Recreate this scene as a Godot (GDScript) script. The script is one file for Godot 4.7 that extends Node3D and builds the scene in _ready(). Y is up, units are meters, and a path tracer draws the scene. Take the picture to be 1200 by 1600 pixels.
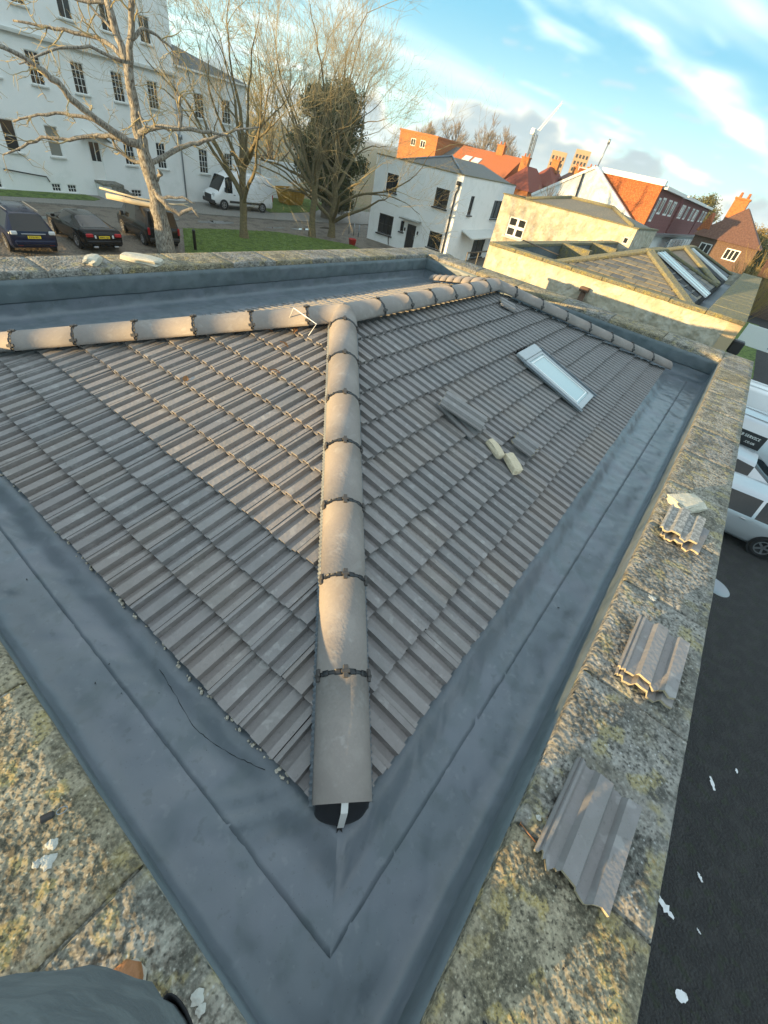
extends Node3D
# A new low-pitched tiled hip roof inside a lichened stone parapet, seen from the parapet's corner.
# Ground is y = 0, the top of the parapet's coping is y = G. x runs along the right-hand parapet, -z along the left-hand one.
const G := 5.3
const RL := 8.772      # inside length of the parapet along x
const RW := 5.809      # inside width along z
const FLOOR := -0.43   # gutter floor below the coping top
var M := {}
var used := {}
var rng := RandomNumberGenerator.new()
var fn := FastNoiseLite.new()
var E1 := Vector3(0.467, -0.321, -0.425)
var E2 := Vector3(8.275, -0.321, -0.623)
var E3 := Vector3(8.161, -0.321, -5.159)
var E4 := Vector3(0.352, -0.321, -4.961)
var RJ := Vector3(2.830, 0.392, -2.754)
var RK := Vector3(5.798, 0.392, -2.829)
var SUN := Vector3(-0.915, 0.086, -0.39)

func _ready():
	rng.seed = 7
	fn.seed = 3
	fn.frequency = 1.0
	# ---- camera
	var cam := Camera3D.new()
	cam.name = "camera"
	add_child(cam)
	cam.position = Vector3(0.0808, G + 1.55, -0.3431)
	cam.rotation_order = EULER_ORDER_YXZ
	cam.rotation_degrees = Vector3(-40.776, -59.933, 13.578)
	cam.fov = 102.05
	cam.near = 0.05
	cam.far = 2000.0
	cam.current = true
	# ---- sky, sun, exposure
	var env := Environment.new()
	env.background_mode = Environment.BG_SKY
	var sky := Sky.new()
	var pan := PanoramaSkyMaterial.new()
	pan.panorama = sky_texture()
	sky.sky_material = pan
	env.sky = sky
	env.tonemap_mode = Environment.TONE_MAPPER_LINEAR
	env.tonemap_exposure = 2.45
	env.sdfgi_enabled = true
	env.ssao_enabled = true
	env.ssil_enabled = true
	env.fog_enabled = true
	env.fog_density = 0.0003
	env.fog_light_color = Color(0.8, 0.86, 0.9)
	var we := WorldEnvironment.new()
	we.name = "world_environment"
	we.environment = env
	add_child(we)
	var sun := DirectionalLight3D.new()
	sun.name = "sun"
	add_child(sun)
	sun.look_at_from_position(SUN * 50.0, Vector3.ZERO, Vector3.UP)
	sun.light_energy = 1.6
	sun.light_color = Color(1.0, 0.85, 0.60)
	sun.light_angular_distance = 0.5
	sun.shadow_enabled = true
	# ---- materials, large structure, objects, small details
	make_materials()
	print("materials ", Time.get_ticks_msec())
	make_ground()
	make_main_building()
	print("roof ", Time.get_ticks_msec())
	make_georgian()
	make_white_house()
	make_neighbour()
	make_cream_block()
	make_far_buildings()
	print("buildings ", Time.get_ticks_msec())
	make_trees()
	print("trees ", Time.get_ticks_msec())
	make_vehicles()
	make_street_things()
	make_loose_things()
	make_person()
	print("done ", Time.get_ticks_msec())

# ------------------------------------------------------------------ sky
func sky_texture() -> ImageTexture:
	var w := 2048
	var h := 1024
	var img := Image.create(w, h, false, Image.FORMAT_RGBF)
	var n1 := FastNoiseLite.new()
	n1.seed = 11
	n1.frequency = 1.0
	n1.fractal_octaves = 5
	n1.fractal_gain = 0.55
	var n2 := FastNoiseLite.new()
	n2.seed = 23
	n2.frequency = 1.0
	n2.fractal_octaves = 4
	for j in h:
		var el := (0.5 - (j + 0.5) / h) * PI
		var y := sin(el)
		var c := cos(el)
		var deg := rad_to_deg(el)
		if y < -0.03:
			for i in w:
				img.set_pixel(i, j, Color(0.10, 0.10, 0.095))
			continue
		var up: float = clamp(y, 0.0, 1.0)
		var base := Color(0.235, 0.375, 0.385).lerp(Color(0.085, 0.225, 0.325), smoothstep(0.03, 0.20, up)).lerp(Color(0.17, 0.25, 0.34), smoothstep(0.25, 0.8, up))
		for i in w:
			var az := ((i + 0.5) / w) * TAU
			# azimuth with panorama's middle column looking to -z
			var dx := -sin(az) * c
			var dz := cos(az) * c
			dx = sin(az - PI) * c
			dz = -cos(az - PI) * c
			var px := dx / (up + 0.08)
			var pz := dz / (up + 0.08)
			var col := base
			# long high streaks, drawn out along one wind direction
			var along := px * 0.92 + pz * 0.38
			var across := -px * 0.38 + pz * 0.92
			var s := n1.get_noise_3d(along * 0.10, across * 0.45, 4.0)
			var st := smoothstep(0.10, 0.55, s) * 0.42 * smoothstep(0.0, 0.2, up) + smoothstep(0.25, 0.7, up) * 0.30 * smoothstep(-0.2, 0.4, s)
			for b in [-8.6, -4.2, -1.3, 2.4, 6.3, 10.5]:
				var off: float = (across - b + 0.55 * n2.get_noise_2d(along * 0.25, b)) / (0.16 + 0.10 * n2.get_noise_2d(along * 0.4 + 40.0, b))
				st = max(st, exp(-off * off) * clampf(0.42 + 0.9 * n1.get_noise_2d(along * 0.5, across * 1.6 + b), 0.0, 0.85))
			col = col.lerp(Color(0.62, 0.66, 0.65), st * 0.9)
			# wisps
			var s2 := n2.get_noise_3d(along * 0.5, across * 1.4, 9.0)
			col = col.lerp(Color(0.56, 0.64, 0.66), smoothstep(0.10, 0.6, s2) * 0.5)
			# low cumulus bank in the haze over the horizon
			if deg < 16.0:
				var a := n1.get_noise_3d(dx * 7.0, dz * 7.0, deg * 0.30)
				var tall := 3.7 + 2.6 * n2.get_noise_2d(dx * 2.6 + 5.0, dz * 2.6) + 2.6 * a
				var cover := smoothstep(0.0, 0.9, tall - deg)
				var rim := smoothstep(1.6, 0.0, tall - deg)
				var cc := Color(0.165, 0.205, 0.245).lerp(Color(0.52, 0.48, 0.41), rim * smoothstep(-0.1, 0.35, n2.get_noise_2d(dx * 4.0 - 3.0, dz * 4.0) + 0.1))
				cc = cc.lerp(Color(0.36, 0.42, 0.45), smoothstep(2.0, 0.0, deg) * 0.6)
				col = col.lerp(cc, cover * 0.88)
				# darker scraps floating above the bank
				var f := n2.get_noise_3d(dx * 9.0 + 20.0, dz * 9.0, deg * 0.9)
				col = col.lerp(Color(0.22, 0.28, 0.33), smoothstep(0.28, 0.5, f) * 0.6 * smoothstep(14.0, 6.0, deg))
			img.set_pixel(i, j, Color(col.r * 1.36, col.g * 1.31, col.b * 1.22))
	return ImageTexture.create_from_image(img)

# ------------------------------------------------------------------ naming and placing
func called(n: String) -> String:
	var k: int = used.get(n, 0)
	used[n] = k + 1
	return n if k == 0 else "%s_%03d" % [n, k]

func tag(o: Node, label: String, category: String, group := "") -> void:
	o.set_meta("label", label)
	o.set_meta("category", category)
	if group != "":
		o.set_meta("group", group)

func thing(n: String, label: String, category: String, at := Vector3.ZERO, turn := 0.0, group := "") -> Node3D:
	var o := Node3D.new()
	o.name = called(n)
	add_child(o)
	o.position = at
	o.rotation.y = turn
	tag(o, label, category, group)
	return o

func put(n: String, mesh: Mesh, m: Material, parent: Node = null, xf := Transform3D.IDENTITY) -> MeshInstance3D:
	var o := MeshInstance3D.new()
	o.mesh = mesh
	o.material_override = m
	if parent == null:
		o.name = called(n)
		add_child(o)
	else:
		o.name = n
		parent.add_child(o, true)
	o.transform = xf
	return o

func obj(n: String, st: SurfaceTool, m: Material, parent: Node = null, xf := Transform3D.IDENTITY) -> MeshInstance3D:
	return put(n, fin(st), m, parent, xf)

func struct(n: String, st: SurfaceTool, m: Material) -> MeshInstance3D:
	var o := obj(n, st, m)
	o.set_meta("kind", "structure")
	return o

# ------------------------------------------------------------------ mesh helpers (corners run counter-clockwise seen from outside)
func S(smooth := false) -> SurfaceTool:
	var st := SurfaceTool.new()
	st.begin(Mesh.PRIMITIVE_TRIANGLES)
	st.set_smooth_group(0 if smooth else -1)
	return st

func fin(st: SurfaceTool) -> ArrayMesh:
	st.generate_normals()
	return st.commit()

func tri(st: SurfaceTool, a: Vector3, b: Vector3, c: Vector3) -> void:
	st.add_vertex(a)
	st.add_vertex(c)
	st.add_vertex(b)

func quad(st: SurfaceTool, a: Vector3, b: Vector3, c: Vector3, d: Vector3) -> void:
	tri(st, a, b, c)
	tri(st, a, c, d)

func tric(st: SurfaceTool, a: Vector3, b: Vector3, c: Vector3, ctr: Vector3) -> void:
	if (b - a).cross(c - a).dot((a + b + c) / 3.0 - ctr) >= 0.0:
		tri(st, a, b, c)
	else:
		tri(st, a, c, b)

func qc(st: SurfaceTool, a: Vector3, b: Vector3, c: Vector3, d: Vector3, ctr: Vector3) -> void:
	tric(st, a, b, c, ctr)
	tric(st, a, c, d, ctr)

func bx(st: SurfaceTool, lo: Vector3, hi: Vector3, xf := Transform3D.IDENTITY) -> void:
	var p := []
	for k in 8:
		p.append(xf * Vector3(hi.x if k & 1 else lo.x, hi.y if k & 2 else lo.y, hi.z if k & 4 else lo.z))
	var ctr := xf * ((lo + hi) * 0.5)
	for q in [[0, 1, 3, 2], [4, 5, 7, 6], [0, 1, 5, 4], [2, 3, 7, 6], [0, 2, 6, 4], [1, 3, 7, 5]]:
		qc(st, p[q[0]], p[q[1]], p[q[2]], p[q[3]], ctr)

# box with chamfered edges
func cbx(st: SurfaceTool, c: Vector3, size: Vector3, b: float, xf := Transform3D.IDENTITY) -> void:
	var h := size * 0.5
	var v := {}
	for sx in [-1, 1]:
		for sy in [-1, 1]:
			for sz in [-1, 1]:
				v[[0, sx, sy, sz]] = xf * (c + Vector3(sx * h.x, sy * (h.y - b), sz * (h.z - b)))
				v[[1, sx, sy, sz]] = xf * (c + Vector3(sx * (h.x - b), sy * h.y, sz * (h.z - b)))
				v[[2, sx, sy, sz]] = xf * (c + Vector3(sx * (h.x - b), sy * (h.y - b), sz * h.z))
				tric(st, v[[0, sx, sy, sz]], v[[1, sx, sy, sz]], v[[2, sx, sy, sz]], xf * c)
	var ctr := xf * c
	for s in [-1, 1]:
		qc(st, v[[0, s, -1, -1]], v[[0, s, 1, -1]], v[[0, s, 1, 1]], v[[0, s, -1, 1]], ctr)
		qc(st, v[[1, -1, s, -1]], v[[1, 1, s, -1]], v[[1, 1, s, 1]], v[[1, -1, s, 1]], ctr)
		qc(st, v[[2, -1, -1, s]], v[[2, 1, -1, s]], v[[2, 1, 1, s]], v[[2, -1, 1, s]], ctr)
		for t in [-1, 1]:
			qc(st, v[[0, s, t, -1]], v[[0, s, t, 1]], v[[1, s, t, 1]], v[[1, s, t, -1]], ctr)
			qc(st, v[[0, s, -1, t]], v[[0, s, 1, t]], v[[2, s, 1, t]], v[[2, s, -1, t]], ctr)
			qc(st, v[[1, -1, s, t]], v[[1, 1, s, t]], v[[2, 1, s, t]], v[[2, -1, s, t]], ctr)

func tube(st: SurfaceTool, pts: Array, rad: Array, sides := 6, cap := true) -> void:
	var n := pts.size()
	var prev := []
	var u := Vector3.ZERO
	for i in n:
		var d: Vector3 = (pts[min(i + 1, n - 1)] - pts[max(i - 1, 0)]).normalized()
		if u == Vector3.ZERO:
			u = d.cross(Vector3(0.31, 0.2, 0.93) if abs(d.y) > 0.9 else Vector3.UP).normalized()
		else:
			u = (u - d * u.dot(d)).normalized()
		var w := d.cross(u)
		var ring := []
		for k in sides:
			var a := TAU * k / sides
			ring.append(pts[i] + (u * cos(a) + w * sin(a)) * rad[i])
		if i > 0:
			for k in sides:
				var k2 := (k + 1) % sides
				quad(st, prev[k], prev[k2], ring[k2], ring[k])
		if cap and (i == 0 or i == n - 1):
			for k in sides:
				tric(st, pts[i], ring[k], ring[(k + 1) % sides], pts[i] + (d if i == 0 else -d) * 0.01)
		prev = ring

# rings of equal length joined side by side
func loft(st: SurfaceTool, rings: Array, closed := true) -> void:
	for i in rings.size() - 1:
		var a: Array = rings[i]
		var b: Array = rings[i + 1]
		var m := a.size()
		for k in (m if closed else m - 1):
			var k2 := (k + 1) % m
			quad(st, a[k], a[k2], b[k2], b[k])

func lathe(st: SurfaceTool, prof: Array, sides: int, xf := Transform3D.IDENTITY) -> void:
	var rings := []
	for p in prof:
		var ring := []
		for k in sides:
			var a := TAU * k / sides
			ring.append(xf * Vector3(p[0] * cos(a), p[1], -p[0] * sin(a)))
		rings.append(ring)
	loft(st, rings)

# flat outline (x, z) pushed up from y0 to y1
func prism(st: SurfaceTool, poly: PackedVector2Array, y0: float, y1: float, xf := Transform3D.IDENTITY) -> void:
	var ids := Geometry2D.triangulate_polygon(poly)
	var ctr := Vector2.ZERO
	for p in poly:
		ctr += p / poly.size()
	var mid := xf * Vector3(ctr.x, (y0 + y1) * 0.5, ctr.y)
	var up := xf.basis.y
	for k in range(0, ids.size(), 3):
		var a := poly[ids[k]]
		var b := poly[ids[k + 1]]
		var c := poly[ids[k + 2]]
		for y in [y0, y1]:
			var va := xf * Vector3(a.x, y, a.y)
			tric(st, va, xf * Vector3(b.x, y, b.y), xf * Vector3(c.x, y, c.y), va - up * (1.0 if y == y1 else -1.0))
	var cw := Geometry2D.is_polygon_clockwise(poly)
	for k in poly.size():
		var a := poly[k]
		var b := poly[(k + 1) % poly.size()]
		if cw:
			var t := a
			a = b
			b = t
		quad(st, xf * Vector3(b.x, y0, b.y), xf * Vector3(a.x, y0, a.y), xf * Vector3(a.x, y1, a.y), xf * Vector3(b.x, y1, b.y))

# a frame with z out of a wall: x to the right seen from outside, y up
func wall_xf(at: Vector3, out: Vector3) -> Transform3D:
	var z := out.normalized()
	return Transform3D(Basis(Vector3.UP.cross(z), Vector3.UP, z), at)

func ctr_xf(at: Vector3, yaw := 0.0) -> Transform3D:
	return Transform3D(Basis(Vector3.UP, yaw), at)

# ------------------------------------------------------------------ textures and materials
func noise_bytes(size: int, sd: int, freq: float, oct := 4, kind := FastNoiseLite.TYPE_SIMPLEX_SMOOTH) -> PackedByteArray:
	var n := FastNoiseLite.new()
	n.noise_type = kind
	n.seed = sd
	n.frequency = freq
	n.fractal_octaves = oct
	if kind == FastNoiseLite.TYPE_CELLULAR:
		n.cellular_return_type = FastNoiseLite.RETURN_DISTANCE
		n.fractal_type = FastNoiseLite.FRACTAL_NONE
	var im := n.get_seamless_image(size, size)
	im.convert(Image.FORMAT_L8)
	return im.get_data()

# base colour overlaid with layers [noise bytes, from, to, colour, strength]; colours sRGB
func layered(size: int, base: Color, layers: Array) -> ImageTexture:
	var out := PackedByteArray()
	out.resize(size * size * 3)
	var luts := []
	for l in layers:
		var t := PackedFloat32Array()
		t.resize(256)
		for k in 256:
			t[k] = smoothstep(l[1], l[2], k / 255.0) * l[4]
		luts.append(t)
	var nl := layers.size()
	var total := size * size
	var r := PackedFloat32Array()
	var g := PackedFloat32Array()
	var b := PackedFloat32Array()
	r.resize(total)
	g.resize(total)
	b.resize(total)
	r.fill(base.r)
	g.fill(base.g)
	b.fill(base.b)
	for k in nl:
		var by: PackedByteArray = layers[k][0]
		var lut: PackedFloat32Array = luts[k]
		var c: Color = layers[k][3]
		for i in total:
			var t := lut[by[i]]
			if t > 0.0:
				r[i] += (c.r - r[i]) * t
				g[i] += (c.g - g[i]) * t
				b[i] += (c.b - b[i]) * t
	for i in total:
		out[i * 3] = int(clampf(r[i], 0.0, 1.0) * 255.0)
		out[i * 3 + 1] = int(clampf(g[i], 0.0, 1.0) * 255.0)
		out[i * 3 + 2] = int(clampf(b[i], 0.0, 1.0) * 255.0)
	return ImageTexture.create_from_image(Image.create_from_data(size, size, false, Image.FORMAT_RGB8, out))

func relief(size: int, sd: int, freq: float, oct: int, strength: float) -> ImageTexture:
	var im := Image.create_from_data(size, size, false, Image.FORMAT_L8, noise_bytes(size, sd, freq, oct))
	im.convert(Image.FORMAT_RGBA8)
	im.bump_map_to_normal_map(strength)
	return ImageTexture.create_from_image(im)

func mat(c: Color, rough := 0.9, tex: Texture2D = null, scale := 1.0, nrm: Texture2D = null, nscale := 1.0, metal := 0.0) -> StandardMaterial3D:
	var m := StandardMaterial3D.new()
	m.albedo_color = c
	m.roughness = rough
	m.metallic = metal
	if tex != null or nrm != null:
		m.uv1_triplanar = true
		m.uv1_world_triplanar = true
		m.uv1_scale = Vector3.ONE * scale
	if tex != null:
		m.albedo_texture = tex
	if nrm != null:
		m.normal_enabled = true
		m.normal_texture = nrm
		m.normal_scale = nscale
	return m

func lin(r: float, g: float, b: float) -> Color:
	return Color(r, g, b).linear_to_srgb()

func make_materials() -> void:
	var W := Color(1, 1, 1)
	var n_fine := relief(512, 5, 0.09, 4, 6.0)
	var n_mid := relief(512, 6, 0.02, 4, 8.0)
	var n_soft := relief(512, 8, 0.008, 3, 10.0)
	# lichened stone
	var a := noise_bytes(1024, 1, 0.006, 5)
	var b := noise_bytes(1024, 2, 0.022, 5)
	var c := noise_bytes(1024, 3, 0.09, 4)
	var d := noise_bytes(1024, 4, 0.035, 1, FastNoiseLite.TYPE_CELLULAR)
	var e := noise_bytes(1024, 9, 0.010, 4)
	var g2 := noise_bytes(1024, 12, 0.30, 2)
	var pt := noise_bytes(1024, 14, 0.0045, 4)
	var stone := layered(1024, lin(0.265, 0.245, 0.205), [
		[b, 0.46, 0.70, lin(0.36, 0.335, 0.28), 0.85],
		[a, 0.52, 0.30, lin(0.115, 0.11, 0.09), 0.85],
		[e, 0.62, 0.76, lin(0.38, 0.31, 0.13), 0.75],
		[pt, 0.60, 0.72, lin(0.17, 0.155, 0.115), 0.6],
		[c, 0.57, 0.78, lin(0.46, 0.43, 0.36), 0.6],
		[c, 0.42, 0.24, lin(0.055, 0.052, 0.042), 0.8],
		[b, 0.38, 0.20, lin(0.07, 0.066, 0.053), 0.8],
		[g2, 0.62, 0.84, lin(0.52, 0.50, 0.43), 0.45],
		[d, 0.07, 0.02, lin(0.64, 0.63, 0.58), 0.75]])
	M.stone = mat(W, 0.95, stone, 0.55, n_fine, 1.2)
	M.stone2 = mat(Color(0.93, 0.94, 0.97), 0.95, stone, 0.47, n_fine, 1.2)
	M.stone3 = mat(Color(1.0, 0.97, 0.90), 0.95, stone, 0.62, n_fine, 1.2)
	M.lichen = mat(lin(0.46, 0.46, 0.42), 0.95, null, 1.0, n_fine, 1.0)
	# roof tile concrete
	var tile := layered(1024, lin(0.232, 0.216, 0.212), [
		[b, 0.40, 0.75, lin(0.256, 0.240, 0.235), 0.5],
		[a, 0.55, 0.28, lin(0.200, 0.192, 0.182), 0.5],
		[e, 0.70, 0.84, lin(0.38, 0.37, 0.355), 0.45],
		[c, 0.76, 0.90, lin(0.33, 0.32, 0.31), 0.25],
		[b, 0.22, 0.13, lin(0.13, 0.125, 0.115), 0.45],
		[d, 0.04, 0.0, lin(0.07, 0.065, 0.055), 0.6]])
	M.tile = [mat(W, 0.7, tile, 0.7, n_fine, 0.14), mat(Color(0.945, 0.95, 0.955), 0.7, tile, 0.83, n_fine, 0.14), mat(Color(1.0, 0.985, 0.97), 0.7, tile, 0.61, n_fine, 0.14), mat(Color(0.975, 0.97, 0.97), 0.7, tile, 0.9, n_fine, 0.14)]
	var cap := layered(512, lin(0.225, 0.196, 0.178), [
		[noise_bytes(512, 21, 0.01, 4), 0.45, 0.75, lin(0.262, 0.232, 0.210), 0.8],
		[noise_bytes(512, 22, 0.12, 3), 0.55, 0.85, lin(0.30, 0.27, 0.245), 0.35],
		[noise_bytes(512, 23, 0.02, 4), 0.72, 0.85, lin(0.34, 0.32, 0.30), 0.5]])
	M.cap = mat(W, 0.7, cap, 1.1, n_fine, 0.18)
	M.break_edge = mat(lin(0.50, 0.42, 0.28), 0.95, layered(256, lin(0.85, 0.85, 0.85), [[noise_bytes(256, 31, 0.06, 4), 0.4, 0.8, Color(1, 1, 1), 0.8]]), 6.0, n_fine, 1.5)
	M.black_plastic = mat(lin(0.018, 0.018, 0.02), 0.45)
	M.clip = mat(lin(0.055, 0.05, 0.047), 0.6)
	M.lead = mat(lin(0.16, 0.18, 0.20), 0.5, null, 1.0, n_mid, 0.6, 0.2)
	M.frame_grey = mat(lin(0.42, 0.44, 0.45), 0.45, null, 1.0, n_mid, 0.3, 0.2)
	M.felt = mat(lin(0.02, 0.021, 0.022), 0.9)
	# gutter membrane
	var mem := layered(1024, lin(0.131, 0.157, 0.179), [
		[a, 0.40, 0.70, lin(0.148, 0.174, 0.196), 0.8],
		[e, 0.46, 0.26, lin(0.110, 0.136, 0.150), 0.7],
		[noise_bytes(1024, 41, 0.004, 3), 0.52, 0.72, lin(0.163, 0.184, 0.213), 0.8],
		[b, 0.28, 0.17, lin(0.105, 0.127, 0.136), 0.5],
		[b, 0.70, 0.86, lin(0.241, 0.258, 0.275), 0.35],
		[d, 0.03, 0.0, lin(0.043, 0.047, 0.052), 0.7],
		[c, 0.80, 0.92, lin(0.224, 0.245, 0.258), 0.35]])
	M.membrane = mat(W, 0.30, mem, 0.5, n_soft, 0.6)
	M.flap = mat(Color(0.93, 0.95, 0.93), 0.5, mem, 0.43, n_soft, 0.8)
	# asphalt and ground
	M.asphalt = mat(W, 0.9, layered(512, lin(0.022, 0.022, 0.023), [[noise_bytes(512, 51, 0.2, 3), 0.60, 0.88, lin(0.07, 0.07, 0.068), 0.8], [noise_bytes(512, 52, 0.012, 4), 0.45, 0.75, lin(0.036, 0.036, 0.036), 0.7], [noise_bytes(512, 53, 0.02, 4), 0.62, 0.78, lin(0.025, 0.032, 0.02), 0.7]]), 0.4, n_fine, 1.0)
	M.drive = mat(W, 0.75, layered(512, lin(0.16, 0.135, 0.105), [[noise_bytes(512, 54, 0.012, 5), 0.5, 0.75, lin(0.09, 0.075, 0.058), 0.9], [noise_bytes(512, 55, 0.08, 4), 0.55, 0.8, lin(0.24, 0.21, 0.17), 0.6]]), 0.12, n_fine, 0.8)
	M.pave = mat(W, 0.9, layered(512, lin(0.25, 0.235, 0.21), [[noise_bytes(512, 56, 0.05, 5), 0.45, 0.8, lin(0.16, 0.15, 0.135), 0.8]]), 0.3, n_fine, 0.8)
	M.soil = mat(W, 0.95, layered(512, lin(0.10, 0.09, 0.06), [[noise_bytes(512, 57, 0.02, 5), 0.45, 0.7, lin(0.07, 0.09, 0.035), 0.9], [noise_bytes(512, 58, 0.08, 4), 0.5, 0.8, lin(0.16, 0.14, 0.10), 0.5]]), 0.1, n_fine, 0.8)
	M.grass = mat(W, 0.95, layered(512, lin(0.105, 0.165, 0.03), [[noise_bytes(512, 61, 0.05, 5), 0.45, 0.75, lin(0.17, 0.24, 0.055), 0.85], [noise_bytes(512, 62, 0.012, 4), 0.5, 0.75, lin(0.05, 0.085, 0.016), 0.8]]), 0.25, n_fine, 1.5)
	M.blade = mat(lin(0.15, 0.22, 0.045), 0.9)
	M.water = mat(lin(0.035, 0.032, 0.028), 0.04)
	# walls
	var stucco := layered(512, lin(0.80, 0.81, 0.80), [[noise_bytes(512, 71, 0.008, 5), 0.55, 0.85, lin(0.70, 0.715, 0.70), 0.5], [noise_bytes(512, 72, 0.05, 4), 0.55, 0.85, lin(0.83, 0.83, 0.82), 0.5]])
	M.stucco = mat(W, 0.9, stucco, 0.12)
	M.trim = mat(lin(0.70, 0.70, 0.67), 0.8, stucco, 0.3)
	M.render_white = mat(W, 0.9, stucco, 0.2)
	M.cream = mat(W, 0.93, layered(512, lin(0.47, 0.42, 0.325), [[noise_bytes(512, 74, 0.012, 5), 0.5, 0.75, lin(0.38, 0.335, 0.25), 0.9], [noise_bytes(512, 75, 0.02, 5), 0.56, 0.76, lin(0.53, 0.49, 0.405), 0.9], [noise_bytes(512, 76, 0.05, 4), 0.60, 0.85, lin(0.37, 0.325, 0.25), 0.55]]), 0.22, n_mid, 1.0)
	M.main_wall = mat(W, 0.93, layered(256, lin(0.45, 0.40, 0.30), [[noise_bytes(256, 77, 0.03, 5), 0.4, 0.8, lin(0.33, 0.29, 0.22), 0.9]]), 0.5, n_fine, 0.8)
	var brick := layered(512, lin(0.42, 0.155, 0.05), [[noise_bytes(512, 81, 0.06, 4), 0.45, 0.8, lin(0.52, 0.22, 0.075), 0.8], [noise_bytes(512, 82, 0.02, 4), 0.55, 0.8, lin(0.30, 0.105, 0.04), 0.7]])
	M.brick = mat(W, 0.92, brick, 0.35, n_fine, 0.8)
	M.brick_tan = mat(W, 0.92, layered(256, lin(0.36, 0.25, 0.15), [[noise_bytes(256, 90, 0.06, 4), 0.4, 0.8, lin(0.46, 0.34, 0.21), 0.8]]), 0.3, n_fine, 0.8)
	M.brick_dark = mat(lin(0.19, 0.125, 0.095), 0.92, layered(256, lin(0.6, 0.55, 0.5), [[noise_bytes(256, 83, 0.08, 4), 0.4, 0.8, Color(1, 1, 1), 0.7]]), 0.35)
	M.tile_orange = mat(lin(0.50, 0.155, 0.05), 0.9, layered(256, lin(0.62, 0.60, 0.58), [[noise_bytes(256, 84, 0.06, 4), 0.35, 0.75, Color(1, 1, 1), 0.9]]), 0.4, n_mid, 1.0)
	M.tile_red = mat(lin(0.27, 0.075, 0.05), 0.9, layered(256, lin(0.62, 0.60, 0.58), [[noise_bytes(256, 85, 0.06, 4), 0.35, 0.75, Color(1, 1, 1), 0.9]]), 0.4, n_mid, 1.0)
	M.tile_wine = mat(lin(0.24, 0.085, 0.085), 0.9, layered(256, lin(0.65, 0.62, 0.62), [[noise_bytes(256, 86, 0.05, 4), 0.35, 0.75, Color(1, 1, 1), 0.9]]), 0.4, n_mid, 1.0)
	M.tile_brown = mat(lin(0.17, 0.085, 0.06), 0.9, layered(256, lin(0.65, 0.62, 0.60), [[noise_bytes(256, 87, 0.05, 4), 0.35, 0.75, Color(1, 1, 1), 0.9]]), 0.4, n_mid, 1.0)
	var slate := layered(256, lin(0.13, 0.125, 0.115), [[noise_bytes(256, 88, 0.03, 4), 0.45, 0.75, lin(0.19, 0.18, 0.155), 0.8], [noise_bytes(256, 89, 0.09, 3), 0.6, 0.85, lin(0.22, 0.21, 0.15), 0.5]])
	M.slate = [mat(W, 0.75, slate, 0.8, n_fine, 0.6), mat(Color(0.82, 0.86, 0.92), 0.75, slate, 0.7, n_fine, 0.6), mat(Color(1.10, 1.06, 0.98), 0.75, slate, 0.9, n_fine, 0.6)]
	M.moss = mat(W, 0.97, layered(512, lin(0.20, 0.185, 0.13), [[noise_bytes(512, 91, 0.02, 5), 0.5, 0.7, lin(0.30, 0.25, 0.09), 0.85], [noise_bytes(512, 92, 0.06, 4), 0.5, 0.75, lin(0.10, 0.10, 0.06), 0.8], [noise_bytes(512, 93, 0.1, 3), 0.65, 0.85, lin(0.42, 0.38, 0.22), 0.6]]), 0.6, n_fine, 1.5)
	M.quoin = mat(lin(0.55, 0.42, 0.26), 0.9, null, 1.0, n_fine, 1.0)
	M.white_paint = mat(lin(0.78, 0.78, 0.76), 0.5)
	M.black_paint = mat(lin(0.02, 0.02, 0.022), 0.45)
	M.glass = mat(lin(0.022, 0.026, 0.030), 0.06)
	M.glass_pale = mat(lin(0.20, 0.21, 0.19), 0.25)
	M.rooflight = mat(lin(0.42, 0.52, 0.53), 0.12)
	M.door_grey = mat(lin(0.05, 0.055, 0.06), 0.5)
	# trees
	var bark := layered(256, lin(0.16, 0.135, 0.10), [[noise_bytes(256, 101, 0.05, 4), 0.45, 0.75, lin(0.10, 0.082, 0.062), 0.8], [noise_bytes(256, 102, 0.03, 4), 0.55, 0.8, lin(0.24, 0.215, 0.15), 0.7]])
	M.bark = mat(W, 0.95, bark, 0.8, n_mid, 1.5)
	M.bark_green = mat(lin(1.0, 0.95, 0.68), 0.95, bark, 0.8, n_mid, 1.5)
	M.bark_dead = mat(W, 0.93, layered(512, lin(0.25, 0.23, 0.195), [[noise_bytes(512, 103, 0.02, 5), 0.5, 0.72, lin(0.42, 0.395, 0.34), 0.85], [noise_bytes(512, 104, 0.03, 5), 0.52, 0.68, lin(0.06, 0.045, 0.035), 0.95]]), 0.5, n_mid, 2.0)
	M.twig = mat(lin(0.35, 0.285, 0.15), 0.95)
	M.bark_dead.uv1_scale = Vector3(1.1, 0.22, 1.1)
	M.twig_gold = mat(lin(0.33, 0.255, 0.085), 0.95)
	M.twig_grey = mat(lin(0.25, 0.21, 0.17), 0.95)
	M.leaf_dark = mat(lin(0.065, 0.075, 0.022), 0.85)
	M.leaf_olive = mat(lin(0.11, 0.105, 0.03), 0.85)
	M.leaf_gold = mat(lin(0.30, 0.21, 0.07), 0.9)
	M.leaf_brown = mat(lin(0.22, 0.10, 0.035), 0.9)
	# vehicles
	M.paint_navy = mat(lin(0.008, 0.012, 0.035), 0.22)
	M.paint_black = mat(lin(0.008, 0.008, 0.009), 0.22)
	M.paint_silver = mat(lin(0.52, 0.54, 0.56), 0.3, null, 1.0, null, 1.0, 0.35)
	M.paint_white = mat(lin(0.76, 0.77, 0.78), 0.3)
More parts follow.
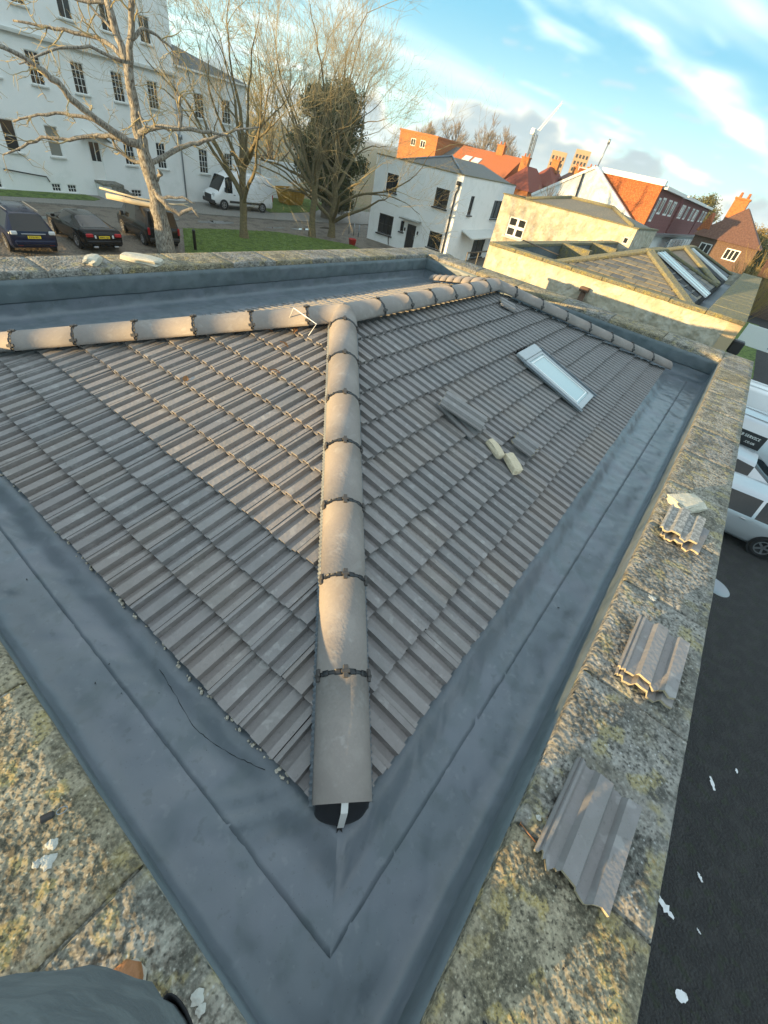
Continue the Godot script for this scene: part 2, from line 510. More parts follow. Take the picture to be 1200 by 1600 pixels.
	for k in ["paint_navy", "paint_black", "paint_silver", "paint_white"]:
		M[k].clearcoat_enabled = true
		M[k].clearcoat = 0.35
		M[k].clearcoat_roughness = 0.08
	for k in ["paint_navy", "paint_black"]:
		M[k].metallic_specular = 0.25
	M.tyre = mat(lin(0.015, 0.015, 0.016), 0.85)
	M.rim = mat(lin(0.45, 0.46, 0.48), 0.3, null, 1.0, null, 1.0, 0.8)
	M.car_glass = mat(lin(0.010, 0.012, 0.014), 0.05)
	M.trim_black = mat(lin(0.02, 0.02, 0.021), 0.6)
	M.lamp_red = mat(lin(0.35, 0.012, 0.018), 0.2)
	M.lamp_clear = mat(lin(0.55, 0.57, 0.58), 0.15)
	M.plate_yellow = mat(lin(0.75, 0.55, 0.03), 0.5)
	M.skip_yellow = mat(W, 0.7, layered(256, lin(0.50, 0.27, 0.02), [[noise_bytes(256, 111, 0.04, 4), 0.55, 0.75, lin(0.28, 0.13, 0.03), 0.8]]), 0.5)
	M.red_plastic = mat(lin(0.42, 0.02, 0.02), 0.45)
	M.blue_paint = mat(lin(0.02, 0.13, 0.42), 0.5)
	M.litter = mat(lin(0.72, 0.74, 0.76), 0.8)
	M.steel = mat(lin(0.30, 0.32, 0.34), 0.4, null, 1.0, null, 1.0, 0.7)
	M.wood = mat(W, 0.9, layered(256, lin(0.56, 0.47, 0.33), [[noise_bytes(256, 112, 0.05, 4), 0.45, 0.8, lin(0.66, 0.58, 0.44), 0.8]]), 3.0, n_fine, 1.0)
	M.rubble = mat(W, 0.95, layered(256, lin(0.58, 0.54, 0.44), [[noise_bytes(256, 113, 0.05, 4), 0.45, 0.8, lin(0.70, 0.67, 0.58), 0.8]]), 2.0, n_fine, 2.0)
	var denim := layered(512, lin(0.115, 0.135, 0.142), [[noise_bytes(512, 121, 0.012, 4), 0.42, 0.70, lin(0.17, 0.195, 0.20), 0.9], [noise_bytes(512, 122, 0.3, 2), 0.5, 0.85, lin(0.17, 0.20, 0.215), 0.4]])
	M.denim = mat(W, 0.95, denim, 2.0, n_fine, 0.25)
	M.boot = mat(lin(0.30, 0.13, 0.05), 0.6, null, 1.0, n_fine, 0.6)
	M.boot_sole = mat(lin(0.55, 0.50, 0.42), 0.8)
	M.skin = mat(lin(0.50, 0.30, 0.21), 0.6)
	M.hair = mat(lin(0.05, 0.035, 0.025), 0.8)
	M.lining = mat(lin(0.012, 0.012, 0.014), 0.9)

# ------------------------------------------------------------------ ground
func sheet(n: String, pts: Array, y: float, m: Material, y0 := -1.0) -> MeshInstance3D:
	var poly := PackedVector2Array()
	for p in pts:
		poly.append(Vector2(p[0], p[1]))
	var st := S()
	prism(st, poly, y - 0.02 if y0 < 0.0 else y0, y, Transform3D.IDENTITY)
	return struct(n, st, m)

func blob(cx: float, cz: float, rx: float, rz: float, sd: int) -> Array:
	var out := []
	for k in 18:
		var a := TAU * k / 18.0
		var r := 1.0 + 0.35 * fn.get_noise_2d(cos(a) * 1.3 + sd * 7.0, sin(a) * 1.3)
		out.append([cx + cos(a) * rx * r, cz + sin(a) * rz * r])
	return out

func make_ground() -> void:
	var st := S()
	quad(st, Vector3(-900, 0, 900), Vector3(900, 0, 900), Vector3(900, 0, -900), Vector3(-900, 0, -900))
	struct("ground", st, M.soil)
	sheet("yard", [[-20, -6], [-20, 30], [75, 30], [75, -4], [40, -4], [40, -6]], 0.006, M.asphalt)
	sheet("driveway", [[-25, -38.7], [10.5, -38.4], [22.6, -37.1], [30, -35.9], [60, -34.6], [60, -22], [36, -16], [30, -8], [-25, -8]], 0.010, M.drive)
	sheet("pavement", [[-25, -42.5], [60, -42.5], [60, -34.75], [30, -36.05], [22.6, -37.25], [10.5, -38.55], [-25, -38.85]], 0.07, M.pave, 0.0)
	var kb := S()
	var line := [Vector3(-25, 0, -38.77), Vector3(10.5, 0, -38.47), Vector3(22.6, 0, -37.17), Vector3(30, 0, -35.97), Vector3(60, 0, -34.67)]
	for i in line.size() - 1:
		var d: Vector3 = line[i + 1] - line[i]
		bx(kb, Vector3(0, 0, -0.07), Vector3(d.length(), 0.10, 0.07), Transform3D(Basis(Vector3.UP, atan2(-d.z, d.x)), line[i]))
	struct("kerb", kb, M.pave)
	var lawn := [[18.9, -32.4], [22.5, -32.3], [26.6, -31.8], [29.5, -29.6], [31.4, -27.7], [30.5, -22], [14.2, -22], [15.4, -26.5]]
	sheet("lawn", lawn, 0.05, M.grass, 0.0)
	var lawn2 := [[31.9, -38.9], [35.5, -39.4], [39.0, -40.3], [46, -45], [45.3, -48.1], [36, -46.2], [32.3, -42.6]]
	sheet("lawn_by_skip", lawn2, 0.095, M.grass, 0.0)
	sheet("lawn_by_terrace", [[-9, -41.75], [16.9, -41.75], [17.3, -40.4], [16.6, -39.8], [-9, -39.2]], 0.095, M.grass, 0.0)
	sheet("verge", [[30.5, -1.5], [60, -1.5], [60, 3.0], [36, 3.2], [30.5, 2.4]], 0.03, M.grass, 0.0)
	sheet("lane", [[38, 5.0], [75, 3.4], [75, 9], [38, 9]], 0.02, M.pave, 0.0)
	grass("lawn_grass", lawn, 0.05, 15000, "short mown grass growing on the lawn below the bare trees")
	grass("skip_grass", lawn2, 0.095, 5000, "short grass growing beside the yellow skip")
	var k := 0
	for q in [[30.6, -33.0, 1.3, 0.34], [27.8, -33.3, 1.0, 0.22], [23.0, -34.6, 1.6, 0.5], [19.2, -35.2, 1.3, 0.4], [34.2, -33.6, 0.9, 0.3], [12.5, -34.5, 1.7, 0.5]]:
		sheet("puddle", blob(q[0], q[1], q[2], q[3], k), 0.016, M.water, 0.0)
		k += 1

func grass(n: String, pts: Array, y: float, count: int, label: String) -> void:
	var poly := PackedVector2Array()
	var lo := Vector2(1e9, 1e9)
	var hi := -lo
	for p in pts:
		var v := Vector2(p[0], p[1])
		poly.append(v)
		lo = lo.min(v)
		hi = hi.max(v)
	var st := S()
	for k in 4:
		var a := k * 1.7
		var o := Vector3(cos(a * 3.0), 0, sin(a * 2.0)) * 0.03
		var s := Vector3(cos(a), 0, sin(a)) * 0.006
		tri(st, o - s, o + s, o + Vector3(0.012 * cos(a * 2.0), 0.055, 0.012 * sin(a)))
	var mm := MultiMesh.new()
	mm.transform_format = MultiMesh.TRANSFORM_3D
	mm.mesh = fin(st)
	mm.instance_count = count
	var k := 0
	while k < count:
		var p := Vector2(rng.randf_range(lo.x, hi.x), rng.randf_range(lo.y, hi.y))
		if Geometry2D.is_point_in_polygon(p, poly):
			mm.set_instance_transform(k, Transform3D(Basis(Vector3.UP, rng.randf() * TAU).scaled(Vector3.ONE * rng.randf_range(0.7, 1.3)), Vector3(p.x, y, p.y)))
			k += 1
	var mi := MultiMeshInstance3D.new()
	mi.name = n
	mi.multimesh = mm
	mi.material_override = M.blade
	add_child(mi)
	tag(mi, label, "grass")
	mi.set_meta("kind", "stuff")

# ------------------------------------------------------------------ the building we stand on
func P(x: float, y: float, z: float) -> Vector3:
	return Vector3(x, y + G, z)

# distance outside the eaves rectangle
func eave_gap(x: float, z: float) -> float:
	var X := (E2 - E1).normalized()
	var Z := Vector3(-X.z, 0, X.x)
	var q := Vector3(x, E1.y, z) - E1
	var u := q.dot(X)
	var v := q.dot(Z)
	return max(max(-u, u - (E2 - E1).length()), max(v, -v - (E4 - E1).length()))

func ridge_bump(x: float, z: float, a: Vector2, b: Vector2, wid: float, amp: float) -> float:
	var p := Vector2(x, z)
	var t: float = clamp((p - a).dot(b - a) / (b - a).length_squared(), 0.0, 1.0)
	var d := p.distance_to(a.lerp(b, t))
	return amp * exp(-d * d / (wid * wid)) * (1.0 - 0.5 * t)

# height of the gutter floor, creases and all
func floor_y(x: float, z: float) -> float:
	var wr = 1.0 - abs(fn.get_noise_2d(x * 2.3 + 60.0, z * 2.3))
	var y := FLOOR + 0.007 * pow(wr, 9.0) + 0.004 * fn.get_noise_2d(x * 1.6, z * 1.6) + 0.0032 * fn.get_noise_2d(x * 5.0 + 9.0, z * 5.0) + 0.0011 * fn.get_noise_2d(x * 14.0, z * 14.0 + 4.0)
	y += 0.052 * smoothstep(0.13, 0.0, eave_gap(x, z))
	y += ridge_bump(x, z, Vector2(0.43, -0.62), Vector2(0.20, -0.78), 0.020, 0.024)
	y += ridge_bump(x, z, Vector2(0.46, -0.55), Vector2(0.25, -0.68), 0.016, 0.022)
	y += ridge_bump(x, z, Vector2(0.42, -0.70), Vector2(0.16, -0.95), 0.025, 0.013)
	y += ridge_bump(x, z, Vector2(0.40, -1.30), Vector2(0.38, -1.75), 0.02, 0.006)
	y += ridge_bump(x, z, Vector2(0.10, -0.10), Vector2(3.0, -0.12), 0.02, 0.004)
	y += ridge_bump(x, z, Vector2(1.1, -0.33), Vector2(1.9, -0.36), 0.05, 0.006)
	return y

func stone_block(parent: Node, n: String, lo: Vector3, hi: Vector3, crown := 0.0) -> void:
	# a coping stone: worn arrises and a slightly uneven top
	var st := S(true)
	var long_x := hi.x - lo.x > hi.z - lo.z
	var nx := 14 if long_x else 8
	var nz := 8 if long_x else 14
	var b := 0.008
	var grid := []
	for i in nx + 3:
		var row := []
		for j in nz + 3:
			var fx: float = clamp((i - 1) / float(nx), 0.0, 1.0)
			var fz: float = clamp((j - 1) / float(nz), 0.0, 1.0)
			var p := Vector3(lerp(lo.x + b, hi.x - b, fx), hi.y, lerp(lo.z + b, hi.z - b, fz))
			var edge := 0
			if i == 0:
				p.x = lo.x
				edge = 1
			if i == nx + 2:
				p.x = hi.x
				edge = 1
			if j == 0:
				p.z = lo.z
				edge = 1
			if j == nz + 2:
				p.z = hi.z
				edge = 1
			if edge == 1:
				p.y -= b * (1.0 + 1.2 * abs(fn.get_noise_2d(p.x * 12.0, p.z * 12.0)))
				p.x += 0.002 * fn.get_noise_2d(p.z * 18.0, p.x * 18.0)
			var cf := 4.0 * fz * (1.0 - fz) if long_x else 4.0 * fx * (1.0 - fx)
			p.y += 0.0025 * fn.get_noise_2d(p.x * 9.0, p.z * 9.0) + crown * cf
			row.append(p)
		grid.append(row)
	for i in nx + 2:
		for j in nz + 2:
			quad(st, grid[i][j], grid[i][j + 1], grid[i + 1][j + 1], grid[i + 1][j])
	# sides
	var rim := []
	for i in nx + 3:
		rim.append(grid[i][0])
	for j in range(1, nz + 3):
		rim.append(grid[nx + 2][j])
	for i in range(nx + 1, -1, -1):
		rim.append(grid[i][nz + 2])
	for j in range(nz + 1, 0, -1):
		rim.append(grid[0][j])
	for k in rim.size():
		var a: Vector3 = rim[k]
		var c: Vector3 = rim[(k + 1) % rim.size()]
		quad(st, a, c, Vector3(c.x, lo.y, c.z), Vector3(a.x, lo.y, a.z))
	put(n, fin(st), [M.stone, M.stone2, M.stone3][rng.randi() % 3], parent)

func make_main_building() -> void:
	var house := thing("parapet_building", "rendered building with lichened stone parapet around a grey tiled hip roof", "building", Vector3(0, 0, 0))
	var th := 0.06
	var wo := 0.442
	# outer walls and the deck under the roof
	var w := S()
	bx(w, P(-0.40, -G, 0.02), P(RL + 0.60, -th - 0.012, 0.40))
	bx(w, P(-0.40, -G, -RW - 0.48), P(RL + 0.60, -th - 0.012, -RW - 0.02))
	bx(w, P(-0.40, -G, -RW - 0.02), P(-0.02, -th - 0.012, 0.02))
	bx(w, P(RL + 0.02, -G, -RW - 0.02), P(RL + 0.60, -th - 0.012, 0.02))
	obj("wall", w, M.main_wall, house)
	var deck := S()
	bx(deck, P(-0.02, -0.75, -RW - 0.02), P(RL + 0.02, -0.50, 0.02))
	obj("deck", deck, M.felt, house)
	# coping stones, 4 mm joints between them
	var j := 0.004
	var step := 0.735
	var x := 0.065 - step
	while x < RL + 0.5:
		var x0: float = max(x, -0.44)
		var x1: float = min(x + step, RL + 0.648)
		if x0 < 0.02 and x1 > -0.1:
			x0 = -0.44
		stone_block(house, "coping_stone", P(x0 + j, -th, 0.0), P(x1 - j, 0.0, wo))
		x += step
	var z := -0.035
	z = 0.0
	var zz := -0.035 - step
	var first := true
	while z > -RW - 0.05:
		var z1: float = max(zz, -RW)
		stone_block(house, "coping_stone", P(-0.44, -th, z1 + j), P(0.0, 0.0, z - j))
		z = zz
		zz -= step
	x = -0.44
	while x < RL + 0.5:
		var x1: float = min(x + step, RL + 0.648)
		stone_block(house, "coping_stone", P(x + j, -th, -RW - 0.521), P(x1 - j, 0.0, -RW - 0.001))
		x += step
	z = 0.0
	while z > -RW + 0.05:
		var z1: float = max(z - 0.92, -RW)
		stone_block(house, "coping_stone", P(RL, -th - 0.01, z1 + j), P(RL + 0.648, 0.0, z - j), 0.03)
		z -= 0.92
	# mortar in the joints
	var mo := S()
	bx(mo, P(-0.42, -th - 0.01, 0.012), P(RL + 0.63, -0.012, wo - 0.012))
	bx(mo, P(-0.42, -th - 0.01, -RW - 0.5), P(RL + 0.63, -0.012, -RW - 0.014))
	bx(mo, P(-0.42, -th - 0.01, -RW), P(-0.014, -0.012, 0.01))
	bx(mo, P(RL + 0.014, -th - 0.011, -RW), P(RL + 0.63, -0.012, 0.01))
	obj("bedding_mortar", mo, M.stone, house)
	make_membrane(house)
	make_roof(house)

func make_membrane(house: Node) -> void:
	var pc := [Vector3(0, 0, 0), Vector3(RL, 0, 0), Vector3(RL, 0, -RW), Vector3(0, 0, -RW)]
	var ec := [E1, E2, E3, E4]
	var X := (E2 - E1).normalized()
	var Zr := Vector3(-X.z, 0, X.x)
	var pull := 0.05
	var ein := [E1 + X * pull - Zr * pull, E2 - X * pull - Zr * pull, E3 - X * pull + Zr * pull, E4 + X * pull + Zr * pull]
	for s in 4:
		var a: Vector3 = pc[s]
		var b: Vector3 = pc[(s + 1) % 4]
		var d := (b - a).normalized()
		var inn := Vector3(d.z, 0, -d.x)
		var ia: Vector3 = ein[s]
		var ib: Vector3 = ein[(s + 1) % 4]
		var nst := int((b - a).length() / 0.035)
		var st := S(true)
		var fl := S(true)
		var rings := []
		var flaps := []
		for i in nst + 1:
			var t := i / float(nst)
			var ring := []
			var at := func(inset: float) -> Vector3:
				return (a + d * inset).lerp(b - d * inset, t) + inn * inset
			for q in [[-0.004, -0.255], [-0.003, -0.33], [0.0, -0.385], [0.018, -0.412], [0.045, -0.424]]:
				var p: Vector3 = at.call(q[0])
				var wob := 0.003 * fn.get_noise_3d(p.x * 4.0, q[1] * 9.0, p.z * 4.0) + 0.0015 * fn.get_noise_3d(p.x * 15.0, q[1] * 20.0, p.z * 15.0)
				p += inn * wob
				p.y = q[1]
				ring.append(P(p.x, p.y, p.z))
			var o: Vector3 = at.call(0.085)
			var inner := ia.lerp(ib, t)
			for k in 15:
				var p := o.lerp(inner, k / 14.0)
				ring.append(P(p.x, floor_y(p.x, p.z), p.z))
			rings.append(ring)
			# the upper flap, lapped over the upstand, dressed up under the coping
			var fr := []
			for q in [[-0.030, -0.056], [0.006, -0.064], [0.009, -0.12], [0.008, -0.19], [0.008, -0.262], [0.002, -0.274], [-0.006, -0.268]]:
				var p: Vector3 = at.call(q[0])
				var wob := 0.0035 * fn.get_noise_3d(p.x * 3.0 + 30.0, q[1] * 7.0, p.z * 3.0) + 0.002 * fn.get_noise_3d(p.x * 11.0, q[1] * 16.0, p.z * 11.0)
				if q[0] > 0.0:
					p += inn * wob
				p.y = q[1] + (0.006 * fn.get_noise_2d(p.x * 2.0 + p.z * 2.0, 5.0) if q[1] < -0.25 else 0.0)
				fr.append(P(p.x, p.y, p.z))
			flaps.append(fr)
		loft(st, rings, false)
		loft(fl, flaps, false)
		obj("gutter_membrane", st, M.membrane, house)
		obj("upstand_flap", fl, M.flap, house)
	# the sheet lapped over the floor along two sides, its edge a real step
	for s in 2:
		var a := Vector3(0.225, 0, -0.231)
		var b := Vector3(RL - 0.25, 0, -0.231) if s == 0 else Vector3(0.225, 0, -RW + 0.28)
		var ia: Vector3 = ein[0]
		var ib: Vector3 = ein[1] if s == 0 else ein[3]
		var st := S(true)
		var n := int((b - a).length() / 0.03)
		var rings := []
		for i in n + 1:
			var t := i / float(n)
			var o := a.lerp(b, t)
			var inner := ia.lerp(ib, t)
			var dirv := (inner - o).normalized()
			var wob := 0.004 * fn.get_noise_2d(t * 60.0, 3.0 + s)
			o += dirv * wob
			var ring := []
			ring.append(P(o.x, floor_y(o.x, o.z) - 0.004, o.z))
			for k in 14:
				var p := (o + dirv * 0.002).lerp(inner, k / 13.0)
				ring.append(P(p.x, floor_y(p.x, p.z) + 0.0030 + 0.0015 * fn.get_noise_2d(t * 40.0, 8.0) + (0.0 if k > 0 else -0.001), p.z))
			if s == 1:
				ring.reverse()
			rings.append(ring)
		loft(st, rings, false)
		obj("lapped_sheet", st, M.membrane, house)
	# a split along the lapped sheet's edge near the hip's foot
	var cr := S()
	var cp := [Vector2(0.375, -1.47), Vector2(0.36, -1.33), Vector2(0.34, -1.16), Vector2(0.355, -1.04), Vector2(0.385, -0.92), Vector2(0.425, -0.80)]
	var pts := []
	var rad := []
	for i in 41:
		var f := i / 8.0
		var k: int = min(int(f), 4)
		var p: Vector2 = cp[k].lerp(cp[k + 1], f - k)
		p += Vector2(0.006 * fn.get_noise_2d(i * 0.9, 1.0), 0.004 * fn.get_noise_2d(i * 0.8, 7.0))
		pts.append(P(p.x, floor_y(p.x, p.y) + 0.0044, p.y))
		rad.append(0.0010 + 0.0005 * sin(i * 1.3))
	tube(cr, pts, rad, 5)
	obj("membrane_split", cr, M.felt, house)

# ------------------------------------------------------------------ the tiled roof
const TW := 0.2028      # cover width of a tile
const TG := 0.2402      # gauge
# raised flats and sunk channels across a tile
const PROF := [[0.0, 0.030], [0.021, 0.034], [0.027, 0.002], [0.065, 0.002], [0.071, 0.034], [0.122, 0.034], [0.128, 0.002], [0.166, 0.002], [0.172, 0.034], [0.2008, 0.034]]

func prof_at(x: float) -> float:
	for i in PROF.size() - 1:
		if x <= PROF[i + 1][0]:
			return lerp(float(PROF[i][1]), float(PROF[i + 1][1]), (x - PROF[i][0]) / (PROF[i + 1][0] - PROF[i][0]))
	return 0.034

func tile_h(b: float) -> float:
	return 0.040 - 0.030 * b / TG

# one tile lying on its slope: x across, y out of the slope, -z up the slope. cols: [x, length]
func tile_shape(st: SurfaceTool, cols: Array, xf := Transform3D.IDENTITY, full := false) -> void:
	var tk := 0.013
	for i in cols.size() - 1:
		var a: Array = cols[i]
		var b: Array = cols[i + 1]
		var pa := prof_at(a[0])
		var pb := prof_at(b[0])
		var a0 := xf * Vector3(a[0], pa + tile_h(0), 0)
		var b0 := xf * Vector3(b[0], pb + tile_h(0), 0)
		var a1 := xf * Vector3(a[0], pa + tile_h(a[1]), -a[1])
		var b1 := xf * Vector3(b[0], pb + tile_h(b[1]), -b[1])
		quad(st, a0, b0, b1, a1)
		var dn := xf.basis.y * tk
		quad(st, a0 - dn, b0 - dn, b0, a0)
		if full:
			quad(st, b0 - dn, a0 - dn, a1 - dn, b1 - dn)
			quad(st, b1 - dn, a1 - dn, a1, b1)
		if full or i == 0:
			if i == 0:
				quad(st, a1 - dn, a0 - dn, a0, a1)
		if i == cols.size() - 2:
			quad(st, b0 - dn, b1 - dn, b1, b0)

func make_roof(house: Node) -> void:
	var faces := [
		[E1, E2, RJ, RK, "right"], [E4, E1, RJ, RJ, "left"], [E2, E3, RK, RK, "far"], [E3, E4, RK, RJ, "back"]]
	var lt := TG + 0.035
	var whole := S()
	var cols := []
	for p in PROF:
		cols.append([p[0], lt])
	tile_shape(whole, cols)
	var whole_mesh := fin(whole)
	var slopes := []
	var cand := []
	for f in faces:
		var o: Vector3 = f[0] + Vector3(0, G, 0)
		var along: Vector3 = (f[1] - f[0]).normalized()
		var len: float = (f[1] - f[0]).length()
		var rel: Vector3 = f[2] - f[0]
		var up: Vector3 = (rel - along * rel.dot(along)).normalized()
		var sl: float = (rel - along * rel.dot(along)).length()
		var kl: float = rel.dot(along) / sl
		var kr: float = (f[1] - f[3]).dot(along) / sl
		var n := along.cross(up)
		var base := Transform3D(Basis(along, n, -up), o - n * 0.054)
		var part: Node3D = null
		# boarding and felt under the tiles
		var bd := S()
		var e0 := o - n * 0.05
		quad(bd, e0, e0 + along * len, e0 + along * (len - kr * sl) + up * sl, e0 + along * kl * sl + up * sl)
		quad(bd, e0 + Vector3(0, -0.10, 0) + up * 0.03, e0 + along * len + Vector3(0, -0.10, 0) + up * 0.03, e0 + along * len, e0)
		part = put("tiled_slope", fin(bd), M.felt, house)
		slopes.append(part)
		var rows := int(ceil(sl / TG))
		var phase := 0.07 if f[4] == "right" else 0.12
		for r in rows:
			var b0 := r * TG
			var nt := int(len / TW) + 3
			for q in nt:
				var a0 := phase + (q - 1) * TW
				var a1 := a0 + 0.2008
				var la := b0 * kl
				var ra := len - b0 * kr
				if r == 0 and f[4] == "right":
					la = 0.085
				if r == 0 and f[4] == "left":
					ra = len - 0.085
				if a1 <= la + 0.03 or a0 >= ra - 0.03:
					continue
				var mid := base * Vector3((a0 + a1) * 0.5, 0.04, -(b0 + 0.12))
				# the roof window takes the place of some tiles
				if f[4] == "right" and in_window(mid):
					continue
				var cut: bool = a0 < (b0 + lt) * kl or a1 > len - (b0 + lt) * kr
				cand.append({f = f[4], part = part, a0 = a0, b0 = b0, la = la, ra = ra, kl = kl, kr = kr, len = len, cut = cut, xf = base, mid = mid})
	var eye := P(0.08, 1.55, -0.34)
	var seen := []
	var rest := S()
	for c in cand:
		if c.f == "right" or c.f == "left":
			seen.append(c)
	seen.sort_custom(func(p, q): return p.mid.distance_squared_to(eye) < q.mid.distance_squared_to(eye))
	for k in range(300, seen.size()):
		seen[k]["more"] = true
	for c in cand:
		var tcols := cols
		if c.cut:
			tcols = []
			var xs := []
			for p in PROF:
				xs.append(float(p[0]))
			for cr in [c.la - c.a0, c.ra - c.a0, (c.b0 + lt) * c.kl - c.a0, c.len - (c.b0 + lt) * c.kr - c.a0]:
				if cr > 0.001 and cr < 0.199:
					xs.append(cr)
			xs.sort()
			for xx in xs:
				var a: float = c.a0 + xx
				if a < c.la - 0.0001 or a > c.ra + 0.0001:
					continue
				var bl: float = c.b0 + lt
				if c.kl > 0.0:
					bl = min(bl, a / c.kl)
				if c.kr > 0.0:
					bl = min(bl, (c.len - a) / c.kr)
				tcols.append([xx, max(bl - c.b0, 0.0)])
			if tcols.size() < 2:
				continue
		var jit := Transform3D(Basis(Vector3(0, 1, 0), rng.randf_range(-0.003, 0.003)) * Basis(Vector3(1, 0, 0), rng.randf_range(-0.005, 0.005)), Vector3(rng.randf_range(-0.0015, 0.0015), rng.randf_range(-0.001, 0.0035), rng.randf_range(-0.005, 0.005)))
		var xf: Transform3D = c.xf * Transform3D(Basis.IDENTITY, Vector3(c.a0, 0, -c.b0)) * jit
		var single: bool = (c.f == "right" or c.f == "left") and not c.has("more")
		if single:
			var m: Material = M.tile[rng.randi() % 4]
			if c.cut:
				var st := S()
				tile_shape(st, tcols)
				put("roof_tile", fin(st), m, c.part, xf)
			else:
				put("roof_tile", whole_mesh, m, c.part, xf)
		else:
			tile_shape(rest, tcols, xf)
	var more := obj("roof_tiles_beyond", rest, M.tile[1], house)
	more.set_meta("kind", "stuff")
	# ridge and hips
	var up := Vector3(0, G, 0)
	hip_run(house, E1 + up, RJ + up, 0.085, 0.445, true)
	hip_run(house, E4 + up, RJ + up, 0.0, 0.445, false)
	hip_run(house, RJ + up, RK + up, 0.0, 0.436, false)
	hip_run(house, E2 + up, RK + up, 0.0, 0.445, false)
	hip_run(house, E3 + up, RK + up, 0.0, 0.445, false)
	# block-end at the foot of the near hip, with a strip of white tape
	var d := (RJ - E1).normalized()
	var side := d.cross(Vector3.UP).normalized()
	var nup := side.cross(d)
	var foot := E1 + up + Vector3(0, 0.030, 0) + d * 0.075
	var be := S(true)
	var ring0 := []
	var ring1 := []
	var ring2 := []
	for k in 17:
		var a := PI * k / 16.0
		var e := side * cos(a) + nup * sin(a)
		ring0.append(foot + e * 0.104 + d * 0.03)
		ring1.append(foot + Vector3(e.x, e.y * 0.62, e.z) * 0.099 - d * 0.010)
		ring2.append(foot - d * 0.026 * sin(a) - Vector3(0, 0.070, 0) + e * Vector3(0.098, 0.01, 0.098))
	loft(be, [ring2, ring1, ring0], false)
	obj("block_end", be, M.black_plastic, house)
	var tp := S()
	var tape := [foot + nup * 0.109 + d * 0.03, foot + Vector3(nup.x, nup.y * 0.62, nup.z) * 0.099 - d * 0.016 + nup * 0.003, foot - d * 0.034 - Vector3(0, 0.070, 0) + nup * Vector3(0.098, 0.01, 0.098)]
	for k in 2:
		var hw := side * 0.0125
		quad(tp, tape[k + 1] - hw, tape[k + 1] + hw, tape[k] + hw, tape[k] - hw)
	obj("white_tape", tp, M.white_paint, house)
	roof_window(house)
	eaves_mortar(house)

func in_window(p: Vector3) -> bool:
	return p.x > 4.70 and p.x < 5.20 and p.z > -2.02 and p.z < -1.02

func arc_piece(st: SurfaceTool, o: Vector3, d: Vector3, side: Vector3, nup: Vector3, r0: float, r1: float, l0: float, l1: float, a0: float, a1: float, segs: int, flare := 0.0) -> void:
	var rings := []
	for l in [l0, l1]:
		var ring := []
		for k in segs + 1:
			var a := lerpf(a0, a1, k / float(segs))
			var e := side * cos(a) * (1.0 + flare) + nup * sin(a)
			ring.append(o + d * l + e * r1)
		for k in segs + 1:
			var a := lerpf(a1, a0, k / float(segs))
			var e := side * cos(a) * (1.0 + flare) + nup * sin(a)
			ring.append(o + d * l + e * r0)
		rings.append(ring)
	loft(st, rings)
	for s in 2:
		var r: Array = rings[s]
		for k in segs:
			qc(st, r[k], r[k + 1], r[2 * segs - k], r[2 * segs + 1 - k], o + d * (l0 + l1) * 0.5)

# ridge tiles laid from a up to b, black joint straps with clips over the joints
func hip_run(house: Node, a: Vector3, b: Vector3, start: float, step: float, near: bool) -> void:
	var d := (b - a).normalized()
	var len := (b - a).length()
	var side := d.cross(Vector3.UP).normalized()
	var nup := side.cross(d)
	var o := a + nup * 0.030
	var r := 0.112
	# ribbed dry-ridge roll showing along both edges
	var roll := S()
	for s in ([-1.0, 1.0] if near else []):
		var rings := []
		var n := int((len - start) / 0.012)
		for i in n + 1:
			var l := start + i * 0.012
			var wv := 0.0035 if i % 2 == 0 else 0.0
			var q := a + d * l
			rings.append([q + side * s * 0.098 + nup * (0.040 + wv), q + side * s * (0.112 + wv) + nup * (0.018 + wv), q + side * s * (0.119 + wv * 1.6) + nup * (0.0)])
		loft(roll, rings, false)
	if near:
		obj("ridge_roll", roll, M.lead, house)
	var l := start
	var first := true
	while l < len - 0.06:
		var l1: float = min(l + step, len + 0.02)
		var st := S(true)
		var tilt := nup * rng.randf_range(-0.002, 0.003) + side * rng.randf_range(-0.002, 0.002)
		arc_piece(st, o + tilt, d, side, nup, r - 0.014, r, l + 0.003, l1 - 0.003, 0.06, PI - 0.06, 16)
		var cap := obj("ridge_tile", st, M.cap, house)
		if not first:
			var sp := S(true)
			for tooth in 11:
				var a0 := 0.12 + (PI - 0.24) * tooth / 11.0
				arc_piece(sp, o, d, side, nup, r - 0.010, r + 0.0035, l - (0.012 if tooth % 2 == 0 else 0.008), l + (0.012 if tooth % 2 == 0 else 0.008), a0, a0 + (PI - 0.24) / 11.0, 3)
			obj("joint_strap", sp, M.black_plastic, cap)
			for ang in [0.42, PI * 0.5, PI - 0.42]:
				var e := side * cos(ang) + nup * sin(ang)
				var t := side * -sin(ang) + nup * cos(ang)
				var cl := S()
				var xf := Transform3D(Basis(t, e, d), o + d * l + e * (r + 0.006))
				cbx(cl, Vector3.ZERO, Vector3(0.020, 0.013, 0.052), 0.002, xf)
				cbx(cl, Vector3(0, 0.003, 0), Vector3(0.036, 0.010, 0.014), 0.002, xf)
				obj("clip", cl, M.clip, cap)
		first = false
		l += step

